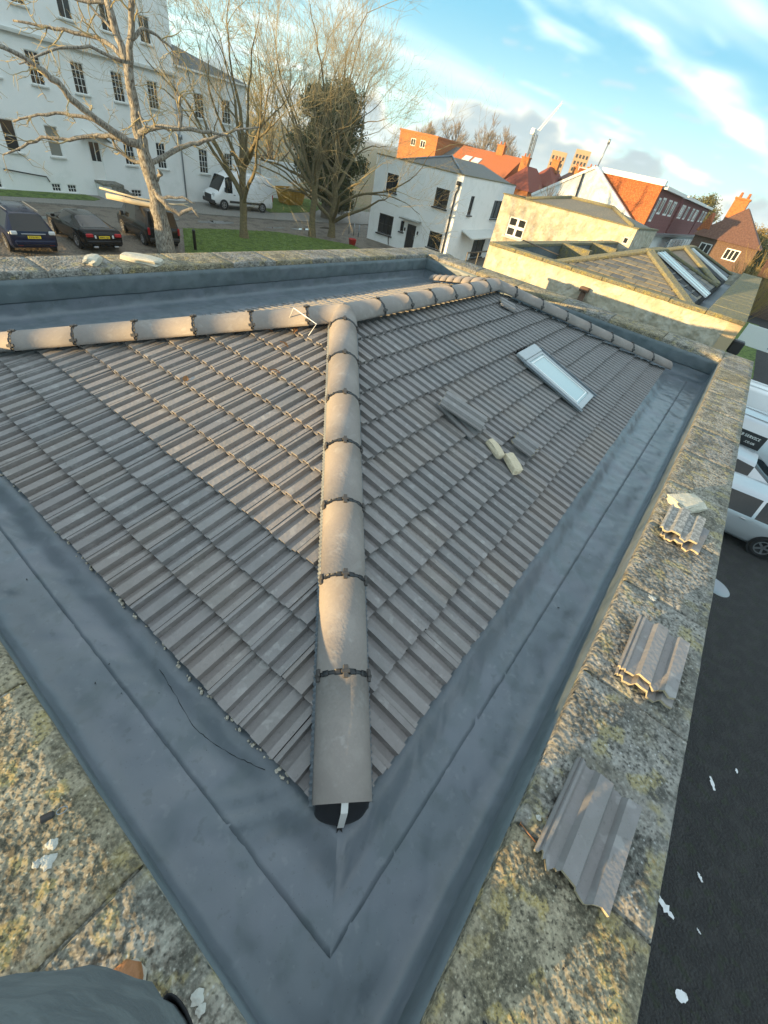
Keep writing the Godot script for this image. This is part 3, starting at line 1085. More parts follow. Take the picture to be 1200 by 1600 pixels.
func roof_window(house: Node) -> void:
	# a narrow fixed roof window: lead flashing, grey frame, pane
	var along := (E2 - E1).normalized()
	var rel := RJ - E1
	var up := (rel - along * rel.dot(along)).normalized()
	var n := along.cross(up)
	var at := P(4.665, -0.178, -0.985)
	var turn := Basis(n, 0.02)
	var xf := Transform3D(turn * Basis(along, n, -up), at + n * 0.02)
	var wd := 0.50
	var hg := 0.78
	var win := S()
	var fw := 0.034
	for q in [[0, fw, 0, hg], [wd - fw, wd, 0, hg], [fw, wd - fw, 0, fw + 0.03], [fw, wd - fw, hg - fw, hg]]:
		cbx(win, Vector3((q[0] + q[1]) * 0.5, 0.022, -(q[2] + q[3]) * 0.5), Vector3(q[1] - q[0], 0.05, q[3] - q[2]), 0.004, xf)
	var f := obj("roof_window", win, M.frame_grey, house)
	f.set_meta("label", "small roof window with grey frame and pale pane set in the right-hand slope")
	var inner := S()
	for q in [[0.055, 0.068, 0.085, hg - 0.055], [wd - 0.068, wd - 0.055, 0.085, hg - 0.055], [0.068, wd - 0.068, 0.085, 0.098], [0.068, wd - 0.068, hg - 0.068, hg - 0.055]]:
		bx(inner, Vector3(q[0], 0.02, -q[3]), Vector3(q[1], 0.044, -q[2]), xf)
	obj("inner_frame", inner, M.white_paint, f)
	var pane := S()
	bx(pane, Vector3(0.035, 0.015, -hg + 0.035), Vector3(wd - 0.035, 0.034, -0.065), xf)
	obj("pane", pane, M.rooflight, f)
	var hood := S()
	cbx(hood, Vector3(wd * 0.5, 0.036, -hg - 0.062), Vector3(wd + 0.02, 0.04, 0.12), 0.006, xf)
	obj("top_cover", hood, M.frame_grey, f)
	var fl := S()
	bx(fl, Vector3(wd + 0.002, 0.03, -hg - 0.05), Vector3(wd + 0.055, 0.043, 0.02), xf)
	bx(fl, Vector3(-0.05, 0.03, -hg - 0.05), Vector3(-0.002, 0.040, 0.02), xf)
	bx(fl, Vector3(wd + 0.038, 0.043, -hg - 0.05), Vector3(wd + 0.055, 0.056, 0.02), xf)
	obj("flashing", fl, M.lead, f)

func eaves_mortar(house: Node) -> void:
	# crumbs of mortar pointing under the first course along the left eaves
	var st := S()
	var d := E4 - E1
	for k in 90:
		var t := 0.06 + 0.94 * pow(rng.randf(), 1.6)
		var p := E1 + d * t + Vector3(rng.randf_range(-0.012, 0.01), -0.03 + rng.randf_range(-0.02, 0.012), 0)
		var s := rng.randf_range(0.006, 0.018)
		cbx(st, Vector3.ZERO, Vector3(s, s * 0.7, s * 1.3), s * 0.2, Transform3D(Basis.from_euler(Vector3(rng.randf() * 3.0, rng.randf() * 3.0, rng.randf() * 3.0)), p + Vector3(0, G, 0)))
	var o := obj("mortar_crumbs", st, M.rubble, house)
	o.set_meta("kind", "stuff")

# ------------------------------------------------------------------ buildings
# front of a wall with real openings: [x0, y0, x1, y1]; reveals run back by depth
func facade(st: SurfaceTool, xf: Transform3D, w: float, h: float, holes: Array, depth := 0.14, y0 := 0.0) -> void:
	var xs := [0.0, w]
	var ys := [y0, h]
	for o in holes:
		xs.append_array([float(o[0]), float(o[2])])
		ys.append_array([float(o[1]), float(o[3])])
	xs.sort()
	ys.sort()
	for i in xs.size() - 1:
		for j in ys.size() - 1:
			if xs[i + 1] - xs[i] < 0.0005 or ys[j + 1] - ys[j] < 0.0005:
				continue
			var c := Vector2((xs[i] + xs[i + 1]) * 0.5, (ys[j] + ys[j + 1]) * 0.5)
			var open := false
			for o in holes:
				if c.x > o[0] and c.x < o[2] and c.y > o[1] and c.y < o[3]:
					open = true
			if not open:
				quad(st, xf * Vector3(xs[i], ys[j], 0), xf * Vector3(xs[i + 1], ys[j], 0), xf * Vector3(xs[i + 1], ys[j + 1], 0), xf * Vector3(xs[i], ys[j + 1], 0))
	for o in holes:
		var a := Vector3(o[0], o[1], 0)
		var b := Vector3(o[2], o[1], 0)
		var c := Vector3(o[2], o[3], 0)
		var d := Vector3(o[0], o[3], 0)
		var k := Vector3(0, 0, -depth)
		for q in [[a, b], [b, c], [c, d], [d, a]]:
			quad(st, xf * (q[0] + k), xf * (q[1] + k), xf * q[1], xf * q[0])

# window in an opening: frame with glazing bars, panes of its own, sill
func window(parent: Node, xf: Transform3D, o: Array, nx: int, ny: int, frame: Material, glass: Material, bar := 0.03, sill: Material = null, back := 0.09, edge := 0.05) -> MeshInstance3D:
	var x0: float = o[0]
	var y0: float = o[1]
	var w: float = o[2] - o[0]
	var h: float = o[3] - o[1]
	var st := S()
	var z := -back
	bx(st, Vector3(x0, y0, z - 0.04), Vector3(x0 + edge, y0 + h, z + 0.03), xf)
	bx(st, Vector3(x0 + w - edge, y0, z - 0.04), Vector3(x0 + w, y0 + h, z + 0.03), xf)
	bx(st, Vector3(x0 + edge, y0, z - 0.04), Vector3(x0 + w - edge, y0 + edge, z + 0.03), xf)
	bx(st, Vector3(x0 + edge, y0 + h - edge, z - 0.04), Vector3(x0 + w - edge, y0 + h, z + 0.03), xf)
	var iw := w - 2.0 * edge
	var ih := h - 2.0 * edge
	for k in range(1, nx):
		var x := x0 + edge + iw * k / nx
		bx(st, Vector3(x - bar * 0.5, y0 + edge, z - 0.03), Vector3(x + bar * 0.5, y0 + h - edge, z + 0.015), xf)
	for k in range(1, ny):
		var y := y0 + edge + ih * k / ny
		bx(st, Vector3(x0 + edge, y - bar * 0.5, z - 0.025), Vector3(x0 + w - edge, y + bar * 0.5, z + 0.012), xf)
	var f := obj("window", st, frame, parent)
	var pm := BoxMesh.new()
	pm.size = Vector3(iw / nx - bar * 0.5, ih / ny - bar * 0.5, 0.012)
	for i in nx:
		for j in ny:
			put("pane", pm, glass, f, xf * Transform3D(Basis.from_euler(Vector3(rng.randf_range(-0.006, 0.006), rng.randf_range(-0.006, 0.006), 0)), Vector3(x0 + edge + iw * (i + 0.5) / nx, y0 + edge + ih * (j + 0.5) / ny, z - 0.028)))
	if sill != null:
		var sl := S()
		cbx(sl, Vector3(x0 + w * 0.5, y0 - 0.05, 0.03), Vector3(w + 0.2, 0.09, 0.22), 0.01, xf)
		obj("sill", sl, sill, f)
	return f

func shell(st: SurfaceTool, pts: Array, h: float, skip: Array, y0 := 0.0) -> void:
	for k in pts.size():
		if k in skip:
			continue
		var a: Vector3 = pts[k]
		var b: Vector3 = pts[(k + 1) % pts.size()]
		quad(st, a + Vector3(0, y0, 0), b + Vector3(0, y0, 0), b + Vector3(0, h, 0), a + Vector3(0, h, 0))

func make_georgian() -> void:
	var t := thing("terrace_building", "tall white stuccoed building with sash windows behind the parked dark cars", "building", Vector3(0, 0, 0))
	var zf := -41.8
	var x0 := -9.0
	var xe := 25.2
	var xf := wall_xf(Vector3(x0, 0, zf), Vector3(0, 0, 1))
	var cols := [12.83, 15.31, 17.85, 20.38, 22.92]
	var holes := []
	var list := []
	for c in [5.2, 7.75, 10.3] + cols:
		list.append([[c - x0, 5.72, c + 0.80 - x0, 7.25], 3, 4, M.glass])
		list.append([[c - x0, 9.12, c + 0.80 - x0, 10.45], 2, 1, M.glass])
	for c in [5.2, 7.75, 10.3, 12.83]:
		list.append([[c - x0, 2.15, c + 0.78 - x0, 3.77], 1, 2, M.glass])
	list.append([[15.31 - x0, 2.15, 16.10 - x0, 3.77], 1, 2, M.glass_pale])
	list.append([[20.38 - x0, 2.15, 21.16 - x0, 3.77], 3, 4, M.glass])
	list.append([[22.95 - x0, 2.15, 23.72 - x0, 3.77], 3, 4, M.glass])
	for q in [[14.81, 15.40], [15.82, 16.42], [20.4, 21.2], [11.2, 11.9]]:
		list.append([[q[0] - x0, 0.14, q[1] - x0, 0.62], 3, 2, M.glass])
	for l in list:
		holes.append(l[0])
	var door := [17.88 - x0, 1.05, 18.68 - x0, 3.30]
	holes.append(door)
	var st := S()
	facade(st, xf, xe - x0, 12.6, holes, 0.14, 0.0)
	var zb := -54.0
	shell(st, [Vector3(x0, 0, zf), Vector3(xe, 0, zf), Vector3(xe, 0, zb), Vector3(x0, 0, zb)], 12.6, [0])
	quad(st, Vector3(x0, 12.6, zf), Vector3(xe, 12.6, zf), Vector3(xe, 12.6, zb), Vector3(x0, 12.6, zb))
	obj("wall", st, M.stucco, t)
	for l in list:
		window(t, xf, l[0], l[1], l[2], M.white_paint, l[3], 0.026, M.trim)
	# cornice and plinth
	var co := S()
	bx(co, Vector3(x0, 7.74, zf + 0.002), Vector3(xe + 0.1, 7.84, zf + 0.10))
	bx(co, Vector3(x0, 7.842, zf + 0.002), Vector3(xe + 0.1, 7.96, zf + 0.24))
	bx(co, Vector3(x0, 7.962, zf + 0.002), Vector3(xe + 0.1, 8.02, zf + 0.16))
	obj("cornice", co, M.trim, t)
	# door, its hood on brackets and the steps up to it
	var ds := S()
	bx(ds, Vector3(door[0], door[1], -0.13), Vector3(door[2], door[3], -0.07), xf)
	var dr := obj("door", ds, M.white_paint, t)
	for q in [[0.08, 0.37], [0.43, 0.72]]:
		var ps := S()
		bx(ps, Vector3(door[0] + q[0], 2.15, -0.071), Vector3(door[0] + q[1], 3.22, -0.060), xf)
		obj("pane", ps, M.glass, dr)
	var hood := S(true)
	var rings := []
	for i in 2:
		var r := []
		for k in 9:
			var a := PI * (0.12 + 0.76 * k / 8.0)
			r.append(Vector3(18.28 - cos(a) * 1.05, 3.25 + sin(a) * 0.42, zf + (0.002 if i == 0 else 0.75)))
		for k in 9:
			var a := PI * (0.88 - 0.76 * k / 8.0)
			r.append(Vector3(18.28 - cos(a) * 0.98, 3.18 + sin(a) * 0.40, zf + (0.002 if i == 0 else 0.75)))
		rings.append(r)
	loft(hood, rings)
	obj("porch_hood", hood, M.trim, t)
	for k in 6:
		var sp := S()
		var y := 1.05 - k * 0.165
		cbx(sp, Vector3(18.5 + k * 0.30, y - 0.08, zf + 0.66), Vector3(1.5 if k == 0 else 0.9, 0.155, 1.3), 0.012)
		obj("step", sp, M.stone2, t)
	var bl := S()
	bx(bl, Vector3(17.8, 0.07, zf + 0.003), Vector3(19.2, 0.86, zf + 1.25))
	obj("step_base", bl, M.trim, t)
	var cp := S(true)
	tube(cp, [Vector3(12.2, 1.2, zf + 0.12), Vector3(13.6, 1.06, zf + 0.12), Vector3(14.6, 0.98, zf + 0.12), Vector3(14.72, 0.7, zf + 0.1)], [0.04, 0.04, 0.04, 0.04], 6)
	obj("waste_pipe", cp, M.black_paint, t)
	var dp := S(true)
	tube(dp, [Vector3(25.05, 0.1, zf + 0.10), Vector3(25.05, 7.6, zf + 0.10)], [0.055, 0.055], 8)
	bx(dp, Vector3(24.93, 4.2, zf + 0.02), Vector3(25.17, 4.5, zf + 0.22))
	obj("drainpipe", dp, M.steel, t)
	# lower wing
	var wg := thing("wing_building", "white two storey wing with slate roof behind the white van", "building", Vector3(0, 0, 0))
	var wxf := wall_xf(Vector3(xe + 0.01, 0, zf - 0.06), Vector3(0, 0, 1))
	var wl := []
	for c in [26.70, 29.22]:
		wl.append([[c - xe, 5.72, c + 0.90 - xe, 7.23], 3, 4])
		wl.append([[c - xe, 2.15, c + 0.85 - xe, 3.77], 3, 4])
	var wh := []
	for l in wl:
		wh.append(l[0])
	var ws := S()
	facade(ws, wxf, 6.5, 8.5, wh)
	var zq := zf - 0.06
	shell(ws, [Vector3(xe + 0.01, 0, zq), Vector3(31.7, 0, zq), Vector3(31.7, 0, zb), Vector3(xe + 0.01, 0, zb)], 8.5, [0])
	obj("wall", ws, M.stucco, wg)
	for l in wl:
		window(wg, wxf, l[0], l[1], l[2], M.white_paint, M.glass, 0.026, M.trim)
	var rf := S()
	var a := Vector3(xe + 0.02, 8.5, zq + 0.2)
	var b := Vector3(31.9, 8.5, zq + 0.2)
	var c := Vector3(31.9, 8.5, zb)
	var d := Vector3(xe + 0.02, 8.5, zb)
	var e := Vector3(xe + 0.02, 10.0, -46.8)
	var f := Vector3(27.2, 10.0, -46.8)
	quad(rf, a, b, f, e)
	tri(rf, b, c, f)
	quad(rf, c, d, e, f)
	obj("roof", rf, M.slate[1], wg)
	var gt := S()
	bx(gt, Vector3(xe + 0.02, 8.38, zq + 0.12), Vector3(31.9, 8.498, zq + 0.26))
	obj("gutter", gt, M.white_paint, wg)
	# pale garden wall right of the wing
	var gw := thing("garden_wall", "pale rendered garden wall between white wing and dark evergreen", "wall", Vector3(31.75, 0, -47.0))
	var gs := S()
	bx(gs, Vector3(0, 0, 0), Vector3(11.0, 3.4, 0.3))
	obj("wall", gs, M.stucco, gw)
	var gp := S(true)
	tube(gp, [Vector3(5.2, 0.1, 0.38), Vector3(5.2, 3.3, 0.38)], [0.06, 0.06], 6)
	obj("pipe", gp, M.steel, gw)

func make_white_house() -> void:
	var t := thing("white_house", "white two storey house with black windows and a black front door", "house", Vector3.ZERO)
	var A := Vector3(36.15, 0, -30.14)
	var B := Vector3(36.96, 0, -21.76)
	var u := (B - A).normalized()
	var out := Vector3(-u.z, 0, u.x)
	out = u.cross(Vector3.UP)
	out = Vector3(-u.z, 0, u.x) if Vector3(-u.z, 0, u.x).x < 0 else Vector3(u.z, 0, -u.x)
	var w := (B - A).length()
	var h := 6.16
	var xf := wall_xf(A, out)
	var wins := [[[1.30, 3.90, 2.44, 5.13], 2, 1], [[6.22, 3.77, 7.50, 5.04], 2, 2], [[1.05, 0.74, 2.60, 2.23], 3, 2], [[3.42, 1.34, 3.78, 2.14], 1, 1], [[6.44, 0.85, 7.70, 2.05], 3, 2]]
	var door := [4.12, 0.10, 5.05, 2.06]
	var holes := [door]
	for q in wins:
		holes.append(q[0])
	var st := S()
	facade(st, xf, w, h, holes, 0.16)
	# the side facing the yard
	var xs := wall_xf(B, u)
	var lw := 12.6
	var swins := [[[2.4, 3.6, 3.2, 4.95], 2, 1], [[8.0, 3.4, 10.2, 4.82], 2, 1], [[5.6, 0.15, 8.6, 1.95], 2, 1]]
	var sh := []
	for q in swins:
		sh.append(q[0])
	facade(st, xs, lw, h, sh, 0.16)
	var C := B - out * lw
	var D := A - out * lw
	shell(st, [B, C, D, A], h, [0, 3])
	obj("wall", st, M.render_white, t)
	for q in wins:
		window(t, xf, q[0], q[1], q[2], M.black_paint, M.glass, 0.05, M.black_paint)
	for q in swins:
		window(t, xs, q[0], q[1], q[2], M.black_paint, M.glass, 0.05, M.black_paint)
	var ds := S()
	bx(ds, Vector3(door[0], door[1], -0.14), Vector3(door[2], door[3], -0.08), xf)
	for k in 4:
		bx(ds, Vector3(door[0] + 0.10 + k * 0.2, 0.3, -0.081), Vector3(door[0] + 0.22 + k * 0.2, 1.9, -0.066), xf)
	var dr := obj("door", ds, M.black_paint, t)
	var hs := S()
	bx(hs, Vector3(door[0] + 0.80, 1.0, -0.08), Vector3(door[0] + 0.84, 1.3, -0.03), xf)
	obj("handle", hs, M.steel, dr)
	var cn := S()
	bx(cn, Vector3(3.55, 2.36, 0.002), Vector3(5.45, 2.44, 0.75), xf)
	obj("door_canopy", cn, M.glass_pale, t)
	for x in [3.95, 5.3]:
		var lm := S()
		cbx(lm, Vector3(x, 1.6, 0.06), Vector3(0.10, 0.24, 0.11), 0.01, xf)
		obj("wall_lantern", lm, M.black_paint, t)
	var bk := S(true)
	tube(bk, [xf * Vector3(2.35, 0.72, 0.02), xf * Vector3(2.42, 0.35, 0.03), xf * Vector3(2.5, 0.05, 0.03)], [0.05, 0.04, 0.04], 6)
	obj("waste_pipe", bk, M.black_paint, t)
	var dp := S(true)
	var c0 := xf * Vector3(w - 0.35, 0, 0.10)
	tube(dp, [c0 + Vector3(0, 0.1, 0), c0 + Vector3(0, 4.95, 0), c0 + Vector3(0, 5.2, 0) + u * 0.12, c0 + Vector3(0, 5.6, 0) + u * 0.14], [0.06, 0.06, 0.06, 0.06], 8)
	bx(dp, Vector3(w - 0.42, 5.5, 0.02), Vector3(w - 0.10, 5.75, 0.22), xf)
	obj("drainpipe", dp, M.black_paint, t)
	# parapet coping and low slate roof behind it
	var pc := S()
	bx(pc, Vector3(-0.06, h, -0.3), Vector3(w + 0.06, h + 0.07, 0.06), xf)
	bx(pc, Vector3(0.30, h + 0.001, -0.3), Vector3(lw, h + 0.071, 0.06), xs)
	obj("coping", pc, M.moss, t)
	var rf := S()
	var ra := xf * Vector3(2.2, h + 0.02, -0.5)
	var rb := xf * Vector3(w - 0.4, h + 0.02, -0.5)
	var rc := xf * Vector3(w - 0.4, h + 0.02, -lw)
	var rd := xf * Vector3(2.2, h + 0.02, -lw)
	var re := xf * Vector3(5.2, h + 0.95, -3.6)
	var rg := xf * Vector3(5.2, h + 0.95, -lw + 2.0)
	tri(rf, ra, rb, re)
	quad(rf, rb, rc, rg, re)
	quad(rf, rd, ra, re, rg)
	quad(rf, xf * Vector3(0, h, -0.31), xf * Vector3(w, h, -0.31), xf * Vector3(w, h, -lw), xf * Vector3(0, h, -lw))
	var rr := obj("roof", rf, M.slate[0], t)
	var hp := S(true)
	tube(hp, [ra + Vector3(0, 0.03, 0), re + Vector3(0, 0.05, 0)], [0.08, 0.08], 6)
	tube(hp, [rb + Vector3(0, 0.03, 0), re + Vector3(0, 0.05, 0)], [0.08, 0.08], 6)
	obj("hip_roll", hp, M.lead, rr)
	# lean-to canopy and railing on the side
	var sc := S()
	var cx := [Vector3(2.2, 2.10, 1.15), Vector3(9.8, 2.10, 1.15), Vector3(9.8, 2.5, 0.002), Vector3(2.2, 2.5, 0.002)]
	for s in [0.0, -0.1]:
		quad(sc, xs * (cx[0] + Vector3(0, s, 0)), xs * (cx[1] + Vector3(0, s, 0)), xs * (cx[2] + Vector3(0, s, 0)), xs * (cx[3] + Vector3(0, s, 0)))
	quad(sc, xs * (cx[0] - Vector3(0, 0.1, 0)), xs * (cx[1] - Vector3(0, 0.1, 0)), xs * cx[1], xs * cx[0])
	quad(sc, xs * (cx[3] - Vector3(0, 0.1, 0)), xs * (cx[0] - Vector3(0, 0.1, 0)), xs * cx[0], xs * cx[3])
	obj("side_canopy", sc, M.trim, t)
	var rl := thing("railing", "dark steel railing beside the white house", "railing", Vector3(36.6, 0, -19.5), 0.05)
	var rs := S()
	bx(rs, Vector3(0, 1.35, -0.04), Vector3(9.0, 1.45, 0.04))
	obj("top_rail", rs, M.black_paint, rl)
	for k in 5:
		var ps := S()
		bx(ps, Vector3(k * 2.2, 0, -0.035), Vector3(k * 2.2 + 0.07, 1.35, 0.035))
		obj("post", ps, M.black_paint, rl)

# slates or tiles laid in bond on a flat slope: o bottom left, across, up; inside() says which show
func slates(parent: Node, o: Vector3, along: Vector3, up: Vector3, len: float, hgt: float, kl: float, kr: float, sw: float, sg: float, mats: Array) -> void:
	var n := along.cross(up)
	var basis := Basis(along, n, -up)
	for r in int(ceil(hgt / sg)):
		var b0 := r * sg
		var off := 0.0 if r % 2 == 0 else -sw * 0.5
		for q in int(len / sw) + 2:
			var a0: float = max(off + q * sw, b0 * kl)
			var a1: float = min(off + (q + 1) * sw - 0.014, len - b0 * kr)
			if a1 - a0 < 0.04:
				continue
			var b1: float = min(b0 + sg + 0.04, hgt)
			var st := S()
			var t0: float = max(a0, b1 * kl)
			var t1: float = min(a1, len - b1 * kr)
			if t1 < t0:
				t0 = clamp((a0 + a1) * 0.5, a0, a1)
				t1 = t0
			var p := [Vector3(a0, 0.026, -b0), Vector3(a1, 0.026, -b0), Vector3(t1, 0.002, -b1), Vector3(t0, 0.002, -b1)]
			quad(st, p[0], p[1], p[2], p[3])
			var dn := Vector3(0, -0.020, 0)
			quad(st, p[0] + dn, p[1] + dn, p[1], p[0])
			quad(st, p[1] + dn, p[2] + dn, p[2], p[1])
			quad(st, p[3] + dn, p[0] + dn, p[0], p[3])
			put("slate", fin(st), mats[rng.randi() % mats.size()], parent, Transform3D(basis, o + n * rng.randf_range(0.0, 0.004)))

func make_neighbour() -> void:
	var t := thing("parapet_neighbour", "low cream rendered building with mossy copings around slate hips and rooflights", "building", Vector3.ZERO)
	var x0 := 13.35
	var x1 := 30.0
	var z0 := -6.62
	var z1 := 0.10
	var H := 5.32
	var w := S()
	shell(w, [Vector3(x0, 0, z1), Vector3(x1, 0, z1), Vector3(x1, 0, z0), Vector3(x0, 0, z0)], H - 0.08, [])
	obj("wall", w, M.cream, t)
	var q := S()
	bx(q, Vector3(x0 - 0.03, 0, z1 - 0.25), Vector3(x0 + 0.22, H - 0.085, z1 + 0.03))
	obj("quoin", q, M.quoin, t)
	# copings in stones
	var cw := 0.42
	var run := [[Vector3(x0 - 0.05, 0, z1 + 0.05), Vector3(x0 - 0.05, 0, z0 - 0.05), Vector3(1, 0, 0), 0.9], [Vector3(x0 + cw, 0, z0 - 0.05), Vector3(x1, 0, z0 - 0.05), Vector3(0, 0, 1), 1.0], [Vector3(x0 + cw, 0, z1 + 0.05), Vector3(x1, 0, z1 + 0.05), Vector3(0, 0, -1), 1.0]]
	for r in run:
		var d: Vector3 = (r[1] - r[0]).normalized()
		var len: float = (r[1] - r[0]).length()
		var n := int(ceil(len / r[3]))
		var wd: float = cw if r[2].x != 0.0 else (0.36 if r[2].z > 0 else 0.85)
		for k in n:
			var a: Vector3 = r[0] + d * (k * len / n + 0.006)
			var b: Vector3 = r[0] + d * ((k + 1) * len / n - 0.006) + r[2] * wd
			var st := S()
			cbx(st, (a + b) * 0.5 + Vector3(0, H - 0.04 + rng.randf_range(-0.006, 0.006), 0), Vector3(abs(b.x - a.x), 0.09, abs(b.z - a.z)), 0.012)
			obj("coping_stone", st, M.moss, t)
	# roof floor and upstands inside the parapet
	var fl := S()
	quad(fl, Vector3(x0 + 0.3, H - 0.62, z1 - 0.8), Vector3(x1, H - 0.62, z1 - 0.8), Vector3(x1, H - 0.62, z0 + 0.3), Vector3(x0 + 0.3, H - 0.62, z0 + 0.3))
	obj("roof_floor", fl, M.lead, t)
	var us := S()
	bx(us, Vector3(x0 + 0.3, H - 0.7, z0 + 0.1), Vector3(x0 + 0.36, H - 0.086, z1 - 0.2))
	bx(us, Vector3(x0 + 0.36, H - 0.7, z0 + 0.2), Vector3(x1, H - 0.087, z0 + 0.29))
	bx(us, Vector3(x0 + 0.36, H - 0.7, z1 - 0.79), Vector3(x1, H - 0.087, z1 - 0.70))
	obj("upstand", us, M.flap, t)
	# two hipped slate roofs one behind the other
	for k in 2:
		var ox := 13.80 + k * 7.4
		var ex := ox + 6.6
		var za := -4.78
		var zb := -1.12
		var zm := (za + zb) * 0.5
		var yb := H - 0.10
		var yr := H + 0.60
		var A := Vector3(ox, yb, za)
		var B := Vector3(ox, yb, zb)
		var C := Vector3(ex, yb, zb)
		var D := Vector3(ex, yb, za)
		var R0 := Vector3(ox + 2.1, yr, zm)
		var R1 := Vector3(ex - 2.1, yr, zm)
		var rb := S()
		tri(rb, A, B, R0)
		quad(rb, B, C, R1, R0)
		tri(rb, C, D, R1)
		quad(rb, D, A, R0, R1)
		for e in [[A, B], [B, C], [C, D], [D, A]]:
			quad(rb, e[0] - Vector3(0, 0.35, 0), e[1] - Vector3(0, 0.35, 0), e[1], e[0])
		var part := obj("slate_roof", rb, M.slate[1], t)
		if k == 0:
			var up := (R0 - (A + B) * 0.5).normalized()
			slates(part, A + up.cross(Vector3(0, 0, -1)) * 0.0 + Vector3(-0.004, 0.004, 0), Vector3(0, 0, 1), up, zb - za, (R0 - (A + B) * 0.5).length(), 0.5 * (zb - za) / (R0 - (A + B) * 0.5).length(), 0.5 * (zb - za) / (R0 - (A + B) * 0.5).length(), 0.34, 0.23, M.slate)
			var up2 := (R0 - Vector3(R0.x, yb, zb)).normalized()
			var sl2 := (R0 - Vector3(R0.x, yb, zb)).length()
			slates(part, B + Vector3(0, 0.004, 0.004), Vector3(1, 0, 0), up2, ex - ox, sl2, 2.1 / sl2, 2.1 / sl2, 0.36, 0.25, M.slate)
		# mossy hip and ridge copings
		for e in [[A, R0], [B, R0], [R0, R1], [C, R1], [D, R1]]:
			var hp := S()
			var d: Vector3 = (e[1] - e[0]).normalized()
			var len: float = (e[1] - e[0]).length()
			var side := d.cross(Vector3.UP).normalized()
			cbx(hp, Vector3(0, 0.035, 0), Vector3(0.27, 0.09, len), 0.02, Transform3D(Basis(side, side.cross(d), -d), (e[0] + e[1]) * 0.5))
			obj("hip_coping", hp, M.moss, part)
		# glazed strip down the slope facing the yard
		var s0 := Vector3(ox + 2.5, yb, zb)
		var upg := Vector3(0, yr - yb, zm - zb)
		var gl := upg.length()
		upg = upg.normalized()
		var ng := Vector3(1, 0, 0).cross(upg)
		var gx := Transform3D(Basis(Vector3(1, 0, 0), ng, -upg), s0 + ng * 0.06)
		var fr := S()
		var gw := 1.05 if k == 0 else 0.5
		for xx in [0.0, gw * 0.5, gw]:
			bx(fr, Vector3(xx - 0.02, 0.0, -gl + 0.15), Vector3(xx + 0.02, 0.05, 0.10), gx)
		var rl := obj("rooflight", fr, M.white_paint, t)
		for xx in 2:
			var pn := S()
			bx(pn, Vector3(xx * gw * 0.5 + 0.022, 0.012, -gl + 0.16), Vector3((xx + 1) * gw * 0.5 - 0.022, 0.035, 0.09), gx)
			obj("pane", pn, M.rooflight, rl)
		var ln := S()
		bx(ln, Vector3(-0.75, -0.055, -gl + 0.35), Vector3(-0.03, -0.03, 0.02), gx)
		obj("open_valley", ln, M.felt, rl)
	# cross wall in the trough
	for x in [18.6, 22.4]:
		var cwl := S()
		bx(cwl, Vector3(x, H - 0.6, z0 + 0.30), Vector3(x + 0.35, H + 0.02, -5.25))
		obj("cross_coping", cwl, M.moss, t)
	var bar := S(true)
	tube(bar, [Vector3(x0 + 2.0, H + 0.06, z0 + 0.1), Vector3(x0 + 1.3, H + 0.04, z0 + 1.6)], [0.02, 0.02], 5)
	obj("pipe", bar, M.black_paint, t)
	# stub of downpipe on the cream wall
	var sp := S(true)
	tube(sp, [Vector3(x0 - 0.10, 4.2, -3.55), Vector3(x0 - 0.10, 4.92, -3.55)], [0.075, 0.075], 8)
	bx(sp, Vector3(x0 - 0.21, 4.9, -3.66), Vector3(x0 - 0.002, 5.0, -3.44))
	obj("downpipe", sp, M.brick_dark, t)
	# rubbish dropped in the trough
	for k in 16:
		var lt := S()
		var s := rng.randf_range(0.10, 0.3)
		var e := Transform3D(Basis.from_euler(Vector3(rng.randf_range(-0.4, 0.4), rng.randf() * 6.0, rng.randf_range(-0.4, 0.4))), Vector3(rng.randf_range(15.3, 17.6), H - 0.60 + s * 0.25, rng.randf_range(-0.93, -0.76) if k % 2 == 0 else rng.randf_range(-1.0, -0.8)))
		cbx(lt, Vector3.ZERO, Vector3(s, s * 0.25, s * 0.7), s * 0.05, e)
		var o := obj("rubble_piece", lt, [M.rubble, M.litter, M.slate[0]][k % 3])
		tag(o, "scrap of rubbish lying in the neighbour's roof trough by the pale rooflight", "rubbish", "scraps in the neighbour's roof trough")

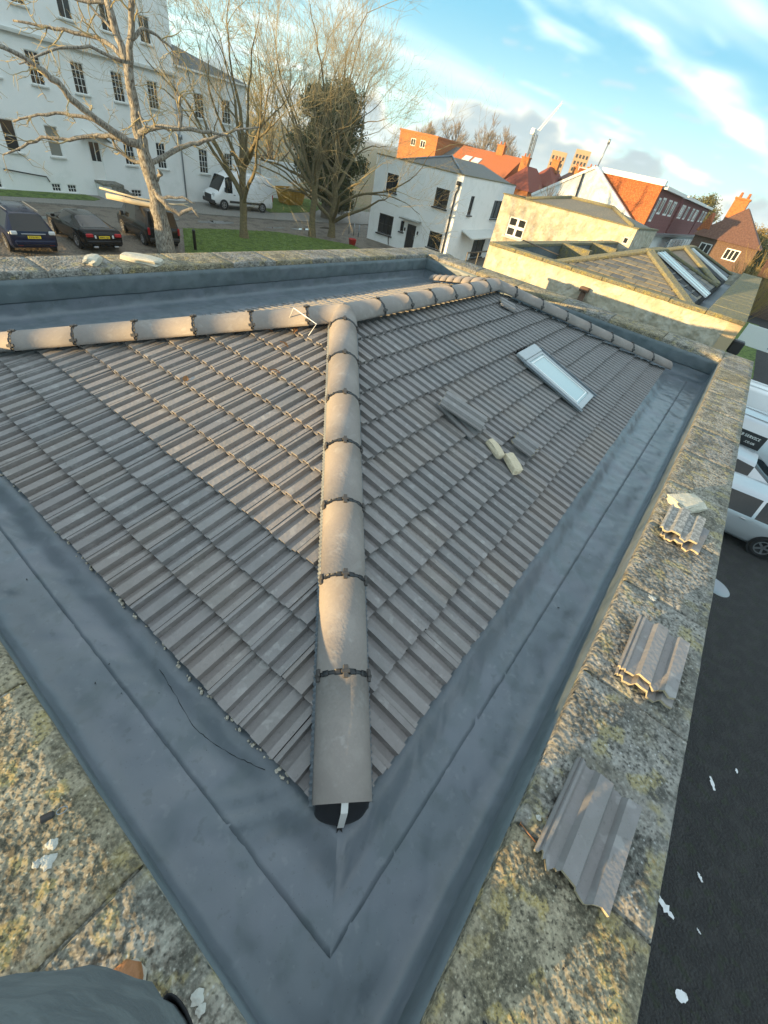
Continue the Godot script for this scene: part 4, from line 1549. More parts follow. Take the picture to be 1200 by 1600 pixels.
func make_cream_block() -> void:
	var t := thing("cream_house", "tall sunlit cream rendered house with one white cross window", "house", Vector3.ZERO)
	var x0 := 27.0
	var z0 := -13.2
	var z1 := -5.75
	var h := 6.0
	var xf := wall_xf(Vector3(x0, 0, z0), Vector3(-1, 0, 0))
	var win := [0.74, 4.25, 1.82, 5.16]
	var vent := [7.0, 5.3, 7.3, 5.62]
	var st := S()
	facade(st, xf, z1 - z0, h, [win, vent], 0.12)
	shell(st, [Vector3(x0, 0, z1), Vector3(x0 + 5.2, 0, z1), Vector3(x0 + 5.2, 0, z0), Vector3(x0, 0, z0)], h, [3])
	obj("wall", st, M.cream, t)
	window(t, xf, win, 2, 2, M.white_paint, M.glass, 0.14, M.trim, 0.07, 0.07)
	window(t, xf, vent, 1, 1, M.trim, M.glass, 0.03, null, 0.05, 0.06)
	var cp := S()
	bx(cp, Vector3(x0 - 0.06, h, z0 - 0.06), Vector3(x0 + 0.3, h + 0.06, z1 + 0.06))
	bx(cp, Vector3(x0 + 0.3, h + 0.001, z1 - 0.3), Vector3(x0 + 5.2, h + 0.061, z1 + 0.06))
	bx(cp, Vector3(x0 + 0.3, h + 0.001, z0 - 0.06), Vector3(x0 + 5.2, h + 0.061, z0 + 0.3))
	obj("coping", cp, M.moss, t)
	var rf := S()
	var A := Vector3(x0 + 0.31, h + 0.02, z0 + 1.2)
	var B := Vector3(x0 + 0.31, h + 0.02, z1 - 0.31)
	var C := Vector3(x0 + 5.2, h + 0.02, z1 - 0.31)
	var D := Vector3(x0 + 5.2, h + 0.02, z0 + 1.2)
	var R0 := Vector3(x0 + 2.7, h + 0.50, -10.4)
	var R1 := Vector3(x0 + 2.7, h + 0.50, -8.0)
	quad(rf, A, B, R1, R0)
	tri(rf, B, C, R1)
	quad(rf, C, D, R0, R1)
	tri(rf, D, A, R0)
	quad(rf, Vector3(x0 + 0.3, h, z1), Vector3(x0 + 5.2, h, z1), Vector3(x0 + 5.2, h, z0), Vector3(x0 + 0.3, h, z0))
	var r := obj("roof", rf, M.slate[2], t)
	for e in [[A, R0], [B, R1], [R0, R1]]:
		var hp := S(true)
		tube(hp, [e[0] + Vector3(0, 0.02, 0), e[1] + Vector3(0, 0.03, 0)], [0.10, 0.10], 6)
		obj("hip_roll", hp, M.moss, r)

# a plain house seen from far: box walls, gable or hip roof along x or z, chimneys, windows on given sides
func far_house(label: String, x0: float, x1: float, z0: float, z1: float, h: float, rise: float, wall: Material, roof: Material, kind: String, wins: Array = [], chims: Array = []) -> Node3D:
	var t := thing("terraced_house" if kind != "flat" else "flat_roofed_house", label, "house", Vector3.ZERO)
	var xf := wall_xf(Vector3(x0, 0, z0), Vector3(-1, 0, 0))
	var xs := wall_xf(Vector3(x0, 0, z1), Vector3(0, 0, 1))
	var hf := []
	var hs := []
	for q in wins:
		if q[0] == "f":
			hf.append(q[1])
		else:
			hs.append(q[1])
	var st := S()
	facade(st, xf, z1 - z0, h, hf, 0.12)
	facade(st, xs, x1 - x0, h, hs, 0.12)
	shell(st, [Vector3(x0, 0, z1), Vector3(x1, 0, z1), Vector3(x1, 0, z0), Vector3(x0, 0, z0)], h, [0, 3])
	var zm := (z0 + z1) * 0.5
	var xm := (x0 + x1) * 0.5
	var rf := S()
	var o := 0.25
	if kind == "gable_x":
		tri(st, Vector3(x0, h, z0), Vector3(x0, h, z1), Vector3(x0, h + rise, zm))
		tri(st, Vector3(x1, h, z1), Vector3(x1, h, z0), Vector3(x1, h + rise, zm))
		quad(rf, Vector3(x0 - o, h - 0.05, z1 + o), Vector3(x1 + o, h - 0.05, z1 + o), Vector3(x1 + o, h + rise + 0.05, zm), Vector3(x0 - o, h + rise + 0.05, zm))
		quad(rf, Vector3(x1 + o, h - 0.05, z0 - o), Vector3(x0 - o, h - 0.05, z0 - o), Vector3(x0 - o, h + rise + 0.05, zm), Vector3(x1 + o, h + rise + 0.05, zm))
	elif kind == "gable_z":
		tri(st, Vector3(x0, h, z1), Vector3(x1, h, z1), Vector3(xm, h + rise, z1))
		tri(st, Vector3(x1, h, z0), Vector3(x0, h, z0), Vector3(xm, h + rise, z0))
		quad(rf, Vector3(x0 - o, h - 0.05, z0 - o), Vector3(x0 - o, h - 0.05, z1 + o), Vector3(xm, h + rise + 0.05, z1 + o), Vector3(xm, h + rise + 0.05, z0 - o))
		quad(rf, Vector3(x1 + o, h - 0.05, z1 + o), Vector3(x1 + o, h - 0.05, z0 - o), Vector3(xm, h + rise + 0.05, z0 - o), Vector3(xm, h + rise + 0.05, z1 + o))
	elif kind == "hip":
		var k: float = min(x1 - x0, z1 - z0) * 0.5
		var a := Vector3(x0 - o, h, z1 + o)
		var b := Vector3(x1 + o, h, z1 + o)
		var c := Vector3(x1 + o, h, z0 - o)
		var d := Vector3(x0 - o, h, z0 - o)
		if z1 - z0 > x1 - x0:
			var r0 := Vector3(xm, h + rise, z0 + k)
			var r1 := Vector3(xm, h + rise, z1 - k)
			quad(rf, d, a, r1, r0)
			tri(rf, a, b, r1)
			quad(rf, b, c, r0, r1)
			tri(rf, c, d, r0)
		else:
			var r0 := Vector3(x0 + k, h + rise, zm)
			var r1 := Vector3(x1 - k, h + rise, zm)
			tri(rf, d, a, r0)
			quad(rf, a, b, r1, r0)
			tri(rf, b, c, r1)
			quad(rf, c, d, r0, r1)
	else:
		bx(rf, Vector3(x0 - 0.1, h, z0 - 0.1), Vector3(x1 + 0.1, h + 0.25, z1 + 0.1))
	obj("wall", st, wall, t)
	var r := obj("roof", rf, roof, t)
	for q in wins:
		window(t, xf if q[0] == "f" else xs, q[1], q[2], q[3], M.white_paint, M.glass, 0.08, null, 0.06, 0.09)
	for c in chims:
		var cs := S()
		cbx(cs, Vector3(c[0], c[1], c[2]), Vector3(0.9, c[3], 1.3), 0.03)
		cbx(cs, Vector3(c[0], c[1] + c[3] * 0.5 + 0.06, c[2]), Vector3(1.05, 0.16, 1.45), 0.03)
		var ch := obj("chimney", cs, M.brick, r)
		for s in [-0.35, 0.35]:
			var ps := S(true)
			lathe(ps, [[0.14, c[1] + c[3] * 0.5 + 0.14], [0.11, c[1] + c[3] * 0.5 + 0.55], [0.0, c[1] + c[3] * 0.5 + 0.55]], 8, Transform3D(Basis.IDENTITY, Vector3(c[0], 0, c[2] + s)))
			obj("chimney_pot", ps, M.tile_orange, ch)
	return t

func make_far_buildings() -> void:
	# white gable house with the orange tile-hung block and mansard behind it
	var g := thing("gabled_house", "white gable end wall with tall dark flue beside an orange tiled wall", "house", Vector3.ZERO)
	var xg := 47.6
	var ws := S()
	var pts := [Vector2(-20.2, 0), Vector2(-20.2, 5.75), Vector2(-15.4, 8.55), Vector2(-9.75, 5.05), Vector2(-9.75, 0)]
	var poly := PackedVector2Array()
	for p in pts:
		poly.append(Vector2(p.x, -p.y))
	prism(ws, poly, 0.0, 0.6, Transform3D(Basis(Vector3(0, 0, 1), Vector3(1, 0, 0), Vector3(0, -1, 0)), Vector3(xg, 0, 0)))
	obj("gable_wall", ws, M.render_white, g)
	var vb := S()
	for e in [[pts[1], pts[2]], [pts[2], pts[3]]]:
		var a := Vector3(xg - 0.02, e[0].y, e[0].x)
		var b := Vector3(xg - 0.02, e[1].y, e[1].x)
		var d := (b - a).normalized()
		bx(vb, Vector3(-0.12, 0, 0), Vector3(0.5, 0.2, (b - a).length()), Transform3D(Basis(Vector3(1, 0, 0), d.cross(Vector3(1, 0, 0)), d), a))
	obj("verge_board", vb, M.white_paint, g)
	var fl := S(true)
	tube(fl, [Vector3(xg - 0.12, 3.0, -15.9), Vector3(xg - 0.12, 8.1, -16.2)], [0.09, 0.09], 6)
	obj("flue", fl, M.black_paint, g)
	var cc := S()
	lathe(cc, [[0.0, 0.0], [0.42, 0.0], [0.42, 0.05], [0.0, 0.05]], 18, Transform3D(Basis(Vector3(0, 0, 1), Vector3(-1, 0, 0), Vector3(0, -1, 0)), Vector3(xg - 0.01, 5.7, -18.2)))
	obj("round_vent", cc, M.steel, g)
	var an := S(true)
	tube(an, [Vector3(xg + 0.3, 8.5, -15.4), Vector3(xg + 0.3, 10.3, -15.25)], [0.06, 0.05], 6)
	bx(an, Vector3(xg + 0.22, 10.2, -15.33), Vector3(xg + 0.38, 10.55, -15.17))
	obj("flagpole", an, M.steel, g)
	# mansard terrace
	var m := thing("mansard_terrace", "long mansard terrace hung with wine red tiles above a white lower storey", "house", Vector3.ZERO)
	var x0 := 48.3
	var zf := -9.7
	var os := S()
	bx(os, Vector3(x0, 0, -17.0), Vector3(x0 + 0.4, 8.42, zf - 0.02))
	obj("end_wall", os, M.tile_orange, m)
	var fa := S()
	bx(fa, Vector3(x0 - 0.15, 8.421, -15.0), Vector3(x0 + 0.55, 8.78, zf + 0.1))
	obj("fascia", fa, M.white_paint, m)
	var blocks := [[48.72, 60.0], [61.2, 78.0], [79.0, 86.0]]
	var bi := 0
	for b in blocks:
		var st := S()
		var xf := wall_xf(Vector3(b[0], 0, zf), Vector3(0, 0, 1))
		var wl: Array = []
		if bi == 0:
			wl = [[[0.5, 6.0, 1.7, 7.7], 2, 2], [[2.2, 6.6, 3.9, 7.8], 2, 1], [[5.2, 6.6, 7.2, 7.8], 2, 1], [[7.9, 6.6, 10.0, 7.8], 2, 1]]
		elif bi == 1:
			wl = [[[1.2, 6.6, 4.0, 7.8], 2, 1], [[5.2, 6.6, 7.0, 7.8], 2, 1], [[9.5, 6.6, 11.5, 7.8], 2, 1], [[12.6, 6.6, 15.4, 7.8], 2, 1]]
		else:
			wl = [[[1.0, 6.7, 3.0, 7.9], 2, 1], [[4.0, 6.7, 6.2, 7.9], 2, 1]]
		var hs := []
		for q in wl:
			hs.append(q[0])
		facade(st, xf, b[1] - b[0], 8.25, hs, 0.15, 5.2)
		shell(st, [Vector3(b[0], 0, zf), Vector3(b[1], 0, zf), Vector3(b[1], 0, -17), Vector3(b[0], 0, -17)], 8.25, [0], 5.2)
		var wallp := obj("mansard_wall", st, M.tile_wine, m)
		for q in wl:
			window(m, xf, q[0], q[1], q[2], M.white_paint, M.glass, 0.10, null, 0.05, 0.14)
		var tp := S()
		bx(tp, Vector3(b[0] - 0.1, 8.25, -17.2), Vector3(b[1] + 0.1, 8.5, zf + 0.35))
		obj("eaves_board", tp, M.white_paint, m)
		bi += 1
	var lo := S()
	bx(lo, Vector3(48.71, 0, -17), Vector3(90.0, 5.19, zf - 0.01))
	obj("lower_storey", lo, M.render_white, m)
	var gt := S()
	bx(gt, Vector3(46.5, 5.0, zf + 0.0), Vector3(92.0, 5.2, zf + 0.55))
	obj("gutter_ledge", gt, M.steel, m)
	# white boarded screen, board by board
	var sc := thing("boarded_screen", "white vertical boarded screen below the wine red terrace", "fence", Vector3(0, 0, 0))
	for k in 15:
		var st := S()
		bx(st, Vector3(60.0 + k * 2.3, 1.6, zf + 0.9), Vector3(60.0 + k * 2.3 + 1.35, 4.85, zf + 1.0))
		obj("board", st, M.white_paint, sc)
	for y in [2.2, 4.4]:
		var st := S()
		bx(st, Vector3(59.0, y, zf + 0.8), Vector3(95.0, y + 0.2, zf + 0.88))
		obj("rail", st, M.steel, sc)
	for k in 5:
		var st := S()
		bx(st, Vector3(59.5 + k * 8.4, 0.0, zf + 0.7), Vector3(59.7 + k * 8.4, 4.6, zf + 0.79))
		obj("post", st, M.steel, sc)
	# brown tiled house on the right
	var bh := far_house("brown tiled house with brick chimney and two white windows right of the terrace", 60.0, 69.0, -6.9, -1.1, 5.75, 2.9, M.brick_dark, M.tile_brown, "hip", [["f", [0.9, 4.4, 2.0, 5.3], 2, 1], ["f", [3.3, 4.4, 4.6, 5.35], 3, 1]], [[63.2, 8.15, -4.9, 2.0]])
	var dm := S()
	tri(dm, Vector3(60.4, 6.1, -7.1), Vector3(60.4, 6.1, -5.9), Vector3(60.4, 7.7, -6.5))
	tri(dm, Vector3(60.4, 6.1, -5.9), Vector3(63.4, 7.7, -6.5), Vector3(60.4, 7.7, -6.5))
	tri(dm, Vector3(60.4, 6.1, -7.1), Vector3(60.4, 7.7, -6.5), Vector3(63.4, 7.7, -6.5))
	obj("dormer", dm, M.tile_orange, bh)
	far_house("low house with bright orange roof at the right edge behind dry shrubs", 66.0, 74.0, 0.4, 8.0, 3.6, 2.2, M.brick_dark, M.tile_orange, "gable_z")
	# row of orange houses beyond the white house
	far_house("flat topped orange brick house with two small windows, leftmost of the far row", 80.0, 92.0, -61.8, -53.6, 9.3, 0.0, M.brick, M.brick, "flat", [["f", [2.6, 7.6, 3.7, 8.6], 2, 1], ["f", [4.7, 7.6, 5.8, 8.6], 2, 1], ["f", [2.6, 4.6, 3.7, 5.8], 2, 1], ["f", [4.7, 4.6, 5.8, 5.8], 2, 1]])
	far_house("narrow white walled house with slate roof between two orange houses", 80.6, 92.0, -53.3, -51.4, 6.6, 2.2, M.render_white, M.slate[0], "gable_z")
	var h2 := far_house("orange house with round dark window and chimney in the far row", 80.0, 90.0, -51.0, -39.6, 6.3, 2.9, M.brick, M.tile_orange, "gable_z", [], [[85.0, 9.4, -43.8, 1.6]])
	var rw := S()
	lathe(rw, [[0.0, 0.0], [1.0, 0.0], [1.0, 0.12], [0.8, 0.16], [0.0, 0.14]], 20, Transform3D(Basis(Vector3(0, 0, 1), Vector3(-1, 0, 0), Vector3(0, -1, 0)), Vector3(79.95, 5.1, -44.4)))
	obj("round_window", rw, M.glass, h2)
	for zz in [-48.3, -46.4]:
		var sk := S()
		var d := Vector3(5.25, 2.95, 0).normalized()
		cbx(sk, Vector3(0, 0.06, 0), Vector3(1.3, 0.12, 1.5), 0.02, Transform3D(Basis(d, Vector3(-d.y, d.x, 0), Vector3(0, 0, 1)), Vector3(82.2, 7.62, zz)))
		obj("skylight", sk, M.rooflight, h2)
	far_house("red roofed house with steep hipped roof and chimney in the far row", 79.0, 88.0, -39.3, -34.2, 5.4, 3.0, M.brick, M.tile_red, "hip", [], [[82.0, 8.4, -37.5, 1.8]])
	far_house("small red roofed house right of the steep red roof", 86.0, 94.0, -38.2, -33.4, 6.5, 2.6, M.brick, M.tile_red, "hip", [], [[90.0, 9.2, -35.6, 1.6]])
	far_house("orange house with two white attic windows in the far row", 90.0, 98.0, -34.0, -29.4, 8.0, 1.0, M.brick, M.tile_brown, "gable_z", [["f", [0.8, 6.5, 2.0, 7.7], 2, 1], ["f", [2.6, 6.5, 3.8, 7.7], 2, 1]], [[92.0, 9.2, -30.0, 1.7], [94.0, 9.0, -33.0, 1.7]])
	far_house("tan brick house with brown roof behind the cream house", 66.0, 76.0, -28.6, -22.4, 4.6, 2.4, M.brick_tan, M.tile_brown, "gable_x", [["f", [2.3, 3.2, 3.9, 4.5], 2, 1]])
	# tower blocks on the skyline
	for q in [[326.0, -128.0, 21.0, "left hand block of distant tan flats on the skyline"], [334.0, -117.0, 24.0, "right hand and taller block of distant tan flats on the skyline"]]:
		var fb := thing("apartment_block", q[3], "building", Vector3(q[0], 0, q[1]), 0.35)
		var st := S()
		var xf := wall_xf(Vector3(-6, 0, -4.4), Vector3(-1, 0, 0))
		var hs := []
		for i in 4:
			for k in 5:
				hs.append([0.9 + i * 2.0, 2.2 + k * 3.1 + (q[2] - 17.0), 2.1 + i * 2.0, 3.9 + k * 3.1 + (q[2] - 17.0)])
		facade(st, xf, 8.8, q[2] + 1.5, hs, 0.3)
		shell(st, [Vector3(-6, 0, 4.4), Vector3(6, 0, 4.4), Vector3(6, 0, -4.4), Vector3(-6, 0, -4.4)], q[2] + 1.5, [3])
		quad(st, Vector3(-6, q[2] + 1.5, 4.4), Vector3(6, q[2] + 1.5, 4.4), Vector3(6, q[2] + 1.5, -4.4), Vector3(-6, q[2] + 1.5, -4.4))
		obj("wall", st, M.brick_tan, fb)
		for h in hs:
			var gs := S()
			bx(gs, Vector3(h[0], h[1], -0.32), Vector3(h[2], h[3], -0.28), xf)
			obj("window", gs, M.glass, fb)
	# crane
	var cr := thing("tower_crane", "pale tower crane with raised jib on the skyline", "crane", Vector3(276, 0, -124))
	var ms := S()
	for s in [[-0.9, -0.9], [0.9, -0.9], [0.9, 0.9], [-0.9, 0.9]]:
		tube(ms, [Vector3(s[0], 0, s[1]), Vector3(s[0] + 3.0, 25, s[1] - 2.0)], [0.30, 0.30], 4)
	for k in 12:
		var y := k * 2.0
		var s := 1.0 if k % 2 == 0 else -1.0
		var o := Vector3(3.0, 0, -2.0) * (y / 25.0)
		tube(ms, [o + Vector3(-0.9, y, -0.9 * s), o + Vector3(-0.9, y + 2.0, 0.9 * s)], [0.16, 0.16], 4)
		tube(ms, [o + Vector3(-0.9 * s, y, -0.9), o + Vector3(0.9 * s, y + 2.0, -0.9)], [0.16, 0.16], 4)
	obj("mast", ms, M.lead, cr)
	var jb := S()
	var j0 := Vector3(3.0, 25.0, -2.0)
	var j1 := Vector3(14.0, 39.0, 2.0)
	for s in [Vector3(0, 0, -0.6), Vector3(0, 0, 0.6), Vector3(-0.6, 0.8, 0)]:
		tube(jb, [j0 + s, j1 + s * 0.5], [0.28, 0.20], 4)
	for k in 12:
		var p := j0.lerp(j1, k / 12.0)
		var q := j0.lerp(j1, (k + 1) / 12.0)
		tube(jb, [p + Vector3(0, 0, -0.6), q + Vector3(0, 0, 0.6)], [0.08, 0.08], 4)
		tube(jb, [p + Vector3(0, 0, 0.6), q + Vector3(-0.6, 0.8, 0)], [0.08, 0.08], 4)
	obj("jib", jb, M.white_paint, cr)
	var cb := S()
	cbx(cb, j0 + Vector3(-0.5, 0.8, -1.5), Vector3(2.4, 2.2, 2.0), 0.1)
	cbx(cb, j0 + Vector3(-3.2, 1.0, 0), Vector3(3.0, 1.8, 1.8), 0.1)
	obj("cab", cb, M.white_paint, cr)
	var bs := S()
	cbx(bs, Vector3(0, 0.3, 0), Vector3(5, 0.6, 5), 0.05)
	obj("base", bs, M.pave, cr)

# ------------------------------------------------------------------ trees
# a limb that wanders, tapers and forks; thick wood goes to one surface, twigs to another
func grow(wood: SurfaceTool, twig: SurfaceTool, p: Vector3, d: Vector3, len: float, r: float, depth: int, q: Dictionary) -> void:
	var n := 4 if depth > 1 else 3
	var pts := [p]
	var rad := [r]
	var dir := d
	var rend: float = r * q.get("taper", 0.62)
	for i in n:
		dir = (dir + Vector3(rng.randf_range(-1, 1), rng.randf_range(-1, 1), rng.randf_range(-1, 1)) * q.wander + Vector3(0, q.lift, 0)).normalized()
		pts.append(pts[-1] + dir * len / n)
		rad.append(lerp(r, rend, (i + 1.0) / n))
	tube(wood if r > q.thin else twig, pts, rad, 6 if r > 0.08 else (4 if r > 0.02 else 3), false)
	if depth <= 0:
		return
	var kids: int = q.kids if depth > 1 else q.kids + 1
	if q.has("dense") and depth <= 3:
		kids = 3
	for k in kids:
		var t := rng.randf_range(0.35, 1.0) if k > 0 else 1.0
		var f := t * n
		var i: int = min(int(f), n - 1)
		var at: Vector3 = pts[i].lerp(pts[i + 1], f - i)
		var side := Vector3(rng.randf_range(-1, 1), rng.randf_range(-0.6, 0.8), rng.randf_range(-1, 1))
		side = (side - dir * side.dot(dir)).normalized()
		var spread: float = q.spread * rng.randf_range(0.6, 1.25) * (0.45 if k == 0 else 1.0)
		var nd := (dir * cos(spread) + side * sin(spread)).normalized()
		grow(wood, twig, at, nd, len * rng.randf_range(q.shrink * 0.82, q.shrink * 1.12), max(lerp(r, rend, t) * (0.84 if k == 0 else rng.randf_range(0.42, 0.64)), q.fine), depth - 1, q)

func bare_tree(n: String, label: String, at: Vector3, q: Dictionary, trunk_m: Material, twig_m: Material, group := "") -> Node3D:
	var t := thing(n, label, "tree", at, 0.0, group)
	var wood := S(true)
	var twig := S(true)
	rng.seed = q.seed
	var h: float = q.trunk
	var lean: Vector3 = q.get("lean", Vector3.ZERO)
	var pts := []
	var rad := []
	for i in 7:
		var f := i / 6.0
		pts.append(Vector3(0, -0.1 + (h + 0.1) * f, 0) + lean * f * f + Vector3(0.06 * sin(i * 2.1 + q.seed), 0, 0.06 * cos(i * 1.7)) * (1.0 if i > 0 else 0.0))
		rad.append(q.r * (1.35 if i == 0 else 1.0) * lerp(1.0, 0.75, f))
	tube(wood, pts, rad, 9, false)
	var tries: int = q.limbs
	for k in tries:
		var f := rng.randf_range(q.get("low", 0.45), 1.0) if k > 1 else 1.0
		var i: int = min(int(f * 6.0), 5)
		var p: Vector3 = pts[i].lerp(pts[i + 1], f * 6.0 - i)
		var a := TAU * (k / float(tries)) + rng.randf_range(-0.4, 0.4)
		var out := Vector3(cos(a), 0, sin(a))
		var tilt: float = q.tilt * rng.randf_range(0.55, 1.2) * (0.35 if k < 2 else 1.0)
		grow(wood, twig, p, (Vector3.UP * cos(tilt) + out * sin(tilt)).normalized(), q.limb * rng.randf_range(0.8, 1.1), q.r * rng.randf_range(0.42, 0.6), q.depth, q)
	obj("trunk", wood, trunk_m, t)
	obj("crown", twig, twig_m, t)
	return t

# leaves in clumps through the crown's volume, shaded by one another
func leafy(st: SurfaceTool, c: Vector3, r: Vector3, clumps: int, per: int, size: float, shell_bias := 0.5) -> void:
	for k in clumps:
		var v := Vector3(rng.randfn(), rng.randfn(), rng.randfn()).normalized() * pow(rng.randf(), shell_bias)
		var o := c + v * r
		var cr := size * rng.randf_range(2.0, 4.5)
		for i in per:
			var p := o + Vector3(rng.randfn(), rng.randfn(), rng.randfn()) * cr * 0.5
			var u := Vector3(rng.randf_range(-1, 1), rng.randf_range(-1, 0.6), rng.randf_range(-1, 1)).normalized()
			var w := u.cross(Vector3(rng.randf_range(-1, 1), rng.randf_range(-1, 1), rng.randf_range(-1, 1))).normalized()
			var s := size * rng.randf_range(0.6, 1.3)
			quad(st, p - u * s, p + w * s * 0.4, p + u * s, p - w * s * 0.4)

func leaf_tree(n: String, label: String, at: Vector3, h: float, wid: float, clumps: int, per: int, size: float, m: Material, sd: int, low := 0.12, cat := "tree") -> void:
	var t := thing(n, label, cat, at)
	rng.seed = sd
	var tr := S(true)
	tube(tr, [Vector3(0, -0.1, 0), Vector3(0.1, h * 0.4, 0), Vector3(-0.05, h * 0.85, 0.1)], [wid * 0.09, wid * 0.06, wid * 0.02], 8, false)
	for k in 9:
		var a := k * 2.4
		var y := h * (low + 0.1 + 0.07 * k)
		tube(tr, [Vector3(0, y, 0), Vector3(cos(a) * wid * 0.4, y + h * 0.08, sin(a) * wid * 0.4)], [wid * 0.025, wid * 0.008], 5, false)
	obj("trunk", tr, M.bark, t)
	var st := S()
	for k in 9:
		var a := k * 2.39
		var yy := h * lerpf(low + 0.14, 0.86, k / 8.0)
		var rr := wid * 0.5 * (0.42 + 0.5 * sin(PI * (0.18 + 0.68 * k / 8.0)))
		leafy(st, Vector3(cos(a) * rr * 0.42, yy, sin(a) * rr * 0.42), Vector3(rr * rng.randf_range(0.6, 0.95), h * rng.randf_range(0.09, 0.15), rr * rng.randf_range(0.6, 0.95)), clumps / 9, per, size, 0.6)
	obj("crown", st, m, t)

func make_trees() -> void:
	dead_tree()
	bare_tree("lawn_tree", "bare tree with a single trunk on the lawn in front of the white van", Vector3(22.2, 0.05, -30.0), {seed = 41, trunk = 4.4, r = 0.27, limbs = 12, tilt = 0.72, limb = 3.2, depth = 6, kids = 2, wander = 0.26, lift = 0.035, spread = 0.66, shrink = 0.80, thin = 0.030, fine = 0.0065, low = 0.45, dense = true}, M.bark_green, M.twig, "bare trees on the lawn")
	bare_tree("lawn_tree", "straight bare tree, left one of the close pair by the puddle", Vector3(29.4, 0.05, -30.5), {seed = 52, trunk = 5.2, r = 0.27, limbs = 12, tilt = 0.68, limb = 3.7, depth = 6, kids = 2, wander = 0.26, lift = 0.035, spread = 0.64, shrink = 0.80, thin = 0.030, fine = 0.0065, low = 0.45, dense = true, lean = Vector3(-0.3, 0, 0.2)}, M.bark_green, M.twig, "bare trees on the lawn")
	bare_tree("lawn_tree", "wide bare tree, right one of the close pair by the puddle", Vector3(31.6, 0.0, -30.4), {seed = 63, trunk = 4.4, r = 0.29, limbs = 15, tilt = 0.95, limb = 3.9, depth = 6, kids = 2, wander = 0.26, lift = 0.03, spread = 0.66, shrink = 0.80, thin = 0.030, fine = 0.0065, low = 0.25, dense = true}, M.bark_green, M.twig, "bare trees on the lawn")
	# twiggy gold tree behind the van and the evergreen
	bare_tree("twiggy_tree", "dense gold twigged tree behind the yellow skip", Vector3(42.5, 0, -51.5), {seed = 74, trunk = 3.0, r = 0.28, limbs = 13, tilt = 0.75, limb = 3.2, depth = 5, kids = 2, wander = 0.22, lift = 0.05, spread = 0.6, shrink = 0.78, thin = 0.06, fine = 0.022, low = 0.2}, M.bark, M.twig_gold)
	bare_tree("twiggy_tree", "dense gold twigged tree just left of the dark evergreen", Vector3(48.5, 0, -50.5), {seed = 75, trunk = 3.2, r = 0.28, limbs = 13, tilt = 0.7, limb = 3.2, depth = 5, kids = 2, wander = 0.22, lift = 0.05, spread = 0.6, shrink = 0.78, thin = 0.06, fine = 0.022, low = 0.2}, M.bark, M.twig_gold)
	leaf_tree("evergreen_tree", "dark dense evergreen tree standing behind the pair of bare trees", Vector3(38.2, 0, -37.6), 10.8, 7.4, 1900, 30, 0.12, M.leaf_dark, 81, 0.05)
	leaf_tree("evergreen_shrub", "dark shrub under the bare trees at the drive's far side", Vector3(43.5, 0, -41.5), 3.4, 4.6, 420, 22, 0.09, M.leaf_olive, 82, 0.0, "shrub")
	# skyline trees
	var k := 0
	for q in [[122.0, -85.0, 7.6, "leftmost of the four bare trees on the skyline"], [128.0, -80.0, 8.6, "second bare tree from the left on the skyline"], [133.0, -73.5, 9.0, "third and tallest bare tree on the skyline"], [136.0, -69.0, 8.2, "rightmost of the four bare trees on the skyline"]]:
		bare_tree("skyline_tree", q[3], Vector3(q[0], 0, q[1]), {seed = 90 + k, trunk = q[2] * 0.95, r = 0.34, limbs = 11, tilt = 0.75, limb = q[2] * 0.34, depth = 4, kids = 3, wander = 0.15, lift = 0.05, spread = 0.55, shrink = 0.76, thin = 0.06, fine = 0.035, low = 0.4}, M.bark, M.twig_grey, "bare trees on the skyline")
		k += 1
	leaf_tree("yellow_conifer", "yellow green conifer behind the wine red terrace", Vector3(128, 0, -15.5), 11.6, 9.0, 700, 20, 0.22, M.leaf_olive, 96)
	leaf_tree("autumn_bush", "olive and gold bush tree at the right edge of the skyline", Vector3(88, 0, -2.6), 8.0, 8.6, 1200, 20, 0.12, M.leaf_gold, 97, 0.1)
	leaf_tree("autumn_bush", "smaller dark olive bush in front of the gold bush at right edge", Vector3(80, 0, -1.6), 6.6, 5.5, 600, 20, 0.12, M.leaf_olive, 98, 0.1)
	bare_tree("dry_shrub", "dry straw coloured shrub in front of the low orange roof", Vector3(46, 0, 0.2), {seed = 99, trunk = 0.8, r = 0.10, limbs = 22, tilt = 0.7, limb = 2.2, depth = 3, kids = 3, wander = 0.16, lift = 0.08, spread = 0.4, shrink = 0.72, thin = 0.03, fine = 0.012, low = 0.1}, M.bark, M.leaf_gold)
	bare_tree("dry_shrub", "thin bare shrub against the white gable wall", Vector3(44.5, 0, -17.2), {seed = 100, trunk = 3.4, r = 0.10, limbs = 9, tilt = 0.5, limb = 1.5, depth = 3, kids = 3, wander = 0.14, lift = 0.06, spread = 0.45, shrink = 0.75, thin = 0.03, fine = 0.014, low = 0.4}, M.bark, M.twig_grey)
	# bare trees west of the roof, out of the picture, whose branches dapple the low sun
	bare_tree("street_tree", "bare street tree west of the tiled roof", Vector3(-26, 0, -14.5), {seed = 111, trunk = 5.0, r = 0.20, limbs = 6, tilt = 0.7, limb = 2.6, depth = 3, kids = 2, wander = 0.16, lift = 0.05, spread = 0.55, shrink = 0.78, thin = 0.05, fine = 0.014, low = 0.4}, M.bark, M.twig, "street trees west of the roof")
	bare_tree("street_tree", "bare street tree further along west of the roof", Vector3(-9, 0, -26.5), {seed = 112, trunk = 3.6, r = 0.26, limbs = 10, tilt = 0.7, limb = 2.9, depth = 4, kids = 2, wander = 0.16, lift = 0.05, spread = 0.55, shrink = 0.78, thin = 0.05, fine = 0.016, low = 0.4}, M.bark, M.twig, "street trees west of the roof")

